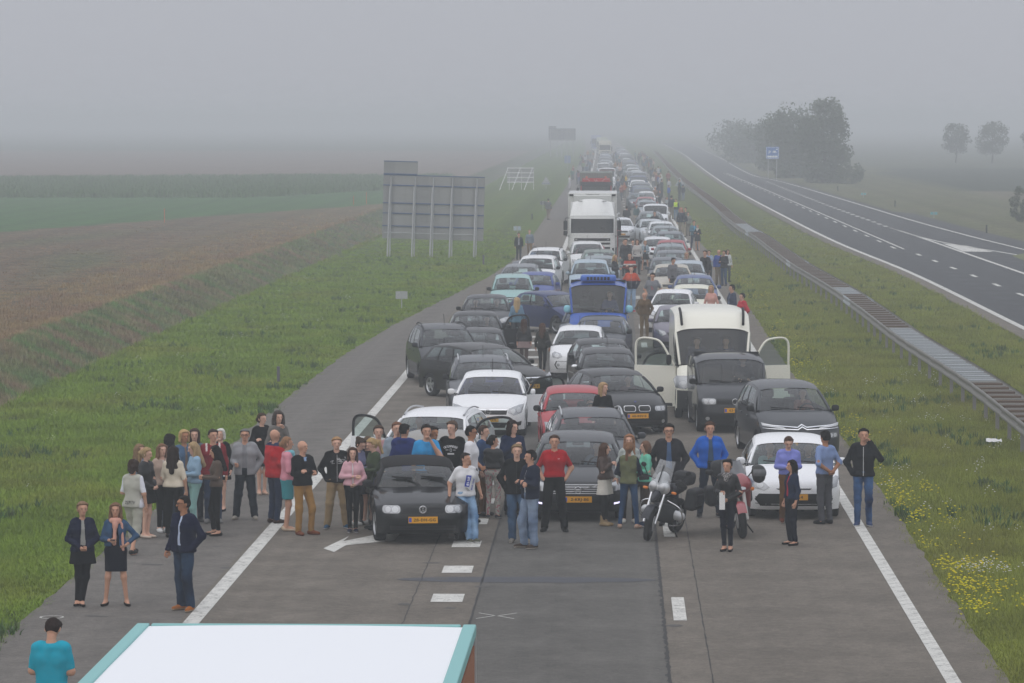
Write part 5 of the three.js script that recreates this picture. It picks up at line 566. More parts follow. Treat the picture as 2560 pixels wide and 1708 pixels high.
// ------------------------------------------------------------------ lorries, the near trailer, van details
const canvasMat = (w, h, draw, o = {}) => { const c = document.createElement('canvas'); c.width = w; c.height = h; const x = c.getContext('2d'); draw(x, w, h); const t = new THREE.CanvasTexture(c); t.colorSpace = THREE.SRGBColorSpace; return std({ map: t, roughness: 0.6, ...o }); };
const decal = (name, w, h, x, y, z, mat, parent, ry = 0, rx = 0) => { const m = mesh(name, new THREE.PlaneGeometry(w, h), mat, parent); m.position.set(x, y, z); m.rotation.set(rx, ry, 0, 'YXZ'); return m; };
function lorry(name, label, x, d, o) {
  const g = group(name, x, 0, -d, o.turn ?? 0); tag(g, label, 'lorry'); const W = o.W ?? 2.32, col = paintOf(o.color, 0), roofY = o.roofY ?? 2.75;
  // cab front as a curved sheet: v up, u across
  const zf = (u, y) => -(0.07 * u * u + 0.26 * Math.abs(u) ** 8) - (y > 1.8 ? (y - 1.8) * 0.16 : 0) - (y < 0.9 ? 0 : 0);
  const face = (y0, y1, off, u0 = -1, u1 = 1, n = 12) => gridGeo(n, 6, (a, b) => { const u = lerp(u0, u1, a), y = lerp(y0, y1, b); return [u * W / 2, y, zf(u, y) + off]; });
  mesh('cab_front', face(0.42, 1.8, 0), col, g); mesh('windscreen_frame', merge([face(1.8, 1.86, 0), face(roofY - 0.14, roofY, 0), face(1.86, roofY - 0.14, 0, -1, -0.93, 3), face(1.86, roofY - 0.14, 0, 0.93, 1, 3)]), col, g); mesh('windscreen', face(1.86, roofY - 0.14, -0.005, -0.93, 0.93), M.glass, g);
  for (const s of [-1, 1]) mesh('cab_side', gridGeo(4, 4, (a, b) => [s * W / 2, lerp(0.42, roofY, b), lerp(zf(1, lerp(0.42, roofY, b)), -1.9, s > 0 ? a : 1 - a)]), col, g);
  mesh('cab_roof', gridGeo(6, 2, (a, b) => { const u = a * 2 - 1; return [u * W / 2, roofY + 0.02 * (1 - u * u), lerp(zf(u, roofY), -1.9, b)]; }), col, g); mesh('cab_back', box(W - 0.1, roofY - 0.6, 0.05, 0, (roofY + 0.6) / 2, -1.9), M.inside, g); mesh('dashboard', box(W - 0.2, 0.5, 0.5, 0, 1.55, -0.55, 0.05), M.inside, g); for (const s of [-1, 1]) { const se = mesh('seat', seatGeo.clone(), M.seat, g); se.position.set(s * 0.55, 1.15, -1.3); } mesh('steering_wheel', (() => { const q = steerGeo.clone(); q.scale(1.2, 1.2, 1.2); q.translate(0.55, 1.86, -0.75); return q; })(), M.trim, g);
  mesh('cab_floor', box(W - 0.1, 0.5, 1.7, 0, 0.85, -1.0), M.inside, g);
  for (const [a, b] of o.bands ?? [[1.46, 1.6], [1.28, 1.38], [1.06, 1.16]]) mesh('grille', face(a, b, 0.008, -0.78, 0.78), M.trim, g);
  mesh('bumper', face(0.3, 0.62, 0.03), o.bumper ?? M.silver, g); for (const s of [-1, 1]) { mesh('headlight', lay(round(Math.min(s * 0.62, s * 1.08), Math.max(s * 0.62, s * 1.08), 0.62, 0.82, 0.05), (x2, y) => [x2, y, zf(x2 / W * 2, y) + 0.03]), M.lens, g); const w = sub('wheel', g), [t, r] = wheelGeos(0.5, 1); w.position.set(s * (W / 2 - 0.16), 0.5, -1.25); w.scale.x = 1.4; mesh('tyre', t, M.tyre, w); mesh('rim', r, M.rim, w);
    const mr = sub('door_mirror', g); mesh('mirror_housing', box(0.2, 0.48, 0.12, s * (W / 2 + 0.2), 2.25, -0.12, 0.04), M.trim, mr); mesh('wide_mirror', box(0.2, 0.24, 0.12, s * (W / 2 + 0.2), 1.86, -0.12, 0.04), M.trim, mr); mesh('mirror_arm', merge([tube([[s * W / 2, 2.62, -0.3], [s * (W / 2 + 0.2), 2.6, -0.15], [s * (W / 2 + 0.2), 2.3, -0.12]], 0.02, 5), tube([[s * W / 2, 1.7, -0.3], [s * (W / 2 + 0.18), 1.74, -0.15], [s * (W / 2 + 0.2), 1.9, -0.12]], 0.02, 5)]), M.trim, mr); mesh('wiper', tube([[s * 0.1, 1.88, 0.0], [s * 0.5, 1.92, -0.01], [s * 0.85, 1.9, -0.05]], 0.015, 4), M.trim, g); }
  if (o.visor) mesh('sun_visor', gridGeo(10, 1, (a, b) => { const u = a * 2 - 1; return [u * W / 2 * 1.02, lerp(roofY - 0.02, roofY - 0.3, b), zf(u, roofY) + lerp(0.02, 0.3, b)]; }), M.trim, g);
  const cz = -2.25, L = o.boxL ?? 7, BW = 2.5, by = o.boxY ?? 1.05, bt = o.boxT ?? 3.85; const bm = o.boxMat ?? paintOf(0xd5d6d2, 0); mesh('cargo_box', box(BW, bt - by, L, 0, (bt + by) / 2, cz - L / 2, 0.04), bm, g); mesh('chassis', box(1.0, 0.35, L + 1.2, 0, 0.8, cz - L / 2 + 0.3), M.trim, g); for (const s of [-1, 1]) for (const z of [cz - L + 1.5, cz - L + 2.8]) { const w = sub('wheel', g), [t, r] = wheelGeos(0.5, 1); w.position.set(s * (BW / 2 - 0.18), 0.5, z); w.scale.x = 1.6; mesh('tyre', t, M.tyre, w); mesh('rim', r, M.rim, w); }
  return { g, zf, W, col, face };
}
{ const T = lorry('white_lorry', 'white refrigerated lorry with a roof deflector in the middle lane', -1.22, 200, { color: 0xe2e3e0, roofY: 2.72 });
  // wind deflector
  mesh('roof_deflector', gridGeo(12, 8, (a, b) => { const u = a * 2 - 1, y = lerp(2.72, 3.52, b), w = lerp(1.13, 0.98, b), k = smooth(0.35, 1, Math.abs(u)); return [u * w, y + 0.05 * (1 - u * u) * b - 0.55 * b * 0 - k * 0.12 * b, -0.2 - 0.85 * b ** 1.3 - k * 0.55 * (1 - 0.3 * b)]; }), T.col, T.g); for (const s of [-1, 1]) mesh('deflector_side', gridGeo(3, 3, (a, b) => [s * lerp(lerp(1.13, 0.98, b), 1.14, a), lerp(2.72, 3.40, b), lerp(-0.75 - 0.75 * b, -2.0, a)]), T.col, T.g);
  mesh('cooling_unit', box(1.95, 0.5, 0.35, 0, 3.5, -2.1, 0.06), paintOf(0xcfd1cd, 0), T.g); for (const s of [-1, 1]) mesh('marker_light', box(0.2, 0.1, 0.04, s * 1.08, 3.74, -2.24 + 0.01), M.trim, T.g); for (const s of [-1, 1]) mesh('deflector_slot', box(0.2, 0.035, 0.05, s * 0.62, 3.46, -0.98), M.trim, T.g);
  decal('lettering', 0.95, 0.11, 0, 3.765, -2.242, canvasMat(512, 64, (x, w, h) => { x.fillStyle = '#d5d6d2'; x.fillRect(0, 0, w, h); x.fillStyle = '#111'; x.font = 'bold 56px sans-serif'; x.textAlign = 'center'; x.textBaseline = 'middle'; x.fillText('THERMO KING', w / 2, h / 2); }), T.g);
  for (const [t, x0, w] of [['DAF', -0.72, 0.34], ['CF', 0.76, 0.28]]) decal('lettering', w, 0.12, x0, 1.53, -0.03, canvasMat(128, 48, (x, cw, h) => { x.fillStyle = '#0a0a0a'; x.fillRect(0, 0, cw, h); x.fillStyle = '#e8e8e8'; x.font = 'bold 46px sans-serif'; x.textAlign = 'center'; x.textBaseline = 'middle'; x.save(); x.translate(cw / 2, h / 2); x.scale(t === 'CF' ? 1.4 : 1.2, 0.9); x.fillText(t, 0, 0); x.restore(); }), T.g);
  decal('lettering', 0.3, 0.09, 0.62, 1.70, -0.02, printMat((x, w, h) => { x.strokeStyle = '#c9a03a'; x.lineWidth = 9; x.beginPath(); x.moveTo(10, 90); x.bezierCurveTo(60, 20, 90, 120, 140, 60); x.bezierCurveTo(180, 20, 200, 80, 246, 30); x.stroke(); }), T.g);
  mesh('wing', box(0.05, 1.5, 0.5, 1.28, 1.35, -1.7), std({ color: L3(0.3, 0.05, 0.05), roughness: 0.5 }), T.g); }
{ const T = lorry('red_lorry', 'red lorry with a grey ribbed container behind the white lorry', -1.55, 300, { color: 0xb02a2e, roofY: 2.95, W: 2.35, visor: true, boxMat: std({ color: L3(0.20, 0.22, 0.20), roughness: 0.8 }), boxT: 3.62, boxL: 6.5 });
  for (let i = 0; i < 15; i++) mesh('container_rib', box(0.07, 1.1, 0.08, -1.15 + i * 2.3 / 14, 3.0, -2.2), std({ color: L3(0.26, 0.28, 0.26), roughness: 0.8 }), T.g); mesh('roof_board', box(2.1, 0.36, 0.12, 0, 3.02, -0.7, 0.03), T.col, T.g);
  const wm = M.white; for (const s of [-1, 1]) mesh('roof_stripe', merge([bar([s * 1.0, 3.13, -0.62], [s * 0.62, 3.13, -0.62], 0.05, 0.02), bar([s * 0.62, 3.13, -0.62], [s * 0.42, 2.9, -0.62], 0.05, 0.02)]), wm, T.g); mesh('emblem', merge([bar([-0.16, 3.12, -0.62], [-0.04, 2.93, -0.62], 0.035, 0.02), bar([-0.04, 2.93, -0.62], [0.04, 3.12, -0.62], 0.035, 0.02), bar([0.04, 3.0, -0.62], [0.16, 2.95, -0.62], 0.05, 0.02)]), wm, T.g); for (const s of [-1, 1]) mesh('roof_lamp', box(0.16, 0.14, 0.12, s * 0.72, 3.27, -0.75, 0.03), std({ color: L3(0.6, 0.12, 0.05), roughness: 0.4 }), T.g); }
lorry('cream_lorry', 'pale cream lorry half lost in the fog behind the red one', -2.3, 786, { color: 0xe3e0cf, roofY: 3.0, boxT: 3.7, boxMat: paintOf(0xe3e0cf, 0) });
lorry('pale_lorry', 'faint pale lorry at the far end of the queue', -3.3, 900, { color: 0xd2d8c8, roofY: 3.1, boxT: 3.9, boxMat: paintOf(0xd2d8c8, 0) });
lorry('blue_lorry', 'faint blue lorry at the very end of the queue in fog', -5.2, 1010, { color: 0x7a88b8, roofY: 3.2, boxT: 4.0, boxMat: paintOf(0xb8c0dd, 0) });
{ const V2 = car('high_roof_van', 'white-topped minibus with a dark red band standing behind the red lorry', 'minibus', 'plain', WHITE, 1516, 402, 0, { q: 1, metal: 0 }); V2.position.set(-1.05, 0, -440); mesh('red_band', box(1.7, 0.16, 0.06, 0, 2.1, 1.28), std({ color: L3(0.3, 0.05, 0.06), roughness: 0.5 }), V2); }
// near trailer, seen from above at the bottom edge of the picture
{ const h = 3.7, far = -at(343, 1563, h).z, xl = at(343, 1563, h).x, xr = at(1190, 1563, h).x, W = xr - xl, L = 13.4, g = group('box_trailer', (xl + xr) / 2, 0, -far, 0); g.rotation.y = -0.006; tag(g, 'white trailer roof with pale teal edges under the camera', 'trailer');
  const roofM = std({ color: L3(0.80, 0.82, 0.84), roughness: 0.5 }), teal = std({ color: L3(0.24, 0.47, 0.46), roughness: 0.55 }), brown = std({ color: L3(0.32, 0.14, 0.085), roughness: 0.6 });
  mesh('roof', gridGeo(6, 12, (a, b) => { const u = a * 2 - 1; return [u * (W / 2 - 0.085), h + 0.012 * (1 - u * u) + 0.004 * noise(u * 3, b * 9), 0.07 + (1 - b) * (L - 0.1)]; }), roofM, g); for (const s of [-1, 1]) { mesh('edge_rail', box(0.1, 0.09, L, s * (W / 2 - 0.045), h - 0.03, L / 2, 0.012), teal, g); mesh('side_panel', box(0.03, h - 1.25, L - 0.02, s * (W / 2 - 0.02), (h + 1.1) / 2 - 0.06, L / 2), brown, g); mesh('corner_post', box(0.06, h - 1.1, 0.08, s * (W / 2 - 0.025), (h + 1.1) / 2 - 0.05, 0.045), M.silver, g); }
  mesh('edge_rail', box(W - 0.22, 0.09, 0.07, 0, h - 0.03, 0.035, 0.012), teal, g); mesh('front_panel', box(W - 0.14, h - 1.3, 0.03, 0, (h + 1.1) / 2 - 0.05, 0.03), roofM, g); mesh('chassis', box(1, 0.25, L - 1, 0, 1.0, L / 2), M.trim, g); for (const s of [-1, 1]) for (const z of [3, 8.6, 9.9]) { const w = sub('wheel', g), [t, r] = wheelGeos(0.5, 1); w.position.set(s * (W / 2 - 0.2), 0.5, z); w.scale.x = 1.5; mesh('tyre', t, M.tyre, w); mesh('rim', r, M.rim, w); } }
// fittings of the vans
{ const g = cars.blueVan, K = g.K, bl = std({ color: L3(0.06, 0.15, 0.5), roughness: 0.5 }); mesh('cooling_unit', (() => { const b2 = box(1.15, 0.2, 0.7, 0, 2.47, K.hl - 2.1, 0.08); return b2; })(), bl, g); for (let i = 0; i < 7; i++) mesh('unit_vent', box(0.07, 0.1, 0.03, -0.33 + i * 0.11, 2.47, K.hl - 1.745), M.trim, g);
  decal('lettering', 0.85, 0.22, 0.36, 1.30, K.hl - 0.5, printMat((x, w, h) => { x.fillStyle = '#e9ecf4'; x.font = 'bold 92px sans-serif'; x.textAlign = 'right'; x.textBaseline = 'middle'; x.fillText('rkt', w - 6, h / 2); }), g, 0, -0.85); }
{ const g = cars.iveco, K = g.K; for (const s of [-1, 1]) mesh('roof_strip', tube([[s * 0.78, 2.33, K.hl - 1.45], [s * 0.80, 2.6, K.hl - 1.78], [s * 0.81, 2.71, K.hl - 2.3]], 0.035, 6), M.trim, g);
  decal('badge', 0.3, 0.17, 0.02, 1.19, K.hl - 0.41, printMat((x, w, h) => { x.fillStyle = '#24345f'; x.beginPath(); x.ellipse(w / 2, h / 2, 90, 56, 0, 0, 7); x.fill(); x.fillStyle = '#eee'; x.fillRect(60, 50, 136, 28); x.fillStyle = '#b03030'; x.fillRect(80, 56, 90, 10); }), g, 0, -0.9);
  const dm = printMat((x, w, h) => { x.fillStyle = '#b85a54'; for (let i = 0; i < 11; i++) x.fillRect(12 + i * 20, 16 + (i % 3) * 4, 14, 14 - (i % 2) * 5); x.fillStyle = '#9a9a96'; for (let r = 0; r < 3; r++) for (let i = 0; i < 12; i++) x.fillRect(40 + i * 15, 48 + r * 20, 10, 8 - (i * (r + 2)) % 3); }, 256, 112);
  g.traverse((d) => { if (d.name === 'open_door') { const s = Math.sign(d.position.x); decal('lettering', 0.62, 0.27, s * -0.045, 1.0, -0.62, dm, d, s > 0 ? -Math.PI / 2 : Math.PI / 2); mesh('door_trim', box(0.1, 0.3, 0.95, 0, 0.42, -0.55, 0.02), M.plastic, d); } }); }
// ------------------------------------------------------------------ the people at the front
const phoneGeo = box(0.075, 0.015, 0.14, 0, 0, 0, 0.005), phone = (side, label) => [side, 'mobile_phone', label, 'phone', phoneGeo, M.black];
const denim = (c) => ({ color: c, mottle: 0.22 }), F = (o) => person({ sex: 'f', ...o }), Mn = (o) => person({ ...o });
const twoTone = (cHi, yCut) => (x, y, z, c) => y > yCut ? hex(cHi) : c;
// shirt prints
const prGuinness = printMat((x, w, h) => { x.fillStyle = '#e6e6e6'; x.textAlign = 'center'; x.font = 'bold 46px serif'; const t = 'GUINNESS'; for (let i = 0; i < 8; i++) { const a = (i - 3.5) * 0.17; x.save(); x.translate(w / 2 + Math.sin(a) * 150, 62 + (1 - Math.cos(a)) * 90); x.rotate(a); x.fillText(t[i], 0, 0); x.restore(); } x.strokeStyle = '#e6e6e6'; x.lineWidth = 5; x.strokeRect(w / 2 - 12, 84, 24, 42); x.fillRect(50, 98, 44, 8); x.fillRect(162, 98, 44, 8); x.fillRect(w / 2 - 52, 150, 104, 26); }, 256, 192);
const prBlue = printMat((x, w, h) => { x.save(); x.translate(20, 8); x.fillStyle = '#2f41a8'; x.beginPath(); x.moveTo(60, 0); x.lineTo(150, 10); x.lineTo(110, 180); x.lineTo(20, 170); x.fill(); x.fillStyle = '#fff'; x.font = 'bold 58px sans-serif'; x.save(); x.translate(98, 166); x.rotate(-1.36); x.fillText('BLUE', 0, 0); x.restore(); x.fillStyle = '#3a4cb0'; x.save(); x.translate(165, 235); x.rotate(-1.3); x.font = 'bold 40px sans-serif'; x.fillText('M58 LINE', 0, 0); x.restore(); x.strokeStyle = '#9a9a9a'; x.lineWidth = 5; for (let i = 0; i < 5; i++) { x.beginPath(); x.moveTo(30 + i * 9, 185); x.lineTo(80 + i * 12, 240); x.stroke(); } x.restore(); }, 256, 256);
const prJ = printMat((x) => { x.fillStyle = '#1d3a78'; x.font = 'bold 110px sans-serif'; x.fillText('J&', 40, 105); }), prR = printMat((x) => { x.fillStyle = '#c02030'; x.font = 'bold 90px sans-serif'; x.fillText('RS', 30, 95); });
const prA = printMat((x) => { x.fillStyle = '#a06068'; x.fillRect(70, 10, 60, 50); x.fillRect(100, 60, 80, 44); x.fillRect(60, 90, 50, 30); });
const prLace = printMat((x, w, h) => { x.fillStyle = '#5a5a58'; const R = rng(5); for (let i = 0; i < 90; i++) x.fillRect(R() * w, 20 + R() * 90, 3 + R() * 5, 12 + R() * 20); });
const prWhite = printMat((x, w, h) => { x.strokeStyle = '#b8b8b8'; x.lineWidth = 4; const R = rng(9); for (let i = 0; i < 24; i++) { const a = R() * w, b = R() * h; x.strokeRect(a, b, 10 + R() * 26, 6 + R() * 14); } });
const prText = printMat((x) => { x.fillStyle = '#e8d8d8'; x.fillRect(60, 50, 90, 10); x.fillRect(70, 66, 70, 8); });
Mn({ label: 'boy in a turquoise T-shirt seen from behind, looking down, in the bottom left corner', x: 128, head: 1546, h: 1.78, face: 172, look: 0, nod: 32, arms: ['phone', 'phone'], legs: 'stand', top: { color: 0x1f9cb4, e: 0.02, sleeve: 0.42, hem: 0.9 }, bottom: { color: 0x2a3550, jeans: true }, shoes: { color: 0x333333 }, hair: { style: 'crop', color: 0x2c1d16 } });
F({ label: 'woman in a navy quilted jacket with skirt and dark leggings, leftmost of the standing people', x: 207, head: 1257, feet: 1515, face: 12, look: 10, arms: ['front', 'front'], legs: 'cross', top: { color: 0x0f1730, e: 0.028, puff: true, open: 0.045, inner: 0x9c9c98, hem: 0.93 }, bottom: { skirt: 0.72, color: 0x090b14, legs: 0x090a10 }, shoes: { color: 0x15100d, flat: true }, hair: { style: 'lowbun', color: 0x8e6a42 }, skin: 'mid' });
F({ label: 'woman in a denim jacket, navy dress and long pink scarf holding a phone', x: 290, head: 1260, feet: 1515, face: 3, arms: ['phone', 'hip'], legs: 'wide', top: { ...denim(0x34506f), e: 0.016, open: 0.065, inner: 0x0b0f20, hem: 1.03, sleeve: 0.85 }, bottom: { skirt: 0.60, color: 0x0b0f20, flare: 0.0 }, shoes: { color: 0x15100d, flat: true }, hair: { style: 'long', color: 0x7d5632 }, scarf: 0xcf9c8c, scarfLong: true, item: phone(-1, 'phone in the hand of the woman with the long pink scarf') });
Mn({ label: 'man in a dark blue quilted gilet, jeans and tan shoes', x: 460, head: 1242, feet: 1526, face: -38, look: -28, arms: ['loose', 'pocket'], legs: 'contra', fat: 0.01, top: { color: 0x0d1430, e: 0.03, puff: true, open: 0.035, openX: 0.02, inner: 0xb9c3da, hem: 0.9 }, bottom: { color: 0x121d30, color2: 0x25384f, fit: 'loose', jeans: true }, shoes: { color: 0x9a5c28, sole: 0xb09a80 }, hair: { style: 'crop', color: 0x1d1816 }, skin: 'tan', glasses: true });
F({ label: 'woman in a pale grey sleeveless vest and grey knee-length trousers seen from behind', x: 334, head: 1151, feet: 1386, face: 160, look: 0, arms: ['down', 'phone'], legs: 'walk', top: { color: 0xb4b3a9, e: 0.022, sleeve: 0.45, hem: 0.88, pattern: (x, y, z, c) => Math.abs(x) > 0.175 ? hex(0xd9dae2) : c, print: { back: true, y: 0.98, w: 0.2, h: 0.1, mat: prLace } }, bottom: { color: 0xaaa99d, fit: 'loose', to: 0.72 }, shoes: { color: 0x2a2826 }, hair: { style: 'bob', color: 0x3a2518 }, fat: 0.012, item: phone(1, 'dark phone in the hand of the woman in the grey vest') });
F({ label: 'girl with a blond ponytail in a black leather jacket and short black skirt', x: 366, head: 1121, feet: 1345, face: 62, look: 10, nod: 8, arms: ['front', 'front'], legs: 'close', top: { color: 0x131518, e: 0.02, rough: 0.5, hem: 0.95, collar: true }, bottom: { skirt: 0.68, color: 0x0c0c0e, flare: 0.05 }, shoes: { color: 0xc8b8a8, flat: true }, hair: { style: 'pony', color: 0xb08c50 }, skin: 'pale' });
F({ label: 'girl with light brown hair in a pale blue top behind the ponytail girl', x: 349, head: 1113, h: 1.66, face: 55, arms: ['down', 'down'], top: { color: 0x8fa3b5, e: 0.016 }, bottom: { color: 0x30343c }, hair: { style: 'long', color: 0x8f6c45 }, skin: 'pale' });
F({ label: 'smiling woman in a beige blazer, black trousers and white sneakers', x: 406, head: 1112, feet: 1331, face: 30, arms: ['down', 'phone'], legs: 'close', top: { color: 0xb09a8c, e: 0.018, open: 0.03, inner: 0xc8c0b8, hem: 0.95 }, bottom: { color: 0x0c0c0e, fit: 'slim', to: 0.95 }, shoes: { color: 0xdcdcda, sole: 0xe8e8e8 }, hair: { style: 'long', color: 0x845a38 }, skin: 'pale' });
F({ label: 'woman with very long dark brown hair in a cream top, seen from behind', x: 434, head: 1118, feet: 1344, face: 170, arms: ['down', 'phone'], legs: 'stand', top: { color: 0xd2c7b4, e: 0.02, sleeve: 0.5, hem: 0.98, wide: 0.01 }, bottom: { color: 0x0a0a0c, fit: 'mid', to: 0.97 }, shoes: { color: 0x121010, flat: true }, hair: { style: 'long', color: 0x2c1b13 } });
F({ label: 'person with dark wavy hair in a light blue shirt facing away amid the girls', x: 424, head: 1087, h: 1.74, face: 150, arms: ['down', 'down'], top: { color: 0x9ab4c8, e: 0.016 }, bottom: { color: 0x26303e }, hair: { style: 'mid', color: 0x1d1713 } });
F({ label: 'tanned blonde woman in a mid-blue denim jacket at the back of the girl group', x: 460, head: 1077, h: 1.75, face: 30, arms: ['down', 'down'], top: { ...denim(0x4a6480), e: 0.018, open: 0.035, inner: 0x7a6a60 }, bottom: { color: 0x2a3444 }, hair: { style: 'bob', color: 0xc49a52 }, skin: 'tan' });
F({ label: 'brown-haired woman in a grey-blue jacket facing the camera, behind the girl in mint jeans', x: 486, head: 1074, h: 1.74, face: 5, arms: ['down', 'down'], top: { color: 0x5a6670, e: 0.018 }, bottom: { color: 0x2a2e36 }, hair: { style: 'mid', color: 0x4a3526 }, skin: 'pale' });
F({ label: 'blonde girl in a light denim jacket and mint green jeans', x: 487, head: 1107, feet: 1333, face: -68, nod: 12, arms: ['phone', 'phone'], legs: 'contra', top: { ...denim(0x8fadc4), e: 0.02, hem: 0.98 }, bottom: { color: 0x9cc9c4, fit: 'slim' }, shoes: { color: 0xc89494, sole: 0xdddddd }, hair: { style: 'long', color: 0xb08f58 }, skin: 'pale', item: phone(1, 'phone held by the girl in mint green jeans') });
Mn({ label: 'man in a dark red varsity jacket with pale sleeves trim', x: 533, head: 1075, feet: 1308, face: 8, look: 22, arms: ['down', 'down'], top: { color: 0x7c1a24, e: 0.022, pattern: (x, y, z, c) => y > 1.36 && Math.abs(x) > 0.1 && Math.abs(x) < 0.135 ? hex(0xcfc8c4) : c }, bottom: { color: 0x2b3a52, jeans: true }, shoes: { color: 0x7a7a78 }, hair: { style: 'crop', color: 0x3a2a1f } });
F({ label: 'white-haired woman in a black coat with white trim, hand at her mouth', x: 552, head: 1074, feet: 1278, face: -12, arms: ['mouth', 'down'], legs: 'close', top: { color: 0x0f1013, e: 0.022, hem: 0.72, wide: 0.01, pattern: (x, y, z, c) => (y > 1.30 && Math.abs(Math.abs(x) - 0.05 - (1.46 - y) * 0.2) < 0.012 && z > 0.05) || (y < 0.785 && y > 0.765) ? hex(0xd8d8d8) : c }, bottom: { skirt: 0.68, color: 0x0f1013 }, shoes: { color: 0x141212, flat: true }, hair: { style: 'bob', color: 0xd2cfc6 }, skin: 'pale' });
F({ label: 'woman with long black hair in a brown leather jacket and black trousers, facing left', x: 541, head: 1116, feet: 1340, face: -78, nod: 10, arms: ['phone', 'phone'], legs: 'contraR', top: { color: 0x54473d, e: 0.02, rough: 0.55, hem: 0.97 }, bottom: { color: 0x0b0b0d, fit: 'slim', to: 0.94 }, shoes: { color: 0x131110, flat: true }, hair: { style: 'long', color: 0x120e0d } });
Mn({ label: 'grey-haired man with glasses in a light grey jacket and dark jeans', x: 613, head: 1074, feet: 1300, face: 0, arms: ['hold', 'pocket'], legs: 'wide', fat: 0.012, top: { color: 0x8f9093, e: 0.032, open: 0.05, inner: 0x85868a, hem: 0.88, collar: true }, bottom: { color: 0x1c2530, fit: 'loose', jeans: true }, shoes: { color: 0x9a948a, sole: 0xb8b2a8 }, hair: { style: 'crop', color: 0x6e6d6a }, skin: 'mid', glasses: true });
F({ label: 'woman in a long black coat with folded arms, looking right', x: 655, head: 1035, feet: 1237, face: 20, look: 35, arms: 'cross', legs: 'close', top: { color: 0x0c0c0e, e: 0.024, hem: 0.64, wide: 0.0 }, bottom: { skirt: 0.62, color: 0x0c0c0e }, shoes: { color: 0xb49a88, flat: true }, hair: { style: 'lowbun', color: 0x4b3626 }, skin: 'pale' });
F({ label: 'woman with curly grey-brown hair and a hand on her chin', x: 696, head: 1031, h: 1.72, face: 25, arms: ['down', 'chin'], legs: 'stand', top: { color: 0x6a6662, e: 0.02 }, bottom: { color: 0x2c2a2c }, hair: { style: 'curly', color: 0x4a3e36 }, skin: 'pale' });
Mn({ label: 'bald man in a red jacket with jeans, turned away', x: 688, head: 1074.5, feet: 1308, face: 128, arms: ['down', 'down'], legs: 'stand', fat: 0.02, top: { color: 0xb02028, e: 0.03, hem: 0.86, pattern: (x, y, z, c) => y > 1.455 ? hex(0x1b2a48) : c }, bottom: { color: 0x1d2b45, jeans: true }, shoes: { color: 0x3a2a24 }, hair: { style: 'bald' }, skin: 'mid' });
F({ label: 'woman in a pink jacket and teal skirt wearing cream heels', x: 719, head: 1094.5, feet: 1327, face: 100, arms: ['front', 'front'], legs: 'stand', top: { color: 0xcf8b98, e: 0.02, hem: 0.96 }, bottom: { skirt: 0.60, color: 0x3f8f98, flare: -0.005 }, shoes: { color: 0xcab49c, flat: true }, hair: { style: 'lowbun', color: 0x9b6a3c }, scarf: 0x7ab8c4, skin: 'mid' });
Mn({ label: 'bald man in a black jacket and khaki trousers with folded arms', x: 757, head: 1103, feet: 1338, face: 42, look: 12, arms: 'cross', legs: 'contra', top: { color: 0x0c0d12, e: 0.024, hem: 0.93, collar: true, pattern: (x, y, z, c) => y > 1.38 && Math.abs(x) < 0.03 && z > 0.06 ? hex(0x8fa6c8) : c }, bottom: { color: 0x9a743e, fit: 'mid' }, shoes: { color: 0x6e3a1e }, hair: { style: 'bald' }, skin: 'mid' });
Mn({ label: 'smiling blond young man in a black hooded jacket and beige trousers', x: 842, head: 1095, feet: 1322, face: 8, arms: ['pocket', 'pocket'], legs: 'wide', top: { color: 0x0d0d10, e: 0.024, hood: true, zip: 0x9a9a9a, print: { y: 1.33, w: 0.34, h: 0.13, mat: prWhite } }, bottom: { color: 0x9c8663, fit: 'loose' }, shoes: { color: 0x24506e, sole: 0xd8d8d8 }, hair: { style: 'short', color: 0xb07f3f }, skin: 'pale' });
F({ label: 'girl in a pale pink leather jacket and black trousers', x: 882, head: 1121, feet: 1331.6, face: 5, arms: ['cross', 'front'], legs: 'close', top: { color: 0xcf9fa8, e: 0.018, rough: 0.5, hem: 0.98, collar: true, open: 0.018, inner: 0xd4d0d0 }, bottom: { color: 0x0b0b0e, fit: 'slim' }, shoes: { color: 0x1d1f33, sole: 0xcccccc }, hair: { style: 'long', color: 0x4e3020 }, skin: 'pale' });
F({ label: 'girl with a hair bun bending over a phone behind the pink jacket girl', x: 896, head: 1095.5, h: 1.62, face: 60, nod: 28, arms: ['phone', 'phone'], legs: 'contra', top: { color: 0x6a6d88, e: 0.018 }, bottom: { skirt: 0.62, color: 0x3a3a44 }, shoes: { color: 0xd0d0ce }, hair: { style: 'bun', color: 0x43301f }, skin: 'pale' });
F({ label: 'long-haired girl in a black top looking down at a phone', x: 918, head: 1091, h: 1.64, face: 15, nod: 30, arms: ['phone', 'phone'], legs: 'stand', top: { color: 0x111113, e: 0.018 }, bottom: { skirt: 0.72, color: 0x4a4038, legs: 0x17120f }, shoes: { color: 0x121212, boot: true }, hair: { style: 'long', color: 0x5c432b }, skin: 'pale', item: phone(1, 'phone the three girls beside the cabriolet look at') });
F({ label: 'blonde girl with a long ponytail in an olive green parka', x: 934, head: 1096.6, h: 1.68, face: -70, nod: 20, arms: ['phone', 'phone'], legs: 'stand', top: { color: 0x3c4832, e: 0.024, hem: 0.8, pattern: (x, y, z, c) => y < 0.86 && Math.sin(y * 90) > 0.2 ? hex(0x5a4030) : c }, bottom: { skirt: 0.7, color: 0x2a2420, legs: 0x1c1613 }, shoes: { color: 0x111111, boot: true }, hair: { style: 'pony', color: 0xb48f4a }, skin: 'pale' });
Mn({ label: 'boy with short brown hair in a pale pink shirt beside the open left door', x: 946, head: 1066, h: 1.76, face: 10, arms: ['down', 'hold'], top: { color: 0xb88f92, e: 0.016, sleeve: 0.45 }, bottom: { color: 0x2c303a }, hair: { style: 'short', color: 0x4e3826 }, skin: 'pale' });
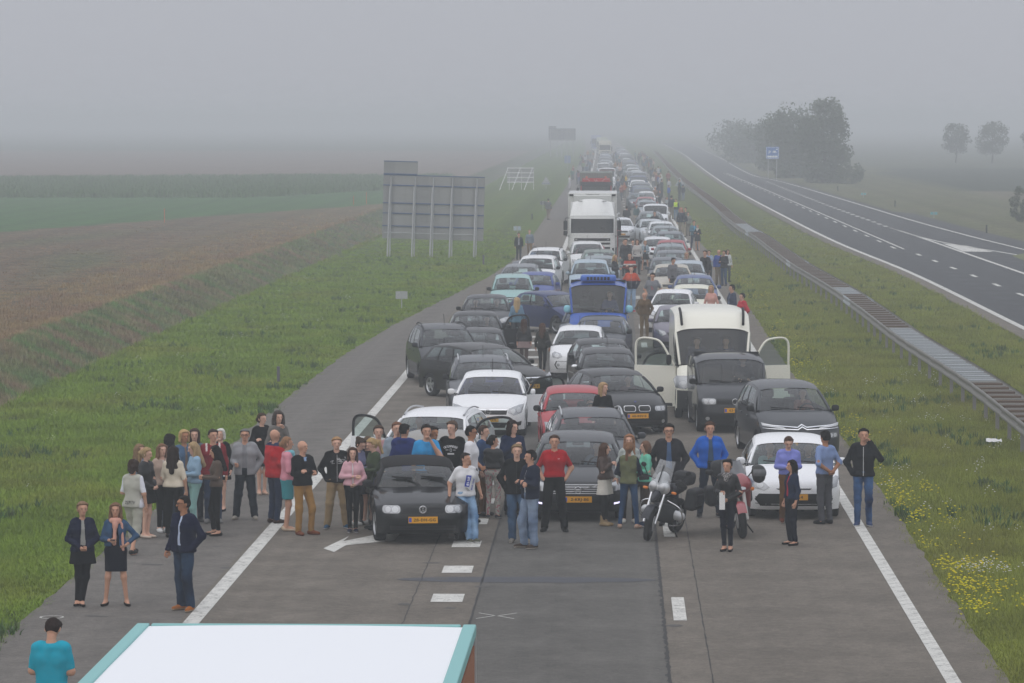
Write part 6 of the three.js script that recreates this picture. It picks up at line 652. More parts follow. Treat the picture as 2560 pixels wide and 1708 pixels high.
Mn({ label: 'red-blond man half hidden by the man in the navy raincoat', x: 992, head: 1057, h: 1.84, face: 20, arms: ['down', 'down'], top: { color: 0x8e9aa6, e: 0.016 }, bottom: { color: 0x2b3a52 }, hair: { style: 'crop', color: 0x7e4e2c }, skin: 'pale' });
Mn({ label: 'dark-haired man in a navy hooded raincoat seen from behind', x: 1011, head: 1061.5, h: 1.82, face: 160, look: -20, arms: ['down', 'down'], top: { color: 0x1d2c66, e: 0.036, hood: true, hem: 0.8, rough: 0.7 }, bottom: { color: 0x20242e }, hair: { style: 'crop', color: 0x1a1512 } });
Mn({ label: 'young man in a bright blue T-shirt with navy letters, hand at his mouth', x: 1066, head: 1064, h: 1.82, face: 15, arms: ['down', 'mouth'], top: { color: 0x2f92cc, e: 0.016, sleeve: 0.45, print: { x: -0.03, y: 1.20, w: 0.2, h: 0.14, mat: prJ } }, bottom: { color: 0x20242e }, hair: { style: 'short', color: 0x241a14 } });
Mn({ label: 'boy in a black polo shirt with red letters and folded arms', x: 1084, head: 1069, h: 1.76, face: 30, look: 10, arms: 'cross', top: { color: 0x0d0d0e, e: 0.016, sleeve: 0.42, collar: true, print: { x: -0.09, y: 1.30, w: 0.1, h: 0.07, mat: prR } }, bottom: { color: 0x191b22 }, hair: { style: 'short', color: 0x1d1410 }, skin: 'tan' });
Mn({ label: 'tall young man in a black T-shirt with white arched lettering', x: 1130, head: 1055, h: 1.86, face: -8, look: -25, arms: ['down', 'down'], top: { color: 0x0b0b0c, e: 0.018, sleeve: 0.85, print: { y: 1.27, w: 0.30, h: 0.22, mat: prGuinness } }, bottom: { color: 0x14151a }, hair: { style: 'short', color: 0x5a4330 }, skin: 'pale' });
Mn({ label: 'young man with glasses in a plain white T-shirt facing right', x: 1178, head: 1066.4, h: 1.82, face: 85, arms: ['down', 'front'], top: { color: 0xd9d9dc, e: 0.018, sleeve: 0.42, hem: 0.88 }, bottom: { color: 0x101114, fit: 'mid' }, shoes: { color: 0x111111 }, hair: { style: 'crop', color: 0x15100e }, skin: 'tan', glasses: true });
Mn({ label: 'young man in a blue shirt and brown trousers facing right behind the white T-shirt', x: 1210, head: 1065.7, feet: 1290, face: 70, arms: ['down', 'down'], top: { color: 0x2c4468, e: 0.018 }, bottom: { color: 0x5c3d1c, fit: 'mid' }, shoes: { color: 0x1a1410 }, hair: { style: 'short', color: 0x4a2f20 }, skin: 'pale' });
F({ label: 'girl in a black leather jacket, coral top and floral trousers', x: 1233, head: 1090, feet: 1296, face: 165, look: -60, arms: ['down', 'mouth'], legs: 'stand', top: { color: 0x101113, e: 0.02, rough: 0.45, hem: 1.06 }, bottom: { color: 0xa7a59c, color2: 0xa06a72, pattern: 'floral', fit: 'slim' }, shoes: { color: 0x333338, sole: 0xcccccc }, hair: { style: 'lowbun', color: 0x1d1512 }, skin: 'mid' });
Mn({ label: 'curly dark-haired youth in a navy jacket right of the open white car door', x: 1282, head: 1055, h: 1.78, face: 25, look: 20, arms: ['chest', 'down'], legs: 'stand', top: { color: 0x12203f, e: 0.026, hood: true }, bottom: { color: 0x1a1d28 }, shoes: { color: 0x2a2a2c }, hair: { style: 'curly', color: 0x2a1c14 }, skin: 'pale' });
Mn({ label: 'man in a white T-shirt with blue lettering leaning on the black cabriolet', x: 1164, head: 1134, feet: 1352, face: 25, look: 30, arms: ['lean', 'lean'], legs: 'leanback', fat: 0.014, top: { color: 0xd8d8da, e: 0.018, sleeve: 0.42, hem: 0.9, print: { x: 0.02, y: 1.17, w: 0.3, h: 0.34, mat: prBlue } }, bottom: { color: 0x55779c, color2: 0x88a5c2, jeans: true, fit: 'loose' }, shoes: { color: 0x55584a, sole: 0xdddddd }, hair: { style: 'crop', color: 0x2b2019 }, skin: 'mid' });
Mn({ label: 'blond boy in a black hooded jacket and worn blue jeans', x: 1292, head: 1113, feet: 1357, face: 0, look: 5, arms: ['pocket', 'pocket'], legs: 'contra', top: { color: 0x0e0e11, e: 0.022, hood: true, hem: 0.88, zip: 0x333333 }, bottom: { color: 0x1c314e, color2: 0x47627f, jeans: true, fit: 'loose' }, shoes: { color: 0x77736c, sole: 0xb0aca4 }, hair: { style: 'short', color: 0x8f7040 }, skin: 'pale' });
Mn({ label: 'dark-haired man in a navy jacket and pale jeans with folded arms, facing left', x: 1326, head: 1128, feet: 1372, face: -58, look: -10, arms: 'cross', legs: 'contraR', top: { color: 0x111a30, e: 0.026, hem: 0.9, collar: true, open: 0.03, inner: 0xd0d0d2 }, bottom: { color: 0x64758e, color2: 0x8292a8, jeans: true, fit: 'loose' }, shoes: { color: 0x3c3028, sole: 0xb8b0a4 }, hair: { style: 'short', color: 0x17110e }, skin: 'mid' });
Mn({ label: 'man in a red short-sleeved shirt and black trousers with hands in pockets', x: 1386, head: 1089.6, feet: 1329.5, face: 0, arms: ['pocket', 'pocket'], legs: 'wide', top: { color: 0xa41620, e: 0.012, hem: 1.0, sleeve: 0.40, collar: true, print: { x: 0.09, y: 1.34, w: 0.11, h: 0.06, mat: prText } }, bottom: { color: 0x0d0d10, fit: 'loose', belt: 0x080808 }, shoes: { color: 0x121212 }, hair: { style: 'crop', color: 0x4c3626 }, skin: 'mid' });
F({ label: 'girl in a brown leather jacket and white ruffled skirt', x: 1512, head: 1110, feet: 1315, face: 65, look: 20, arms: ['chest', 'front'], legs: 'close', top: { color: 0x3c2a20, e: 0.02, rough: 0.5, hem: 1.0 }, bottom: { skirt: 0.68, color: 0xcfcbc0, flare: 0.05, ruffle: true, legs: 0x1c1c1f }, shoes: { color: 0x9a8462, boot: true }, hair: { style: 'long', color: 0x55351f }, skin: 'pale' });
F({ label: 'girl with long strawberry blond hair in a pale patterned top between two friends', x: 1573, head: 1088, feet: 1308, face: 5, look: -10, arms: ['down', 'down'], top: { color: 0xaeb4b0, e: 0.018, mottle: 0.4 }, bottom: { color: 0x121318, fit: 'slim' }, shoes: { color: 0xcfccc4 }, hair: { style: 'long', color: 0xa0683a }, skin: 'pale' });
F({ label: 'girl in an olive vest with navy sleeves and blue jeans, seen from behind', x: 1572, head: 1108, feet: 1321, face: 168, arms: ['front', 'front'], legs: 'wide', top: { color: 0x666a4c, e: 0.024, hem: 0.92, pattern: (x, y, z, c) => Math.abs(x) > 0.175 ? hex(0x141c2e) : c }, bottom: { color: 0x223d5e, color2: 0x3c5c80, jeans: true, fit: 'slim' }, shoes: { color: 0xb59a88, flat: true }, hair: { style: 'pony', color: 0x8a5a30 } });
F({ label: 'woman in a mint green jacket with chestnut hair behind the first motorcycle', x: 1613, head: 1105, feet: 1316, face: -75, arms: ['phone', 'phone'], legs: 'stand', top: { color: 0x6fbfa4, e: 0.022, hem: 0.93 }, bottom: { color: 0x4a4038, fit: 'slim' }, shoes: { color: 0x22304a, sole: 0xdddddd }, hair: { style: 'bob', color: 0x7a5232 }, skin: 'pale' });
Mn({ label: 'man with glasses in a dark grey jacket over a blue shirt behind the first motorcycle', x: 1672, head: 1062, h: 1.88, face: 2, arms: ['pocket', 'pocket'], legs: 'stand', top: { color: 0x27262b, e: 0.028, open: 0.06, inner: 0x4c6486, hem: 0.88, collar: true }, bottom: { color: 0x23262e }, hair: { style: 'short', color: 0x1e1612 }, glasses: true });
Mn({ label: 'bearded man in an open bright blue jacket with hands in his pockets', x: 1774, head: 1057, feet: 1294, face: 8, arms: ['pocket', 'pocket'], legs: 'wide', top: { color: 0x1a5cb8, e: 0.026, open: 0.06, inner: 0x3a526c, hem: 0.92, collar: true }, bottom: { color: 0x1a2433, fit: 'mid', belt: 0x16110e }, shoes: { color: 0x1b1c22, sole: 0xa0a0a0 }, hair: { style: 'short', color: 0x4f321f }, beard: 0x5a3824, skin: 'mid' });
F({ label: 'woman in a black leather jacket and dotted scarf holding papers', x: 1818, head: 1150.6, feet: 1378.6, face: -15, look: -10, arms: ['phone', 'front'], legs: 'close', top: { color: 0x0d0d0f, e: 0.02, rough: 0.45, hem: 0.98 }, bottom: { color: 0x0d1120, fit: 'slim', to: 0.95 }, shoes: { color: 0x131110, flat: true }, hair: { style: 'bun', color: 0x1f1511 }, scarf: 0x555555, scarfDots: true, skin: 'mid', item: [-1, 'folded_paper', 'white paper in the hand of the woman with the dotted scarf', 'paper', box(0.1, 0.3, 0.01, 0.0, -0.16, 0), M.white] });
Mn({ label: 'man in a lavender shirt and brown trousers looking down at a phone', x: 1970, head: 1091, feet: 1311, face: 5, nod: 25, arms: ['phone', 'phone'], legs: 'walk', top: { color: 0x7f86cc, e: 0.014, hem: 1.0, collar: true }, bottom: { color: 0x6b4a28, fit: 'mid', belt: 0x6a3a1c }, shoes: { color: 0x6a3520 }, hair: { style: 'crop', color: 0x4e321f }, skin: 'pale', item: phone(1, 'dark phone of the man in the lavender shirt') });
F({ label: 'dark-haired woman in a navy denim jacket over a red top, facing left', x: 1979, head: 1153, feet: 1363, face: -65, look: -5, arms: ['down', 'down'], legs: 'stand', top: { ...denim(0x16233c), e: 0.02, open: 0.05, inner: 0xb02c44, hem: 0.96 }, bottom: { color: 0x0b1120, fit: 'mid', to: 0.97 }, shoes: { color: 0x121011, flat: true }, hair: { style: 'mid', color: 0x140f0d }, skin: 'mid' });
Mn({ label: 'man in a light blue checked shirt and grey trousers with hands behind his back', x: 2062, head: 1079, feet: 1310, face: -140, arms: ['behind', 'behind'], legs: 'stand', top: { color: 0x7f93bd, e: 0.014, hem: 0.95, sleeve: 0.55, mottle: 0.06 }, bottom: { color: 0x4c4d52, fit: 'mid' }, shoes: { color: 0x1d1d1f }, hair: { style: 'short', color: 0x15110f }, skin: 'tan' });
Mn({ label: 'man in a black hooded jacket and faded jeans talking on a phone', x: 2158, head: 1073, feet: 1316, face: -4, look: 8, arms: ['pocket', 'ear'], legs: 'stand', top: { color: 0x14161b, e: 0.024, hood: true, zip: 0xb8b8b8 }, bottom: { color: 0x162c50, color2: 0x3f618e, jeans: true }, shoes: { color: 0x3a4868, sole: 0xd8d8d8 }, hair: { style: 'crop', color: 0x17110f }, beard: 0x241a15, skin: 'mid' });
// ------------------------------------------------------------------ people among the cars
const q1 = (o) => person({ q: 1, ...o });
q1({ q: 2, sex: 'f', label: 'blonde woman in a black top between the red and the black hatchback', x: 1508, head: 958, h: 1.72, face: 15, look: 40, arms: ['down', 'down'], top: { color: 0x0d0d0f, e: 0.016, vneck: 0.09 }, bottom: { color: 0x15161a }, hair: { style: 'mid', color: 0xb98f52 }, skin: 'pale' });
q1({ q: 2, sex: 'f', label: 'woman in a black leather jacket and striped short skirt walking away', x: 1310, head: 801, feet: 922, face: 178, arms: ['down', 'down'], legs: 'walk', top: { color: 0x17171a, e: 0.022, rough: 0.5, hem: 0.97, pattern: undefined }, bottom: { skirt: 0.74, color: 0x8d7a78, flare: 0.05, legs: 0x4a3a34 }, shoes: { color: 0x111111 }, hair: { style: 'long', color: 0x4a2f20 } });
q1({ q: 2, sex: 'f', label: 'woman in a camouflage jacket and black leggings walking away', x: 1356, head: 812, feet: 935, face: 172, arms: ['down', 'down'], legs: 'walk', top: { color: 0x2c2c26, e: 0.024, hem: 0.92, mottle: 0.6 }, bottom: { color: 0x0c0c0e, fit: 'slim', to: 0.92 }, shoes: { color: 0xb08a70 }, hair: { style: 'long', color: 0x5a3a26 } });
q1({ sex: 'f', label: 'blonde girl in a denim jacket between the left and the middle lane', x: 1292.7, head: 744.6, h: 1.68, face: 175, arms: ['down', 'down'], top: { color: 0x6d8ca4, e: 0.022 }, bottom: { color: 0x30343c }, hair: { style: 'long', color: 0xc4a062 } });
q1({ label: 'young man in a dark suit strolling along the left shoulder', x: 1297, head: 585, feet: 652, face: 5, arms: ['down', 'down'], legs: 'walk', top: { color: 0x2a3036, e: 0.022, open: 0.03, inner: 0xc8ccd0 }, bottom: { color: 0x1f2430 }, hair: { style: 'short', color: 0x2a1e18 } });
q1({ label: 'young man in a grey-blue shirt and tan trousers on the left shoulder', x: 1324, head: 577, feet: 643, face: 0, arms: ['down', 'down'], legs: 'walk', top: { color: 0x76828e, e: 0.018 }, bottom: { color: 0x7c6648 }, hair: { style: 'short', color: 0xa06848 }, skin: 'pale' });
q1({ label: 'man in grey walking alone far up the left shoulder', x: 1371, head: 496.6, feet: 550, face: 170, legs: 'walk', top: { color: 0x6d7072, e: 0.02 }, bottom: { color: 0x8b8074 }, hair: { style: 'short', color: 0x55504a } });
q1({ label: 'bald man in a brown jacket and khaki trousers standing between the lanes', x: 1611, head: 732, feet: 847, face: 0, arms: ['pocket', 'pocket'], legs: 'stand', fat: 0.02, top: { color: 0x5e4b32, e: 0.028 }, bottom: { color: 0x6e5c40 }, shoes: { color: 0x2c1d16 }, hair: { style: 'bald' }, skin: 'mid', q: 2 });
q1({ q: 2, label: 'boy in an orange and navy jacket with pale jeans and red shoes', x: 1578, head: 666, feet: 781, face: 0, arms: ['pocket', 'pocket'], legs: 'stand', top: { color: 0x141c30, e: 0.024, pattern: twoTone(0xc04a2c, 1.2), zip: 0x888888 }, bottom: { color: 0x8fa6bf, jeans: true }, shoes: { color: 0xa02430, sole: 0xdddddd }, hair: { style: 'short', color: 0x4a3524 }, skin: 'pale' });
q1({ q: 2, label: 'boy in a grey printed T-shirt and dark jeans beside the beige saloon', x: 1631.6, head: 683, h: 1.78, face: -5, nod: 12, arms: ['pocket', 'pocket'], top: { color: 0x77797f, e: 0.018, sleeve: 0.42, print: { y: 1.2, w: 0.2, h: 0.16, mat: prA } }, bottom: { color: 0x24344e, jeans: true }, hair: { style: 'short', color: 0x241a16 } });
q1({ label: 'boy in a black and red motocross shirt with folded arms', x: 1574.5, head: 633, h: 1.78, face: 0, arms: 'cross', top: { color: 0x141416, e: 0.022, pattern: (x, y, z, c) => y > 1.3 && y < 1.42 ? hex(0xb03a28) : y > 1.24 && y < 1.29 ? hex(0xc8c4c0) : y < 1.18 && y > 1.06 ? hex(0xa03a2a) : c }, bottom: { color: 0x15151a }, hair: { style: 'short', color: 0x2a1c18 } });
q1({ sex: 'f', label: 'woman in a bright pink vest and jeans in the gap between the lanes', x: 1560, head: 606, feet: 676, face: 0, arms: ['down', 'down'], top: { color: 0xc83c78, e: 0.024, pattern: (x, y, z, c) => Math.abs(x) > 0.17 ? hex(0x8a8c90) : c }, bottom: { color: 0x2c3a50, jeans: true }, hair: { style: 'bun', color: 0xa88458 } });
q1({ label: 'dark-haired man just behind the woman in the pink vest', x: 1564, head: 598, h: 1.8, face: 0, top: { color: 0x26262a }, bottom: { color: 0x22262e }, hair: { style: 'short', color: 0x3a2a20 } });
q1({ label: 'bald man in a grey jumper next to the woman in the pink vest', x: 1582, head: 608, feet: 676, face: -10, look: 0, fat: 0.02, top: { color: 0x565a60, e: 0.024 }, bottom: { color: 0x3a3c42 }, hair: { style: 'thin', color: 0x8a8580 } });
q1({ sex: 'f', label: 'woman in black trousers and black top beside the bald man in grey', x: 1592, head: 609, feet: 674, face: 0, top: { color: 0x17181c }, bottom: { color: 0x15161a }, hair: { style: 'pony', color: 0x3a2a20 } });
q1({ sex: 'f', label: 'woman in a pale top behind the woman in black', x: 1593, head: 600, h: 1.7, face: 5, top: { color: 0xb8b4b0 }, bottom: { color: 0x33353c }, hair: { style: 'mid', color: 0x6a4630 } });
q1({ sex: 'f', label: 'woman in a denim jacket and black skirt in the gap between the lanes', x: 1613, head: 602.6, feet: 677, face: -5, arms: ['phone', 'phone'], legs: 'wide', top: { color: 0x8a99a3, e: 0.02, open: 0.05, inner: 0x1a1c20, hem: 1.0 }, bottom: { skirt: 0.66, color: 0x151618, flare: 0.05 }, shoes: { color: 0x202022, flat: true }, hair: { style: 'bob', color: 0xa07844 } });
q1({ sex: 'f', label: 'blonde woman in a dark jacket beside the blue van', x: 1537.6, head: 638, h: 1.72, face: 60, look: -20, arms: ['phone', 'phone'], top: { color: 0x2b2c30, e: 0.022 }, bottom: { color: 0x1b1c20 }, hair: { style: 'long', color: 0xb8924f } });
q1({ label: 'dark-haired man in a navy suit jacket beside the white van', x: 1830, head: 713, h: 1.82, face: -70, top: { color: 0x343c52, e: 0.022, open: 0.04, inner: 0x9db4d2 }, bottom: { color: 0x2a3040 }, hair: { style: 'short', color: 0x120e0c }, q: 2 });
q1({ label: 'young man in a red jacket and beige trousers beside the white van', x: 1855, head: 734, feet: 858, face: -65, arms: ['down', 'pocket'], top: { color: 0xb42030, e: 0.024 }, bottom: { color: 0x8e8068 }, hair: { style: 'short', color: 0x1a1411 }, q: 2, skin: 'pale' });
q1({ sex: 'f', label: 'blonde woman in a salmon pink blouse behind the cream-roofed car', x: 1778, head: 715, h: 1.7, face: -15, top: { color: 0xcf9c90, e: 0.018 }, bottom: { color: 0x5a5048 }, hair: { style: 'mid', color: 0xc29a58 } });
q1({ label: 'man in black beside the open door in the right lane', x: 1763, head: 627, h: 1.82, face: -30, top: { color: 0x16181b }, bottom: { color: 0x1a1c22 }, hair: { style: 'short', color: 0x3a281c } });
q1({ label: 'man in a light blue shirt with folded arms on the right shoulder', x: 1772.6, head: 630, feet: 707, face: -12, arms: 'cross', top: { color: 0x8d9db4, e: 0.016 }, bottom: { color: 0x1b1d24 }, hair: { style: 'short', color: 0x3a2e26 } });
q1({ label: 'bald man in a royal blue sweater on the right shoulder', x: 1797, head: 625, feet: 713, face: 5, top: { color: 0x23428c, e: 0.02 }, bottom: { color: 0x6c5f4c, fit: 'loose' }, hair: { style: 'thin', color: 0x9a9690 }, fat: 0.02 });
q1({ label: 'man in a black jacket with a hand at his face on the right shoulder', x: 1810, head: 627, feet: 715, face: -35, arms: ['chin', 'cross'], top: { color: 0x15171a, e: 0.024 }, bottom: { color: 0x27415f, jeans: true }, hair: { style: 'short', color: 0x2a1d17 } });
q1({ sex: 'f', label: 'person in a white top hidden behind the man in the black jacket', x: 1819, head: 631, feet: 705, face: 20, top: { color: 0xc4c6c6 }, bottom: { color: 0x444a54 }, hair: { style: 'mid', color: 0x3e2c20 } });
q1({ label: 'man in a turquoise shirt beside a woman at the grass edge', x: 1735, head: 552, feet: 626, face: 15, arms: ['phone', 'phone'], legs: 'wide', top: { color: 0x4f7688, e: 0.02, open: 0.05, inner: 0x3fa8d0 }, bottom: { color: 0x2e3d52, jeans: true }, hair: { style: 'short', color: 0x2a1e18 } });
q1({ sex: 'f', label: 'blonde woman in a black coat and pale scarf at the grass edge', x: 1744, head: 565, feet: 627, face: -20, arms: 'cross', top: { color: 0x1c1e22, e: 0.02, hem: 0.68 }, bottom: { skirt: 0.66, color: 0x1c1e22 }, scarf: 0xcfcac4, shoes: { color: 0xa07a68, flat: true }, hair: { style: 'lowbun', color: 0xb08a58 } });
q1({ label: 'man leaning over the grey car roof behind the beige saloon', x: 1682.5, head: 645, h: 1.78, face: 40, nod: 15, top: { color: 0x6b6b70 }, bottom: { color: 0x2a2c32 }, hair: { style: 'short', color: 0x1d1613 } });
q1({ sex: 'f', label: 'blonde woman in a grey jacket beside the open glass door', x: 1717, head: 631, h: 1.72, face: 0, top: { color: 0x6f7376, e: 0.02, open: 0.03, inner: 0xb0b2b4 }, bottom: { color: 0x2a2c32 }, hair: { style: 'long', color: 0xb3946a } });
[[1703, 519.5, 594, 'f', 0x26303c, 0x8a8270, 0xc85a48, 'woman with an orange headscarf in a dark jacket near the guard rail side'], [1709, 530, 593, 'm', 0x2a3242, 0xa89f8c, 0x6a4a38, 'broad man in a navy jumper and pale trousers seen from behind'], [1720.6, 531, 590, 'm', 0x7d8078, 0x6a6458, 0x3a2a22, 'man in a grey-green shirt right of the man in the navy jumper'], [1714, 519, 585, 'm', 0x5c6252, 0x55524a, 0x2c221c, 'man half hidden behind the woman with the orange headscarf'], [1679, 489, 548, 'm', 0x343a44, 0x77705f, 0x3a2c24, 'man in a dark shirt next to the high-visibility vest'], [1667, 497, 540, 'f', 0x9aa2a4, 0x5a6068, 0x8a6a48, 'woman in pale grey beside the distant white van'], [1637, 529.5, null, 'm', 0x17191c, 0x222429, 0x1d1613, 'dark-haired man in black rising behind the silver car'], [1567, 515, null, 'm', 0x2b2c30, 0x25272c, 0x3a2a22, 'man in black at the open car door beside the lorry'], [1591.5, 515, 565, 'm', 0x3c5a5c, 0xa39d92, 0x2c221d, 'man in a teal shirt and pale trousers walking away in the lane gap'], [1554, 462, 502, 'm', 0x8c4a40, 0x3c4654, 0x33261f, 'man in a rust coloured jacket beside the white lorry'], [1707.7, 470.7, 502, 'm', 0x2c3648, 0x76839c, 0x231b17, 'man in a dark jumper standing alone on the grass before the guard rail'], [1672, 465, 503, 'm', 0x2f5cb0, 0x4a5468, 0x6a4a3a, 'man in a bright blue shirt at the grass edge'], [1651.7, 436, 463, 'f', 0xcfcfc4, 0x5e6a5c, 0x4a3a2e, 'person in a white top standing apart on the grass'], [1634, 449, 470, 'f', 0xd2ccc8, 0x555a62, 0x3a2a22, 'woman in white with crossed straps near the grass edge'], [1638, 467, 520, 'f', 0x8a7466, 0x4a4e58, 0xd6dce8, 'woman in a white cap and beige jacket in the right lane'], [1650, 476, 520, 'm', 0x40464e, 0x3a3e48, 0x352820, 'tall man in dark grey beside the woman in the white cap'], [1645, 461, 505, 'f', 0x4c4858, 0x3c3e48, 0x2a201c, 'woman in plum behind the woman in the white cap'], [1424, 441, 473, 'f', 0xd5d5d8, 0xcfc9cf, 0x5a4030, 'woman dressed in white walking on the left shoulder'], [1431, 427, 452, 'm', 0x3f6a60, 0x3c4448, 0x2c221d, 'man in dark green on the left shoulder'], [1447, 427, 461, 'f', 0x8a5a6a, 0x4a5478, 0x352620, 'woman in a mauve top far up the left shoulder'], [1454, 440, 462, 'f', 0x7a82a0, 0x77707c, 0x4a3a30, 'girl in pale blue on the left shoulder'], [1470, 400, 421, 'm', 0x3c4a6c, 0x39435c, 0x2c221d, 'man in navy far up the left shoulder'], [1480, 402, 420, 'f', 0x8a6a62, 0x4e505a, 0x4a382c, 'woman in rose far up the left shoulder'], [1565, 443, 470, 'f', 0xd0b030, 0x4a5260, 0x4a382c, 'person in a yellow jacket in the lane gap'], [1545, 450, 484, 'm', 0x44546a, 0x3e4a5c, 0x33271f, 'man in slate blue beside the lorry far back'], [1561, 462, 495, 'f', 0xb0653a, 0x6a6a66, 0xb8643a, 'woman with red hair in an orange top in the lane gap']].forEach(([x, hd, ft, s, c, b, hr, l], i) => q1({ sex: s, label: l, x, head: hd, feet: ft ?? undefined, h: ft ? undefined : 1.8, face: [0, 170, 20, -30, 150, 60][i % 6], arms: [['down', 'down'], 'cross', ['pocket', 'pocket'], ['phone', 'phone']][i % 4], legs: i % 3 ? 'stand' : 'walk', top: { color: c, e: 0.022 }, bottom: { color: b }, hair: { style: s === 'f' ? ['long', 'mid', 'pony'][i % 3] : 'short', color: hr } }));
q1({ label: 'man in a yellow high-visibility vest and jeans on the right shoulder', x: 1690, head: 498, feet: 551, face: -20, arms: ['hold', 'down'], top: { color: 0x3a4048, e: 0.024, pattern: (x, y, z, c) => y > 1.12 && Math.abs(x) < 0.16 ? hex(0xc8e81c) : c }, bottom: { color: 0x5f7c94 }, hair: { style: 'short', color: 0x3a2a20 } });
// faint crowd in the fog
{ const R = rng(31), tops = [0x3a4250, 0x8a4a4a, 0xb8b8bc, 0x56687c, 0x2c2e34, 0x7a8c6a, 0xa07850, 0x4a5a8c, 0xc0a8a0, 0x3f6a72], hairs = [0x2c221d, 0x5a4030, 0x9a7848, 0x3a2a20]; const arms = [['down', 'down'], 'cross', ['pocket', 'pocket']];
  for (let i = 0; i < 74; i++) { const side = [1, 1, 0, 2, 1][i % 5], d = side === 0 ? 380 + R() * 420 : 345 + R() * 430, x = (side === 0 ? -5.2 + R() * 2.2 : side === 1 ? 4.7 + R() * 1.9 : 0.55 + R() * 0.9) + bend(d), fem = R() < 0.5, ti = Math.floor(R() * tops.length), tn = ['dark blue', 'dusty red', 'whitish', 'steel blue', 'black', 'sage green', 'tan', 'cobalt blue', 'pale pink', 'teal'][ti]; person({ q: 0, name: 'person', group: ['people in the fog on the left shoulder', 'people in the fog beside the right lane', 'people in the fog between the lanes'][side], label: 'small figure in a ' + tn + ' top ' + ['on the foggy left shoulder far away', 'in the fog beside the right lane', 'in the fog between the two lanes'][side], pos: [x, 0, -d], sex: fem ? 'f' : 'm', h: fem ? 1.68 + R() * 0.08 : 1.76 + R() * 0.1, face: Math.floor(R() * 6) * 60, arms: arms[i % 3], legs: i % 4 ? 'stand' : 'walk', top: { color: tops[ti], e: 0.022 }, bottom: { color: [0x2a3040, 0x3c3e46, 0x6a6254][i % 3] }, hair: { style: fem ? 'mid' : 'short', color: hairs[Math.floor(R() * 4)] } }); } }
// ------------------------------------------------------------------ people sitting in cars
function inCar(c, side, label, o = {}) { c.updateMatrixWorld(true); const K = c.K, S = K.S, yS = S.tall > 0.9 ? S.cowl[1] - 0.38 : S.H - 1.15, p = V(side * 0.37, yS + 0.1 - 0.85, K.zc - 1.22).applyMatrix4(c.matrixWorld); const g = person({ q: 1, label, pos: [p.x, p.y, p.z], h: 1.74, legs: 'sit', arms: side > 0 ? ['wheel', 'wheel'] : ['front', 'front'], top: { color: 0x2a2d36, e: 0.02 }, bottom: { color: 0x20232b }, ...o }); g.rotation.y = c.rotation.y + (o.face ?? 0); return g; }
inCar(cars.volvo, 1, 'driver sitting in the dark grey estate car with lit daytime lights', { top: { color: 0x6a7080, e: 0.02 } });
inCar(cars.whiteEstate, -1, 'older man sitting in the white estate car with open doors', { top: { color: 0x55617a, e: 0.02 }, hair: { style: 'thin', color: 0x9a958c } });
inCar(cars.picasso, 1, 'driver of the dark grey minivan with the chrome chevrons', { sex: 'f', arms: ['chin', 'wheel'], top: { color: 0x8c5a50, e: 0.02 } });
inCar(cars.megane, 1, 'driver sitting in the white coupe', { top: { color: 0x4a5a70, e: 0.02 }, glasses: true });
inCar(cars.megane, -1, 'passenger in a pale shirt sitting in the white coupe', { top: { color: 0x8fa6a8, e: 0.02 }, arms: ['chin', 'front'], hair: { style: 'thin', color: 0xa8a49c } });
inCar(cars.caddy, 1, 'driver sitting in the dark grey panel van', { top: { color: 0x1d2026, e: 0.02 } });
inCar(cars.iveco, -1, 'man sitting on the passenger side of the tall white van', { top: { color: 0x222b44, e: 0.02 } });
inCar(cars.iveco, 1, 'driver in navy sitting in the tall white van', { top: { color: 0x1c2540, e: 0.02 } });
inCar(cars.red, 1, 'person sitting behind the windscreen of the red hatchback', { sex: 'f', top: { color: 0xb09a98, e: 0.02 }, h: 1.6 });
inCar(cars.bmw, 1, 'driver sitting in the black hatchback with twin grille', { sex: 'f', top: { color: 0x6a4a50, e: 0.02 } });
inCar(cars.two, 1, 'driver sitting in the dark sedan with two occupants', { top: { color: 0x4a4d55, e: 0.02 }, hair: { style: 'bald' } });
inCar(cars.two, -1, 'passenger sitting in the dark sedan with two occupants', { sex: 'f', top: { color: 0x70555a, e: 0.02 } });
inCar(cars.blueVan, 1, 'driver sitting behind the wheel of the blue van', { top: { color: 0x23386a, e: 0.02 }, hair: { style: 'crop', color: 0x9a7a4a } });
inCar(cars.black2, 1, 'driver sitting in the black sedan with the open door', { top: { color: 0x5a4a48, e: 0.02 } });
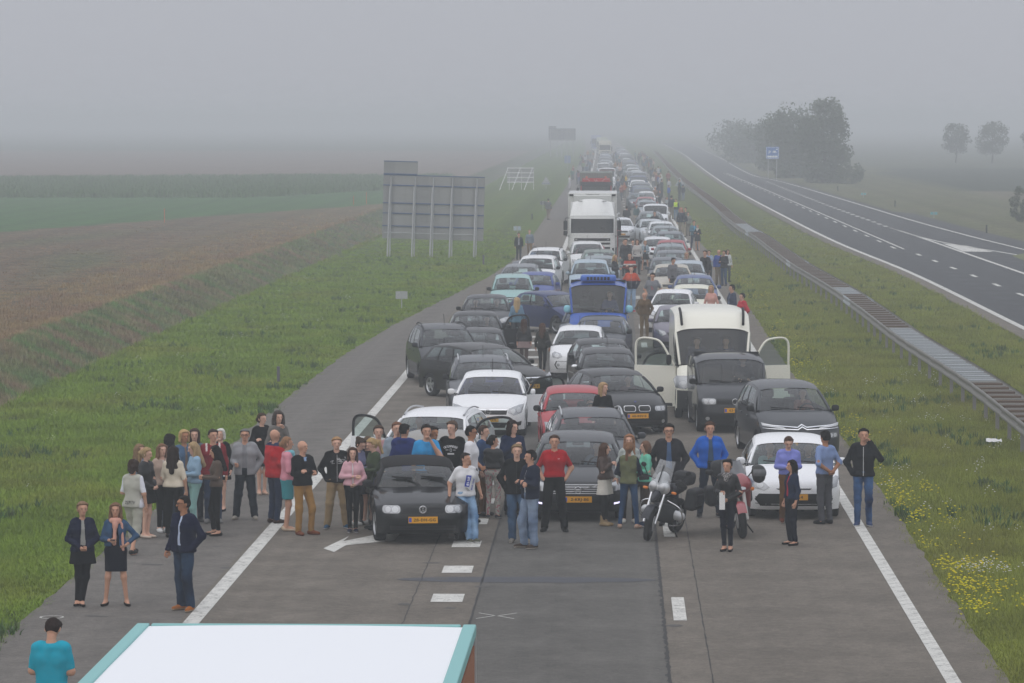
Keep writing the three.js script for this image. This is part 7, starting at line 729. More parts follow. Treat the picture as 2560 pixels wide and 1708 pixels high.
// ------------------------------------------------------------------ median guard rail
{ const railX = smoothX(fromPhoto([[2560, 1057], [2419.5, 948.6], [2243, 835.7], [2155, 769.6], [2082, 718.3], [2023, 683], [1979, 656.7], [1890, 591.5], [1831, 553.6], [1780.5, 509], [1734, 473.6], [1692, 440], [1650, 395.7]], 0.75)), g = put(new THREE.Group(), 'guard_rail'); tag(g, 'long double-sided steel guard rail with crossbars in the grassy median', 'guard rail');
  const zinc = std({ color: L3(0.27, 0.26, 0.245), roughness: 0.6, metalness: 0.25 }), zincNew = std({ color: L3(0.40, 0.43, 0.46), roughness: 0.5, metalness: 0.3 }), rust = std({ color: L3(0.10, 0.062, 0.042), roughness: 0.9 }), wood = std({ color: L3(0.125, 0.085, 0.06), roughness: 0.9 }), prof = [[-0.03, 0.76], [-0.055, 0.73], [-0.055, 0.67], [0, 0.61], [-0.055, 0.55], [-0.055, 0.49], [-0.03, 0.46]], wide = 0.82;
  const sag = (d) => 0.03 * noise(d * 0.05, 3) + 0.015 * noise(d * 0.2, 8);
  const beam = (s, d0, d1) => gridGeo(Math.max(2, Math.round((d1 - d0) / 2)), prof.length - 1, (a, b) => { const d = lerp(d0, d1, a), [ox, y] = prof[Math.round(b * (prof.length - 1))]; return [railX(d) + (s < 0 ? ox : wide - ox), y + sag(d), -d]; });
  for (let d = 70; d < 330; d += 4) for (const s of [-1, 1]) mesh('rail', beam(s, d, d + 3.985), noise(d * 0.35, 5) > 0.28 ? zincNew : zinc, g); for (let d = 330; d < 930; d += 40) for (const s of [-1, 1]) mesh('rail', beam(s, d, d + 39.9), zinc, g);
  const rung = box(wide - 0.08, 0.06, 0.2, 0, 0, 0), thin = box(wide - 0.06, 0.05, 0.09), post = box(0.09, 0.7, 0.06), far = [], farPost = [];
  for (let d = 70.4, i = 0; d < 900; d += d < 300 ? 0.8 : 1.2, i++) { const x = railX(d) + wide / 2, y = 0.70 + sag(d), isNew = noise(d * 0.03, 11) > 0.12; if (d < 300) { const r = mesh('crossbar', i % 2 ? thin : rung, isNew ? zincNew : i % 2 ? zinc : i % 3 ? wood : rust, g); r.position.set(x, y, -d); r.rotation.y = 0.1 * noise(i * 1.7, 4); r.rotation.z = 0.03 * noise(i * 2.3, 7); if (i % 4 === 0) { for (const s of [-1, 1]) { const p = mesh('post', post, zinc, g); p.position.set(x + s * (wide / 2 - 0.09), 0.33, -d - 0.3); } } } else { far.push(rung.clone().translate(x, y, -d)); if (i % 2) farPost.push(post.clone().translate(x, 0.33, -d)); } }
  mesh('crossbar', merge(far), wood, g).userData.kind = 'stuff'; mesh('post', merge(farPost), zinc, g).userData.kind = 'stuff'; }
// ------------------------------------------------------------------ signs and posts
const galv = std({ color: L3(0.42, 0.43, 0.44), roughness: 0.5, metalness: 0.3 }), signGrey = std({ color: L3(0.33, 0.335, 0.33), roughness: 0.7 }), signGrey2 = std({ color: L3(0.29, 0.295, 0.295), roughness: 0.7 }), signBlue = std({ color: L3(0.075, 0.13, 0.26), roughness: 0.6 });
function signBack(name, label, xa, da, xb, db, y0, y1, y1b, cols, step) { // back of a direction sign: upright boards, blue rails, posts
  const W = Math.hypot(xb - xa, db - da), g = group(name, (xa + xb) / 2, 0, -(da + db) / 2, -Math.atan2(da - db, xb - xa) * -1); tag(g, label, 'road sign');
  for (let i = 0; i < cols; i++) { const w = W / cols, x = -W / 2 + w * (i + 0.5), top = i < step ? y1b : y1; mesh('board', box(w - 0.012, top - y0, 0.03, x, (top + y0) / 2, 0), i % 3 ? signGrey : signGrey2, g); mesh('seam', box(0.02, top - y0, 0.02, x + w / 2, (top + y0) / 2, 0.022), signGrey2, g); }
  const rails = [0.2, 0.4, 0.56, 0.84].map((t) => lerp(y0, y1, t)); for (const y of rails) mesh('rail', box(W, 0.055, 0.05, 0, y, 0.045), signBlue, g); mesh('rail', box(W * step / cols, 0.055, 0.05, -W / 2 + W * step / cols / 2, y1 + 0.06, 0.045), signBlue, g); mesh('frame', merge([box(W, 0.05, 0.05, 0, y1, 0.0), box(W * step / cols, 0.05, 0.05, -W / 2 + W * step / cols / 2, y1b, 0)]), signBlue, g);
  mesh('brace', tube([[-W * 0.48, lerp(y0, y1, 0.06) + 0.12, 0.28], [W * 0.42, lerp(y0, y1, 0.06) + 0.12, 0.28]], 0.025, 6, 1), galv, g);
  for (const t of [0.07, 0.31, 0.49, 0.68, 0.92]) { const x = -W / 2 + W * t; mesh('post', tube([[x - 0.03, -0.1, 0.85], [x - 0.02, lerp(y0, y1, 0.82), 0.11]], 0.045, 7, 1), galv, g); mesh('post', tube([[x + 0.07, -0.1, 0.12], [x + 0.03, y1 - 0.1, 0.10]], 0.045, 7, 1), galv, g); }
  return g;
}
const leaning = signBack('direction_sign', 'large grey back of a stepped motorway sign on many posts in the left verge', -13.1, 220, -7.45, 220, 0.98, 4.52, 5.28, 9, 3); leaning.rotation.z = -0.028; leaning.position.y = -0.05;
signBack('direction_sign', 'ghostly back of a second large sign far away in the fog', -14.6, 850, -8.8, 850, 3.45, 6.0, 6.5, 7, 2);
{ const d = 436, x0 = at(1268, 475).x * 0 + (1268 - 1541) * d / PXF, x1 = (1335 - 1541) * d / PXF, W = x1 - x0, g = group('slatted_sign', (x0 + x1) / 2, 0, -d); tag(g, 'white slatted sign frame with slanting struts in the left verge', 'road sign'); const wm = std({ color: L3(0.72, 0.72, 0.72), roughness: 0.6 }); for (let i = 0; i < 3; i++) mesh('board', box(W, 0.42, 0.04, 0, 1.02 + i * 0.56, 0), signGrey, g); for (let i = 0; i < 4; i++) mesh('slat', box(W, 0.12, 0.05, 0, 0.82 + i * 0.52, 0.03), wm, g); for (const t of [0.04, 0.5, 0.95]) { const x = -W / 2 + W * t; mesh('strut', tube([[x, 2.4, 0.05], [x - 0.9, 0, 2.2]], 0.04, 6, 1), wm, g); mesh('post', tube([[x + 0.1, 2.2, 0], [x + 0.1, 0, 0]], 0.035, 6, 1), wm, g); } }
function triangleSign(label, px, py, size = 0.95) { const p = at(px, py), g = group('triangle_sign', p.x, 0, p.z); tag(g, label, 'road sign'); const s = new THREE.Shape(); s.moveTo(-size / 2, 0); s.lineTo(size / 2, 0); s.lineTo(0, size * 0.87); s.closePath(); const e = new THREE.ExtrudeGeometry(s, { depth: 0.02, bevelEnabled: false }); e.translate(0, 0.55, 0); mesh('plate', e, galv, g); mesh('cross_rail', box(size * 0.8, 0.05, 0.03, 0, 0.7, 0.035), signBlue, g); mesh('post', tube([[0, 0, -0.03], [0, 1.3, -0.03]], 0.035, 6, 1), galv, g); }
triangleSign('grey back of a triangular sign in the left verge', 1365, 474, 1.1); triangleSign('grey back of a triangular sign in the median before the guard rail', 1700, 478, 1.15);
function plate(label, px, py, w, h, y, mat) { const p = at(px, py), g = group('marker_plate', p.x, 0, p.z); tag(g, label, 'road sign'); mesh('plate', box(w, h, 0.015, 0, y, 0.03, 0.006), mat, g); mesh('rim', merge([box(w + 0.01, 0.02, 0.025, 0, y + h / 2, 0.03), box(w + 0.01, 0.02, 0.025, 0, y - h / 2, 0.03), box(0.02, h, 0.025, -w / 2, y, 0.03), box(0.02, h, 0.025, w / 2, y, 0.03)]), galv, g); mesh('bracket', box(0.07, h * 0.9, 0.03, 0, y, 0.05), galv, g); mesh('post', tube([[0, 0, 0], [0, y + h / 2, 0]], 0.025, 6, 1), galv, g); }
plate('small grey-backed marker plate low in the left verge beside the sedans', 1004, 770, 0.46, 0.29, 0.52, std({ color: L3(0.45, 0.46, 0.47), roughness: 0.6 })); plate('small pale blue marker plate behind the two strolling young men', 1293, 590, 0.48, 0.28, 0.5, std({ color: L3(0.42, 0.5, 0.56), roughness: 0.6 })); plate('small dark framed marker plate next to the lone walker', 1357.5, 526, 0.5, 0.3, 0.62, std({ color: L3(0.12, 0.13, 0.14), roughness: 0.6 })); plate('small teal marker plate in the far right verge', 2335, 545, 0.55, 0.22, 0.36, std({ color: L3(0.12, 0.42, 0.44), roughness: 0.6 })); plate('second small teal marker plate farther along the right verge', 2159, 494, 0.5, 0.22, 0.36, std({ color: L3(0.12, 0.42, 0.44), roughness: 0.6 })); plate('faint blue sign plate beside the left shoulder in the fog', 1419, 424, 1.0, 1.2, 1.6, std({ color: L3(0.2, 0.27, 0.42), roughness: 0.6 }));
function bollard(label, px, py, h, w, mat, orange) { const p = at(px, py), g = group('marker_post', p.x, 0, p.z); tag(g, label, 'post'); mesh('shaft', box(w, h, w * 0.8, 0, h / 2, 0, w * 0.2), mat, g); mesh('cap', box(w * 1.08, h * 0.12, w * 0.9, 0, h * 0.96, 0, w * 0.2), orange ?? mat, g); }
const postGrey = std({ color: L3(0.13, 0.125, 0.15), roughness: 0.8 }), postOr = std({ color: L3(0.55, 0.16, 0.07), roughness: 0.7 }), postDark = std({ color: L3(0.05, 0.055, 0.05), roughness: 0.9 });
bollard('short purple-grey marker post in the left verge, nearest of them', 695.7, 955, 0.44, 0.085, postGrey); bollard('short grey marker post right of the large sign back', 1208.6, 661, 0.48, 0.10, postGrey); bollard('dark marker post on the left verge near the lone walker', 1330, 549, 0.45, 0.1, postDark);
bollard('thin orange marker stake between the stubble and the green crop', 411, 558, 1.05, 0.06, postOr); bollard('pale orange stake at the corner of the crop field', 884, 514, 0.85, 0.06, postOr); bollard('second pale orange stake at the corner of the crop field', 916, 512, 1.1, 0.06, postOr); bollard('short yellow-brown stake on top of the ditch bank', 787.6, 592, 0.4, 0.07, std({ color: L3(0.45, 0.28, 0.1), roughness: 0.8 }));
[[2095, 478, 'first'], [2238, 517, 'second'], [2466.6, 583, 'third']].forEach(([x, y, n]) => bollard(n + ' dark wooden post counted away from the bushy tree in the right verge', x, y, 0.55, 0.12, postDark));
{ const d = 518, x = (1930 - 1541) * d / PXF, g = group('blue_sign', x, 0, -d); g.scale.setScalar(0.8); g.position.y = 1.5; tag(g, 'blue motorway exit sign standing before the tall tree', 'road sign'); mesh('board', box(2.15, 2.0, 0.05, 0, 2.4, 0), std({ color: L3(0.03, 0.12, 0.42), roughness: 0.5 }), g); decal('sign_face', 2.05, 1.9, 0, 2.4, 0.028, canvasMat(256, 256, (c, w, h) => { c.fillStyle = '#2f6fbf'; c.fillRect(0, 0, w, h); c.strokeStyle = '#e8eef8'; c.lineWidth = 8; c.strokeRect(6, 6, w - 12, h - 12); c.fillStyle = '#f0f4fa'; c.font = 'bold 96px sans-serif'; c.fillText('P', 40, 150); c.fillRect(130, 100, 80, 26); c.fillRect(146, 82, 48, 22); c.fillRect(24, 190, 208, 42); c.beginPath(); c.moveTo(190, 66); c.lineTo(226, 22); c.lineTo(234, 62); c.fill(); }), g); for (const s of [-1, 1]) mesh('post', tube([[s * 0.7, -1.9, -0.06], [s * 0.7, 3.2, -0.06]], 0.06, 6, 1), galv, g); }
// ------------------------------------------------------------------ motorcycles
function bikeWheel(g, z, steer, rimMat, w = 0.13) { const s = sub('wheel', g); s.position.set(0, 0.325, z); s.rotation.y = steer; const t = new THREE.TorusGeometry(0.262, 0.062, 10, 30); t.scale(1, 1, w / 0.124); t.rotateY(Math.PI / 2); mesh('tyre', t, M.tyre, s); const l = [new THREE.TorusGeometry(0.205, 0.018, 6, 26).rotateY(Math.PI / 2)]; for (let i = 0; i < 6; i++) { const b2 = box(0.03, 0.2, 0.03, 0, 0.1, 0); b2.rotateX(i * Math.PI / 3); l.push(b2); } mesh('rim', merge(l), rimMat, s); for (const q of [-1, 1]) { const dsc = new THREE.CylinderGeometry(0.14, 0.14, 0.008, 20); dsc.rotateZ(Math.PI / 2); dsc.translate(q * 0.07, 0, 0); mesh('brake_disc', dsc, M.silver, s); } return s; }
const blob = (bones, k, cell = 0.022) => skinMesh(bones, k, cell);
const visor = new THREE.MeshPhysicalMaterial({ color: L3(0.75, 0.77, 0.78), transmission: 0.75, roughness: 0.12, thickness: 0, ior: 1.5 }), visorGrey = new THREE.MeshPhysicalMaterial({ color: L3(0.25, 0.26, 0.28), transmission: 0.6, roughness: 0.1, thickness: 0, ior: 1.5 });
{ const p = at(1617, 1352), yaw = -20 * Math.PI / 180, g = group('motorcycle', p.x - Math.sin(yaw) * 0.78, 0, p.z - Math.cos(yaw) * 0.78, yaw); g.rotation.order = 'YXZ'; g.rotation.z = -0.17; g.position.x -= 0.0; tag(g, 'black and silver touring motorcycle with side cases leaning on its stand', 'motorcycle'); const dark = std({ color: L3(0.02, 0.022, 0.03), roughness: 0.4 }), sil = std({ color: L3(0.55, 0.56, 0.57), roughness: 0.35, metalness: 0.4 });
  bikeWheel(g, 0.78, 0.22, M.silver); bikeWheel(g, -0.72, 0, M.silver, 0.16);
  for (const s of [-1, 1]) { mesh('fork_tube', tube([[s * 0.105, 0.33, 0.80], [s * 0.115, 0.72, 0.64], [s * 0.12, 1.0, 0.52]], 0.03, 8, 6), M.chrome, g); mesh('side_case', box(0.22, 0.40, 0.5, s * 0.34, 0.72, -0.5, 0.075), M.plastic, g); mesh('case_lid', box(0.02, 0.22, 0.36, s * 0.452, 0.72, -0.5, 0.008), dark, g);
    mesh('mirror', blob([[s * 0.42, 1.28, 0.36, s * 0.44, 1.285, 0.36, 0.042, 0.042]], 0.02, 0.014), M.trim, g); mesh('mirror_stalk', tube([[s * 0.33, 1.12, 0.36], [s * 0.39, 1.22, 0.37], [s * 0.42, 1.27, 0.36]], 0.009, 5), M.trim, g); mesh('hand_guard', (() => { const b2 = box(0.22, 0.075, 0.05, 0, 0, 0, 0.022); b2.rotateZ(-s * 0.25); b2.rotateY(s * 0.3); b2.translate(s * 0.36, 1.05, 0.43); return b2; })(), M.trim, g); mesh('indicator', blob([[s * 0.25, 0.90, 0.52, s * 0.30, 0.90, 0.52, 0.028, 0.026]], 0.02, 0.012), M.amber, g); mesh('grip', tube([[s * 0.1, 1.07, 0.42], [s * 0.3, 1.10, 0.38], [s * 0.45, 1.08, 0.33]], 0.017, 6), M.trim, g);
    mesh('cylinder_head', blob([[s * 0.18, 0.46, 0.12, s * 0.34, 0.45, 0.12, 0.09, 0.085]], 0.04, 0.018), sil, g); mesh('crash_bar', tube([[s * 0.12, 0.72, 0.35], [s * 0.36, 0.62, 0.32], [s * 0.42, 0.44, 0.24], [s * 0.36, 0.30, 0.12], [s * 0.14, 0.24, 0.05]], 0.014, 6), M.chrome, g); mesh('headlight', (() => { const c = new THREE.SphereGeometry(0.072, 14, 10); c.scale(1, 1, 0.55); c.translate(s * 0.075 + 0.0, 0.97, 0.66); return c; })(), M.lensIn, g); }
  mesh('front_mudguard', gridGeo(4, 10, (a, b) => { const t = lerp(0.35, 2.3, b), u = a * 2 - 1; return [u * 0.075, 0.325 + Math.sin(t) * 0.345 - 0.02 * u * u, 0.78 + Math.cos(t) * 0.345]; }), dark, g); mesh('beak', blob([[0, 0.84, 0.66, 0, 0.76, 0.86, 0.085, 0.03]], 0.03), dark, g); mesh('fairing', blob([[-0.08, 0.96, 0.56, 0.08, 0.96, 0.56, 0.12, 0.12], [0, 1.1, 0.46, 0, 1.12, 0.44, 0.12, 0.12]], 0.06), sil, g);
  mesh('windscreen', gridGeo(8, 6, (a, b) => { const u = a * 2 - 1, w = lerp(0.19, 0.15, b); return [u * w, 1.02 + b * 0.42, 0.67 - b * 0.24 - 0.10 * u * u]; }), visor, g); mesh('screen_stay', bar([0, 1.06, 0.675], [0, 1.36, 0.50], 0.018, 0.01), M.trim, g); mesh('tank', blob([[0, 0.94, 0.28, 0, 0.9, -0.02, 0.17, 0.13]], 0.05), dark, g); mesh('seat', blob([[0, 0.84, -0.05, 0, 0.88, -0.6, 0.13, 0.12]], 0.05), M.trim, g); mesh('engine', blob([[-0.1, 0.45, 0.1, 0.1, 0.45, 0.1, 0.17, 0.17], [0, 0.55, -0.2, 0, 0.45, -0.35, 0.15, 0.12]], 0.08), M.plastic, g); mesh('top_case', box(0.36, 0.24, 0.34, 0, 1.02, -0.8, 0.08), M.plastic, g); mesh('side_stand', tube([[0.1, 0.34, -0.05], [0.34, 0.02, 0.05]], 0.014, 5, 1), M.trim, g); mesh('exhaust', tube([[-0.16, 0.3, 0.1], [-0.2, 0.3, -0.4], [-0.24, 0.42, -0.85]], 0.05, 8), sil, g); mesh('swing_arm', bar([0.08, 0.36, -0.1], [0.08, 0.325, -0.72], 0.05, 0.09), M.trim, g); }
{ const p = at(1857, 1346), yaw = 7 * Math.PI / 180, g = group('motorcycle', p.x - Math.sin(yaw) * 0.74, 0, p.z - Math.cos(yaw) * 0.74, yaw); g.rotation.order = 'YXZ'; g.rotation.z = 0.10; tag(g, 'dark red touring motorcycle with a tinted windscreen beside the woman with the scarf', 'motorcycle'); const red = new THREE.MeshPhysicalMaterial({ color: L3(0.24, 0.015, 0.022), roughness: 0.35, clearcoat: 1 }), pale = std({ color: L3(0.45, 0.44, 0.42), roughness: 0.5 });
  bikeWheel(g, 0.74, 0.0, M.trim); bikeWheel(g, -0.74, 0, M.trim, 0.17); for (const s of [-1, 1]) { mesh('fork_tube', tube([[s * 0.115, 0.33, 0.74], [s * 0.12, 0.8, 0.54]], 0.034, 8, 3), pale, g); mesh('indicator', blob([[s * 0.29, 0.84, 0.46, s * 0.31, 0.84, 0.44, 0.035, 0.035]], 0.02, 0.012), M.amber, g); mesh('mirror', blob([[s * 0.40, 1.20, 0.30, s * 0.46, 1.21, 0.28, 0.05, 0.045]], 0.02, 0.014), M.trim, g); mesh('mirror_stalk', tube([[s * 0.26, 1.06, 0.34], [s * 0.40, 1.19, 0.30]], 0.012, 5, 1), M.trim, g); mesh('side_fairing', blob([[s * 0.2, 0.86, 0.36, s * 0.22, 0.5, 0.12, 0.1, 0.07], [s * 0.22, 0.8, 0.2, s * 0.2, 0.55, 0.0, 0.08, 0.06]], 0.06), red, g); mesh('side_case', box(0.2, 0.36, 0.48, s * 0.32, 0.68, -0.6, 0.07), M.plastic, g); }
  mesh('front_mudguard', gridGeo(4, 10, (a, b) => { const t = lerp(0.5, 2.4, b), u = a * 2 - 1; return [u * 0.085, 0.325 + Math.sin(t) * 0.35 - 0.02 * u * u, 0.74 + Math.cos(t) * 0.35]; }), red, g); mesh('fairing', blob([[-0.16, 0.94, 0.46, 0.16, 0.94, 0.46, 0.14, 0.14], [-0.1, 1.02, 0.40, 0.1, 1.02, 0.40, 0.13, 0.13], [0, 0.84, 0.52, 0, 0.84, 0.5, 0.13, 0.13]], 0.08), red, g); mesh('headlight', lay([[-0.16, 0.86], [0.16, 0.86], [0.19, 0.99], [-0.19, 0.99]], (x, y) => [x, y, 0.635 - x * x * 1.6 - (y - 0.9) * 0.35]), M.lensIn, g); mesh('windscreen', gridGeo(8, 6, (a, b) => { const u = a * 2 - 1, w = lerp(0.24, 0.17, b); return [u * w, 1.06 + b * 0.30, 0.54 - b * 0.26 - 0.14 * u * u]; }), visorGrey, g); mesh('tank', blob([[0, 0.92, 0.2, 0, 0.9, -0.1, 0.17, 0.14]], 0.05), red, g); mesh('seat', blob([[0, 0.82, -0.1, 0, 0.86, -0.6, 0.14, 0.13]], 0.05), M.trim, g); mesh('engine', blob([[-0.12, 0.42, 0.15, 0.12, 0.42, 0.15, 0.16, 0.16], [0, 0.45, -0.2, 0, 0.42, -0.35, 0.16, 0.13]], 0.08), M.plastic, g); mesh('top_case', box(0.5, 0.32, 0.42, 0, 1.14, -0.74, 0.11), M.plastic, g); mesh('swing_arm', bar([0.08, 0.36, -0.1], [0.08, 0.325, -0.74], 0.05, 0.09), M.trim, g); mesh('side_stand', tube([[0.1, 0.34, -0.05], [0.3, 0.0, 0.05]], 0.014, 5, 1), M.trim, g);
  g.updateMatrixWorld(true); const hp = V(0.46, 1.10, 0.34).applyMatrix4(g.matrixWorld), hgp = group('crash_helmet', hp.x, hp.y, hp.z, 0.3); tag(hgp, 'black crash helmet hung on the handlebar of the red motorcycle', 'helmet'); mesh('shell', skinMesh([[0, 0.02, 0, 0, -0.06, 0.02, 0.135, 0.12]], 0.02, 0.016), M.black, hgp); mesh('visor', gridGeo(8, 4, (a, b) => { const t = (a - 0.5) * 2.4, e = (b - 0.35) * 0.9; return [Math.sin(t) * Math.cos(e) * 0.143, Math.sin(e) * 0.143 + 0.0, Math.cos(t) * Math.cos(e) * 0.143 + 0.005]; }), visorGrey, hgp); }
{ const p = at(2485, 1118), g = mesh('litter', (() => { const q = new THREE.PlaneGeometry(0.36, 0.2, 6, 4), a = q.attributes.position; for (let i = 0; i < a.count; i++) a.setZ(i, 0.05 * noise(a.getX(i) * 12, a.getY(i) * 12, 1)); q.rotateX(-1.3); q.computeVertexNormals(); return q; })(), std({ color: L3(0.7, 0.7, 0.69), roughness: 0.8, side: THREE.DoubleSide })); g.position.set(p.x, 0.16, p.z); tag(g, 'crumpled white paper lying in the grass on the right', 'litter'); }
// ------------------------------------------------------------------ trees and bushes
const leafMats = [[0.088, 0.112, 0.066], [0.080, 0.105, 0.064], [0.095, 0.118, 0.072]].map((c) => std({ color: L3(...c), roughness: 1, side: THREE.DoubleSide })), bark = std({ color: L3(0.06, 0.05, 0.04), roughness: 1 });
function tree(name, label, x, d, h, w, seed, o = {}) {
  const R = rng(seed), g = group(name, x, 0, -d); tag(g, label, o.category ?? 'tree', o.group); const bot = o.bot ?? 0.1, th = o.trunk ?? h * 0.4;
  if (!o.bush) { mesh('trunk', (() => { const t = tube([[0, 0, 0], [0.1 * w * 0.3, th * 0.6, 0], [0, th, 0.1], [0.1, h * 0.7, 0]], 0.16 * h / 8, 7, 10), a = t.attributes.position; for (let i = 0; i < a.count; i++) { const k = 1 - 0.65 * a.getY(i) / (h * 0.7); a.setX(i, a.getX(i) * k); a.setZ(i, a.getZ(i) * k); } return t; })(), bark, g); for (let i = 0; i < 6; i++) { const a = R() * 6.28, y = th * (0.8 + 0.5 * R()); mesh('limb', tube([[0, y, 0], [Math.cos(a) * w * 0.18, y + h * 0.12, Math.sin(a) * w * 0.18], [Math.cos(a) * w * 0.34, y + h * 0.25, Math.sin(a) * w * 0.34]], 0.05 * h / 8, 5, 5), bark, g); } }
  const lobes = []; for (let i = 0; i < (o.lobes ?? 16); i++) { const y = lerp(bot, 0.9, R()), k = Math.sin(Math.PI * clamp((y - bot + 0.12) / (1.12 - bot), 0, 1)) ** 0.6, a = R() * 6.28, r = w / 2 * k * (0.35 + 0.45 * R()); lobes.push([Math.cos(a) * r, y * h, Math.sin(a) * r, w * (0.13 + 0.10 * R()) * (o.lobe ?? 1)]); }
  const p = [], n = o.leaves ?? 2600, sz = o.leaf ?? 0.26; for (let i = 0; i < n; i++) { const [cx, cy, cz, r] = lobes[Math.floor(R() * lobes.length)], a = R() * 6.28, c = R() * 2 - 1, s = Math.sqrt(1 - c * c), k = r * (0.3 + 0.8 * R() ** 0.5), q = [cx + Math.cos(a) * s * k, Math.max(0.05, cy + c * k * 0.9), cz + Math.sin(a) * s * k], u = V(R() - 0.5, R() - 0.5, R() - 0.5).normalize().multiplyScalar(sz * (0.5 + R() * 0.6)), v = V(R() - 0.5, R() - 0.5, R() - 0.5).normalize().multiplyScalar(sz * (0.3 + R() * 0.4)); p.push(q[0] - u.x, q[1] - u.y, q[2] - u.z, q[0] + v.x, q[1] + v.y, q[2] + v.z, q[0] + u.x, q[1] + u.y, q[2] + u.z, q[0] - u.x, q[1] - u.y, q[2] - u.z, q[0] + u.x, q[1] + u.y, q[2] + u.z, q[0] - v.x, q[1] - v.y, q[2] - v.z); }
  const ge = new THREE.BufferGeometry(); ge.setAttribute('position', new THREE.Float32BufferAttribute(p, 3)); ge.computeVertexNormals(); mesh('crown', ge, leafMats[seed % 3], g); return g;
}
tree('broad_tree', 'tall dense rounded tree standing foremost in the fog by the far carriageway', 25.4, 486, 10.7, 7.6, 11, { leaves: 13000, lobes: 90, bot: 0.02, leaf: 0.24, lobe: 0.8 });
tree('broad_tree', 'second tree of the roadside row, partly merged with the tall dense one', 23.6, 530, 10.0, 8.6, 12, { leaves: 9000, lobes: 80, bot: 0.02, leaf: 0.27, lobe: 0.8 });
tree('broad_tree', 'third tree of the roadside row, lower and paler in the fog', 24.0, 610, 8.4, 10, 13, { leaves: 6000, lobes: 60, bot: 0.02, leaf: 0.3, lobe: 0.8 }); tree('broad_tree', 'fourth tree of the roadside row, a faint low shape in the fog', 25.0, 720, 7.4, 12, 14, { leaves: 5000, lobes: 60, bot: 0.02, leaf: 0.34, lobe: 0.8 }); tree('broad_tree', 'last tree of the roadside row, almost lost in the fog', 26.5, 860, 7.2, 14, 15, { leaves: 4000, lobes: 60, bot: 0.02, leaf: 0.4, lobe: 0.8 });
tree('shrub', 'low bush at the foot of the tall dense tree', 28.2, 480, 2.6, 4.6, 21, { bush: true, leaves: 2400, lobes: 34, bot: 0.02, category: 'bush', leaf: 0.15, lobe: 0.55 }); tree('shrub', 'dark bush at the right edge of the picture', 30.5, 297, 2.7, 2.6, 22, { bush: true, leaves: 3000, lobes: 34, bot: 0.02, category: 'bush', leaf: 0.09, lobe: 0.55 });
tree('field_tree', 'leftmost of the three pale trees in the right-hand field', 61.6, 720, 7.6, 6.2, 31, { bot: 0.3, trunk: 3, leaves: 4600, lobes: 60, lobe: 0.6, leaf: 0.2 }); tree('field_tree', 'middle one of the three pale trees in the right-hand field', 67.2, 710, 7.8, 7.4, 32, { bot: 0.28, trunk: 3, leaves: 5000, lobes: 64, lobe: 0.6, leaf: 0.2 }); tree('field_tree', 'rightmost of the three pale trees in the right-hand field', 74.4, 700, 8.2, 7.0, 33, { bot: 0.3, trunk: 3, leaves: 5000, lobes: 64, lobe: 0.6, leaf: 0.2 });
// ------------------------------------------------------------------ grass, crops and flowers
function tuft(blades, h, w, seed, spread = 0.06) { const R = rng(seed), p = [], ix = []; for (let i = 0; i < blades; i++) { const a = R() * 6.28, r = R() * spread, x = Math.cos(a) * r, z = Math.sin(a) * r, b = R() * 6.28, lean = 0.15 + R() * 0.55, hh = h * (0.55 + R() * 0.6), dx = Math.cos(b) * lean * hh, dz = Math.sin(b) * lean * hh, wx = -Math.sin(b) * w / 2, wz = Math.cos(b) * w / 2, o = p.length / 3; p.push(x - wx, 0, z - wz, x + wx, 0, z + wz, x + dx * 0.4 - wx * 0.8, hh * 0.6, z + dz * 0.4 - wz * 0.8, x + dx * 0.4 + wx * 0.8, hh * 0.6, z + dz * 0.4 + wz * 0.8, x + dx, hh * (1 - lean * 0.25), z + dz); ix.push(o, o + 1, o + 3, o, o + 3, o + 2, o + 2, o + 3, o + 4); } const g = new THREE.BufferGeometry(); g.setAttribute('position', new THREE.Float32BufferAttribute(p, 3)); g.setIndex(ix); g.computeVertexNormals(); return g; }
const grassMat = std({ color: 0xffffff, roughness: 0.95, side: THREE.DoubleSide });
function scatter(name, label, geo, mat, count, pick, seed) { const R = rng(seed), im = new THREE.InstancedMesh(geo, mat, count), m = new THREE.Matrix4(), q = new THREE.Quaternion(), up = V(0, 1, 0), c = new THREE.Color(); let n = 0; for (let i = 0; i < count * 3 && n < count; i++) { const s = pick(R); if (!s) continue; q.setFromAxisAngle(up, R() * 6.28); m.compose(V(s[0], s[1], -s[2]), q, V(s[3], s[4] ?? s[3], s[3])); im.setMatrixAt(n, m); im.setColorAt(n, c.setRGB(...s[5])); n++; } im.count = n; put(im, name); tag(im, label, 'grass', null, 'stuff'); return im; }
const nearD = (R, d0, d1) => 1 / lerp(1 / d1, 1 / d0, R());        // more of them near the camera
const tintN = (x, d, R, k = 1) => { const t = tintAt(x, d), n = k * (0.95 + 0.3 * noise(x * 0.7, d * 0.4) + 0.35 * (R() - 0.5)); return [t[0] * n * 1.16, t[1] * n * 1.06, t[2] * n * 1.1]; };
const fade = (R, d, d1) => R() > smooth(d1 * 0.55, d1, d);
scatter('grass', 'green grass of the left verge', tuft(12, 0.12, 0.0065, 1, 0.11), grassMat, 130000, (R) => { const d = nearD(R, 26, 300), x = lerp(ditchR(d) - 0.2, shoulderX(d) + 0.12, R() ** 0.92); if (!fade(R, d, 300)) return null; const e = shoulderX(d) - x, k = 0.75 + 0.5 * R() + 0.3 * noise(x * 0.8, d * 0.5); if (e < 0.35 && R() < 0.4) return null; return [x, groundY(x, d) - 0.01, d, k * (0.9 + d * 0.004), k * (0.65 + 0.45 * smooth(0.2, 1.6, e)), tintN(x, d, R, 1.45)]; }, 101);
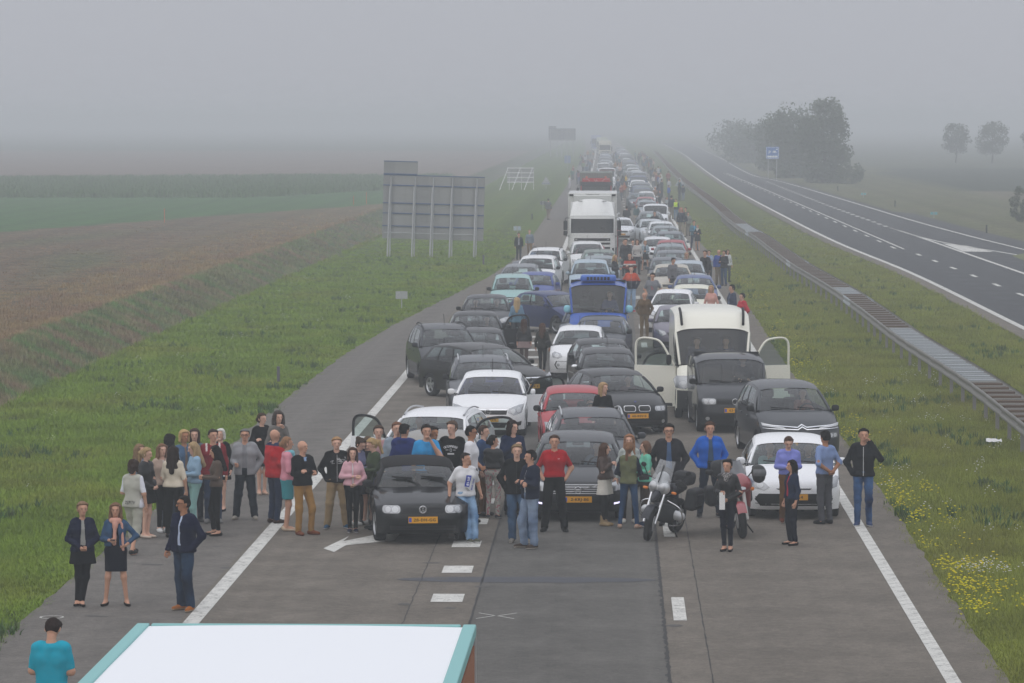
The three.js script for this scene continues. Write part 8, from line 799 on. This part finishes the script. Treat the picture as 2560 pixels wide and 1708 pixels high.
scatter('grass', 'olive green grass of the median before the guard rail', tuft(12, 0.12, 0.0065, 2, 0.11), grassMat, 110000, (R) => { const d = nearD(R, 44, 330), x = lerp(roadRightX(d) - 0.1, rightEdgeL(d) - 0.7, R()); if (!fade(R, d, 330)) return null; const e = x - roadRightX(d), k = 0.7 + 0.5 * R() + 0.4 * noise(x * 0.6, d * 0.4); return [x, groundY(x, d) - 0.01, d, k * (0.9 + d * 0.004), k * (0.7 + 0.5 * smooth(0.1, 1.2, e)), tintN(x, d, R, 1.45)]; }, 102);
scatter('grass', 'grass hanging over the ditch bank', tuft(10, 0.22, 0.014, 3, 0.16), grassMat, 34000, (R) => { const d = nearD(R, 70, 360), x = lerp(ditchL(d) - 0.8, ditchR(d) + 0.1, R()); if (!fade(R, d, 360)) return null; const k = 0.6 + 0.6 * R(); return [x, groundY(x, d) - 0.02, d, k * (1 + d * 0.002), k, tintN(x, d, R, 1.5)]; }, 103);
scatter('straw', 'dry straw stubble at the edge of the field', tuft(8, 0.2, 0.014, 4, 0.14), grassMat, 30000, (R) => { const d = nearD(R, 90, 340), x = ditchL(d) - 0.4 - R() ** 1.6 * 22; if (d > brownEnd(x) || !fade(R, d, 340)) return null; const k = 0.5 + 0.7 * R(); return [x, groundY(x, d) - 0.02, d, k * (1 + d * 0.002), k * (x > ditchL(d) - 5 ? 1 : 0.5), tintN(x, d, R, 1.3)]; }, 104);
scatter('crop', 'darker leafy crop strip across the left field', tuft(9, 0.5, 0.05, 5, 0.3), grassMat, 12000, (R) => { const d = 385 + R() * 170, x = -22 - R() * 60 * (d / 330); const t = tintAt(x, d); if (t[0] > 0.066) return null; const k = 0.7 + 0.6 * R(); return [x, 0, d, k * 1.5, k * 1.4, tintN(x, d, R, 1.2)]; }, 105);
const flowerGeo = (() => { const l = []; const R = rng(6); for (let i = 0; i < 6; i++) { const c = new THREE.IcosahedronGeometry(0.014 + R() * 0.008, 0); c.scale(1, 0.5, 1); c.translate((R() - 0.5) * 0.26, 0.14 + R() * 0.16, (R() - 0.5) * 0.26); l.push(c); } return merge(l); })();
const fl1 = scatter('flowers', 'yellow ragwort flowers along the right road edge', flowerGeo, grassMat, 260, (R) => { const d = nearD(R, 44, 230), x = roadRightX(d) + 0.05 + R() ** 2.2 * 1.0; if (noise(d * 0.35, 2.2) + 0.5 * noise(d * 1.1, 5) < 0.12) return null; const k = 0.7 + R() * 0.6; return [x, 0, d, k, k, [0.62, 0.50 + R() * 0.08, 0.02]]; }, 106); fl1.userData.category = 'flowers';
const fl2 = scatter('flowers', 'small white flowers scattered in the verges', flowerGeo, grassMat, 130, (R) => { const w = R(); let x, d; if (w < 0.14) { const p = at(2459, 1430); x = p.x + (R() - 0.5) * 1.2; d = -p.z + (R() - 0.5) * 1.0; } else if (w < 0.7) { d = 50 + R() * 70; x = roadRightX(d) + R() * 4; } else { d = 60 + R() * 130; x = -10 - R() * 5; } const k = 0.5 + R() * 0.5; return [x, -0.05, d, k, k, [0.7, 0.7, 0.66]]; }, 107); fl2.userData.category = 'flowers';
scatter('weeds', 'darker green weeds in patches over the verges', tuft(14, 0.24, 0.03, 7, 0.2), grassMat, 3600, (R) => { const right = R() < 0.55, d = nearD(R, 40, 220), x = right ? lerp(roadRightX(d), rightEdgeL(d) - 1, R()) : lerp(ditchR(d), shoulderX(d) + 0.1, R() ** 0.7); if (noise(x * 0.45, d * 0.22, right ? 3 : 9) < 0.22) return null; const k = 0.6 + 0.6 * R(); return [x, groundY(x, d) - 0.02, d, k, k, [0.075 + 0.03 * R(), 0.125 + 0.04 * R(), 0.05]]; }, 108);
renderer.render(scene, camera);
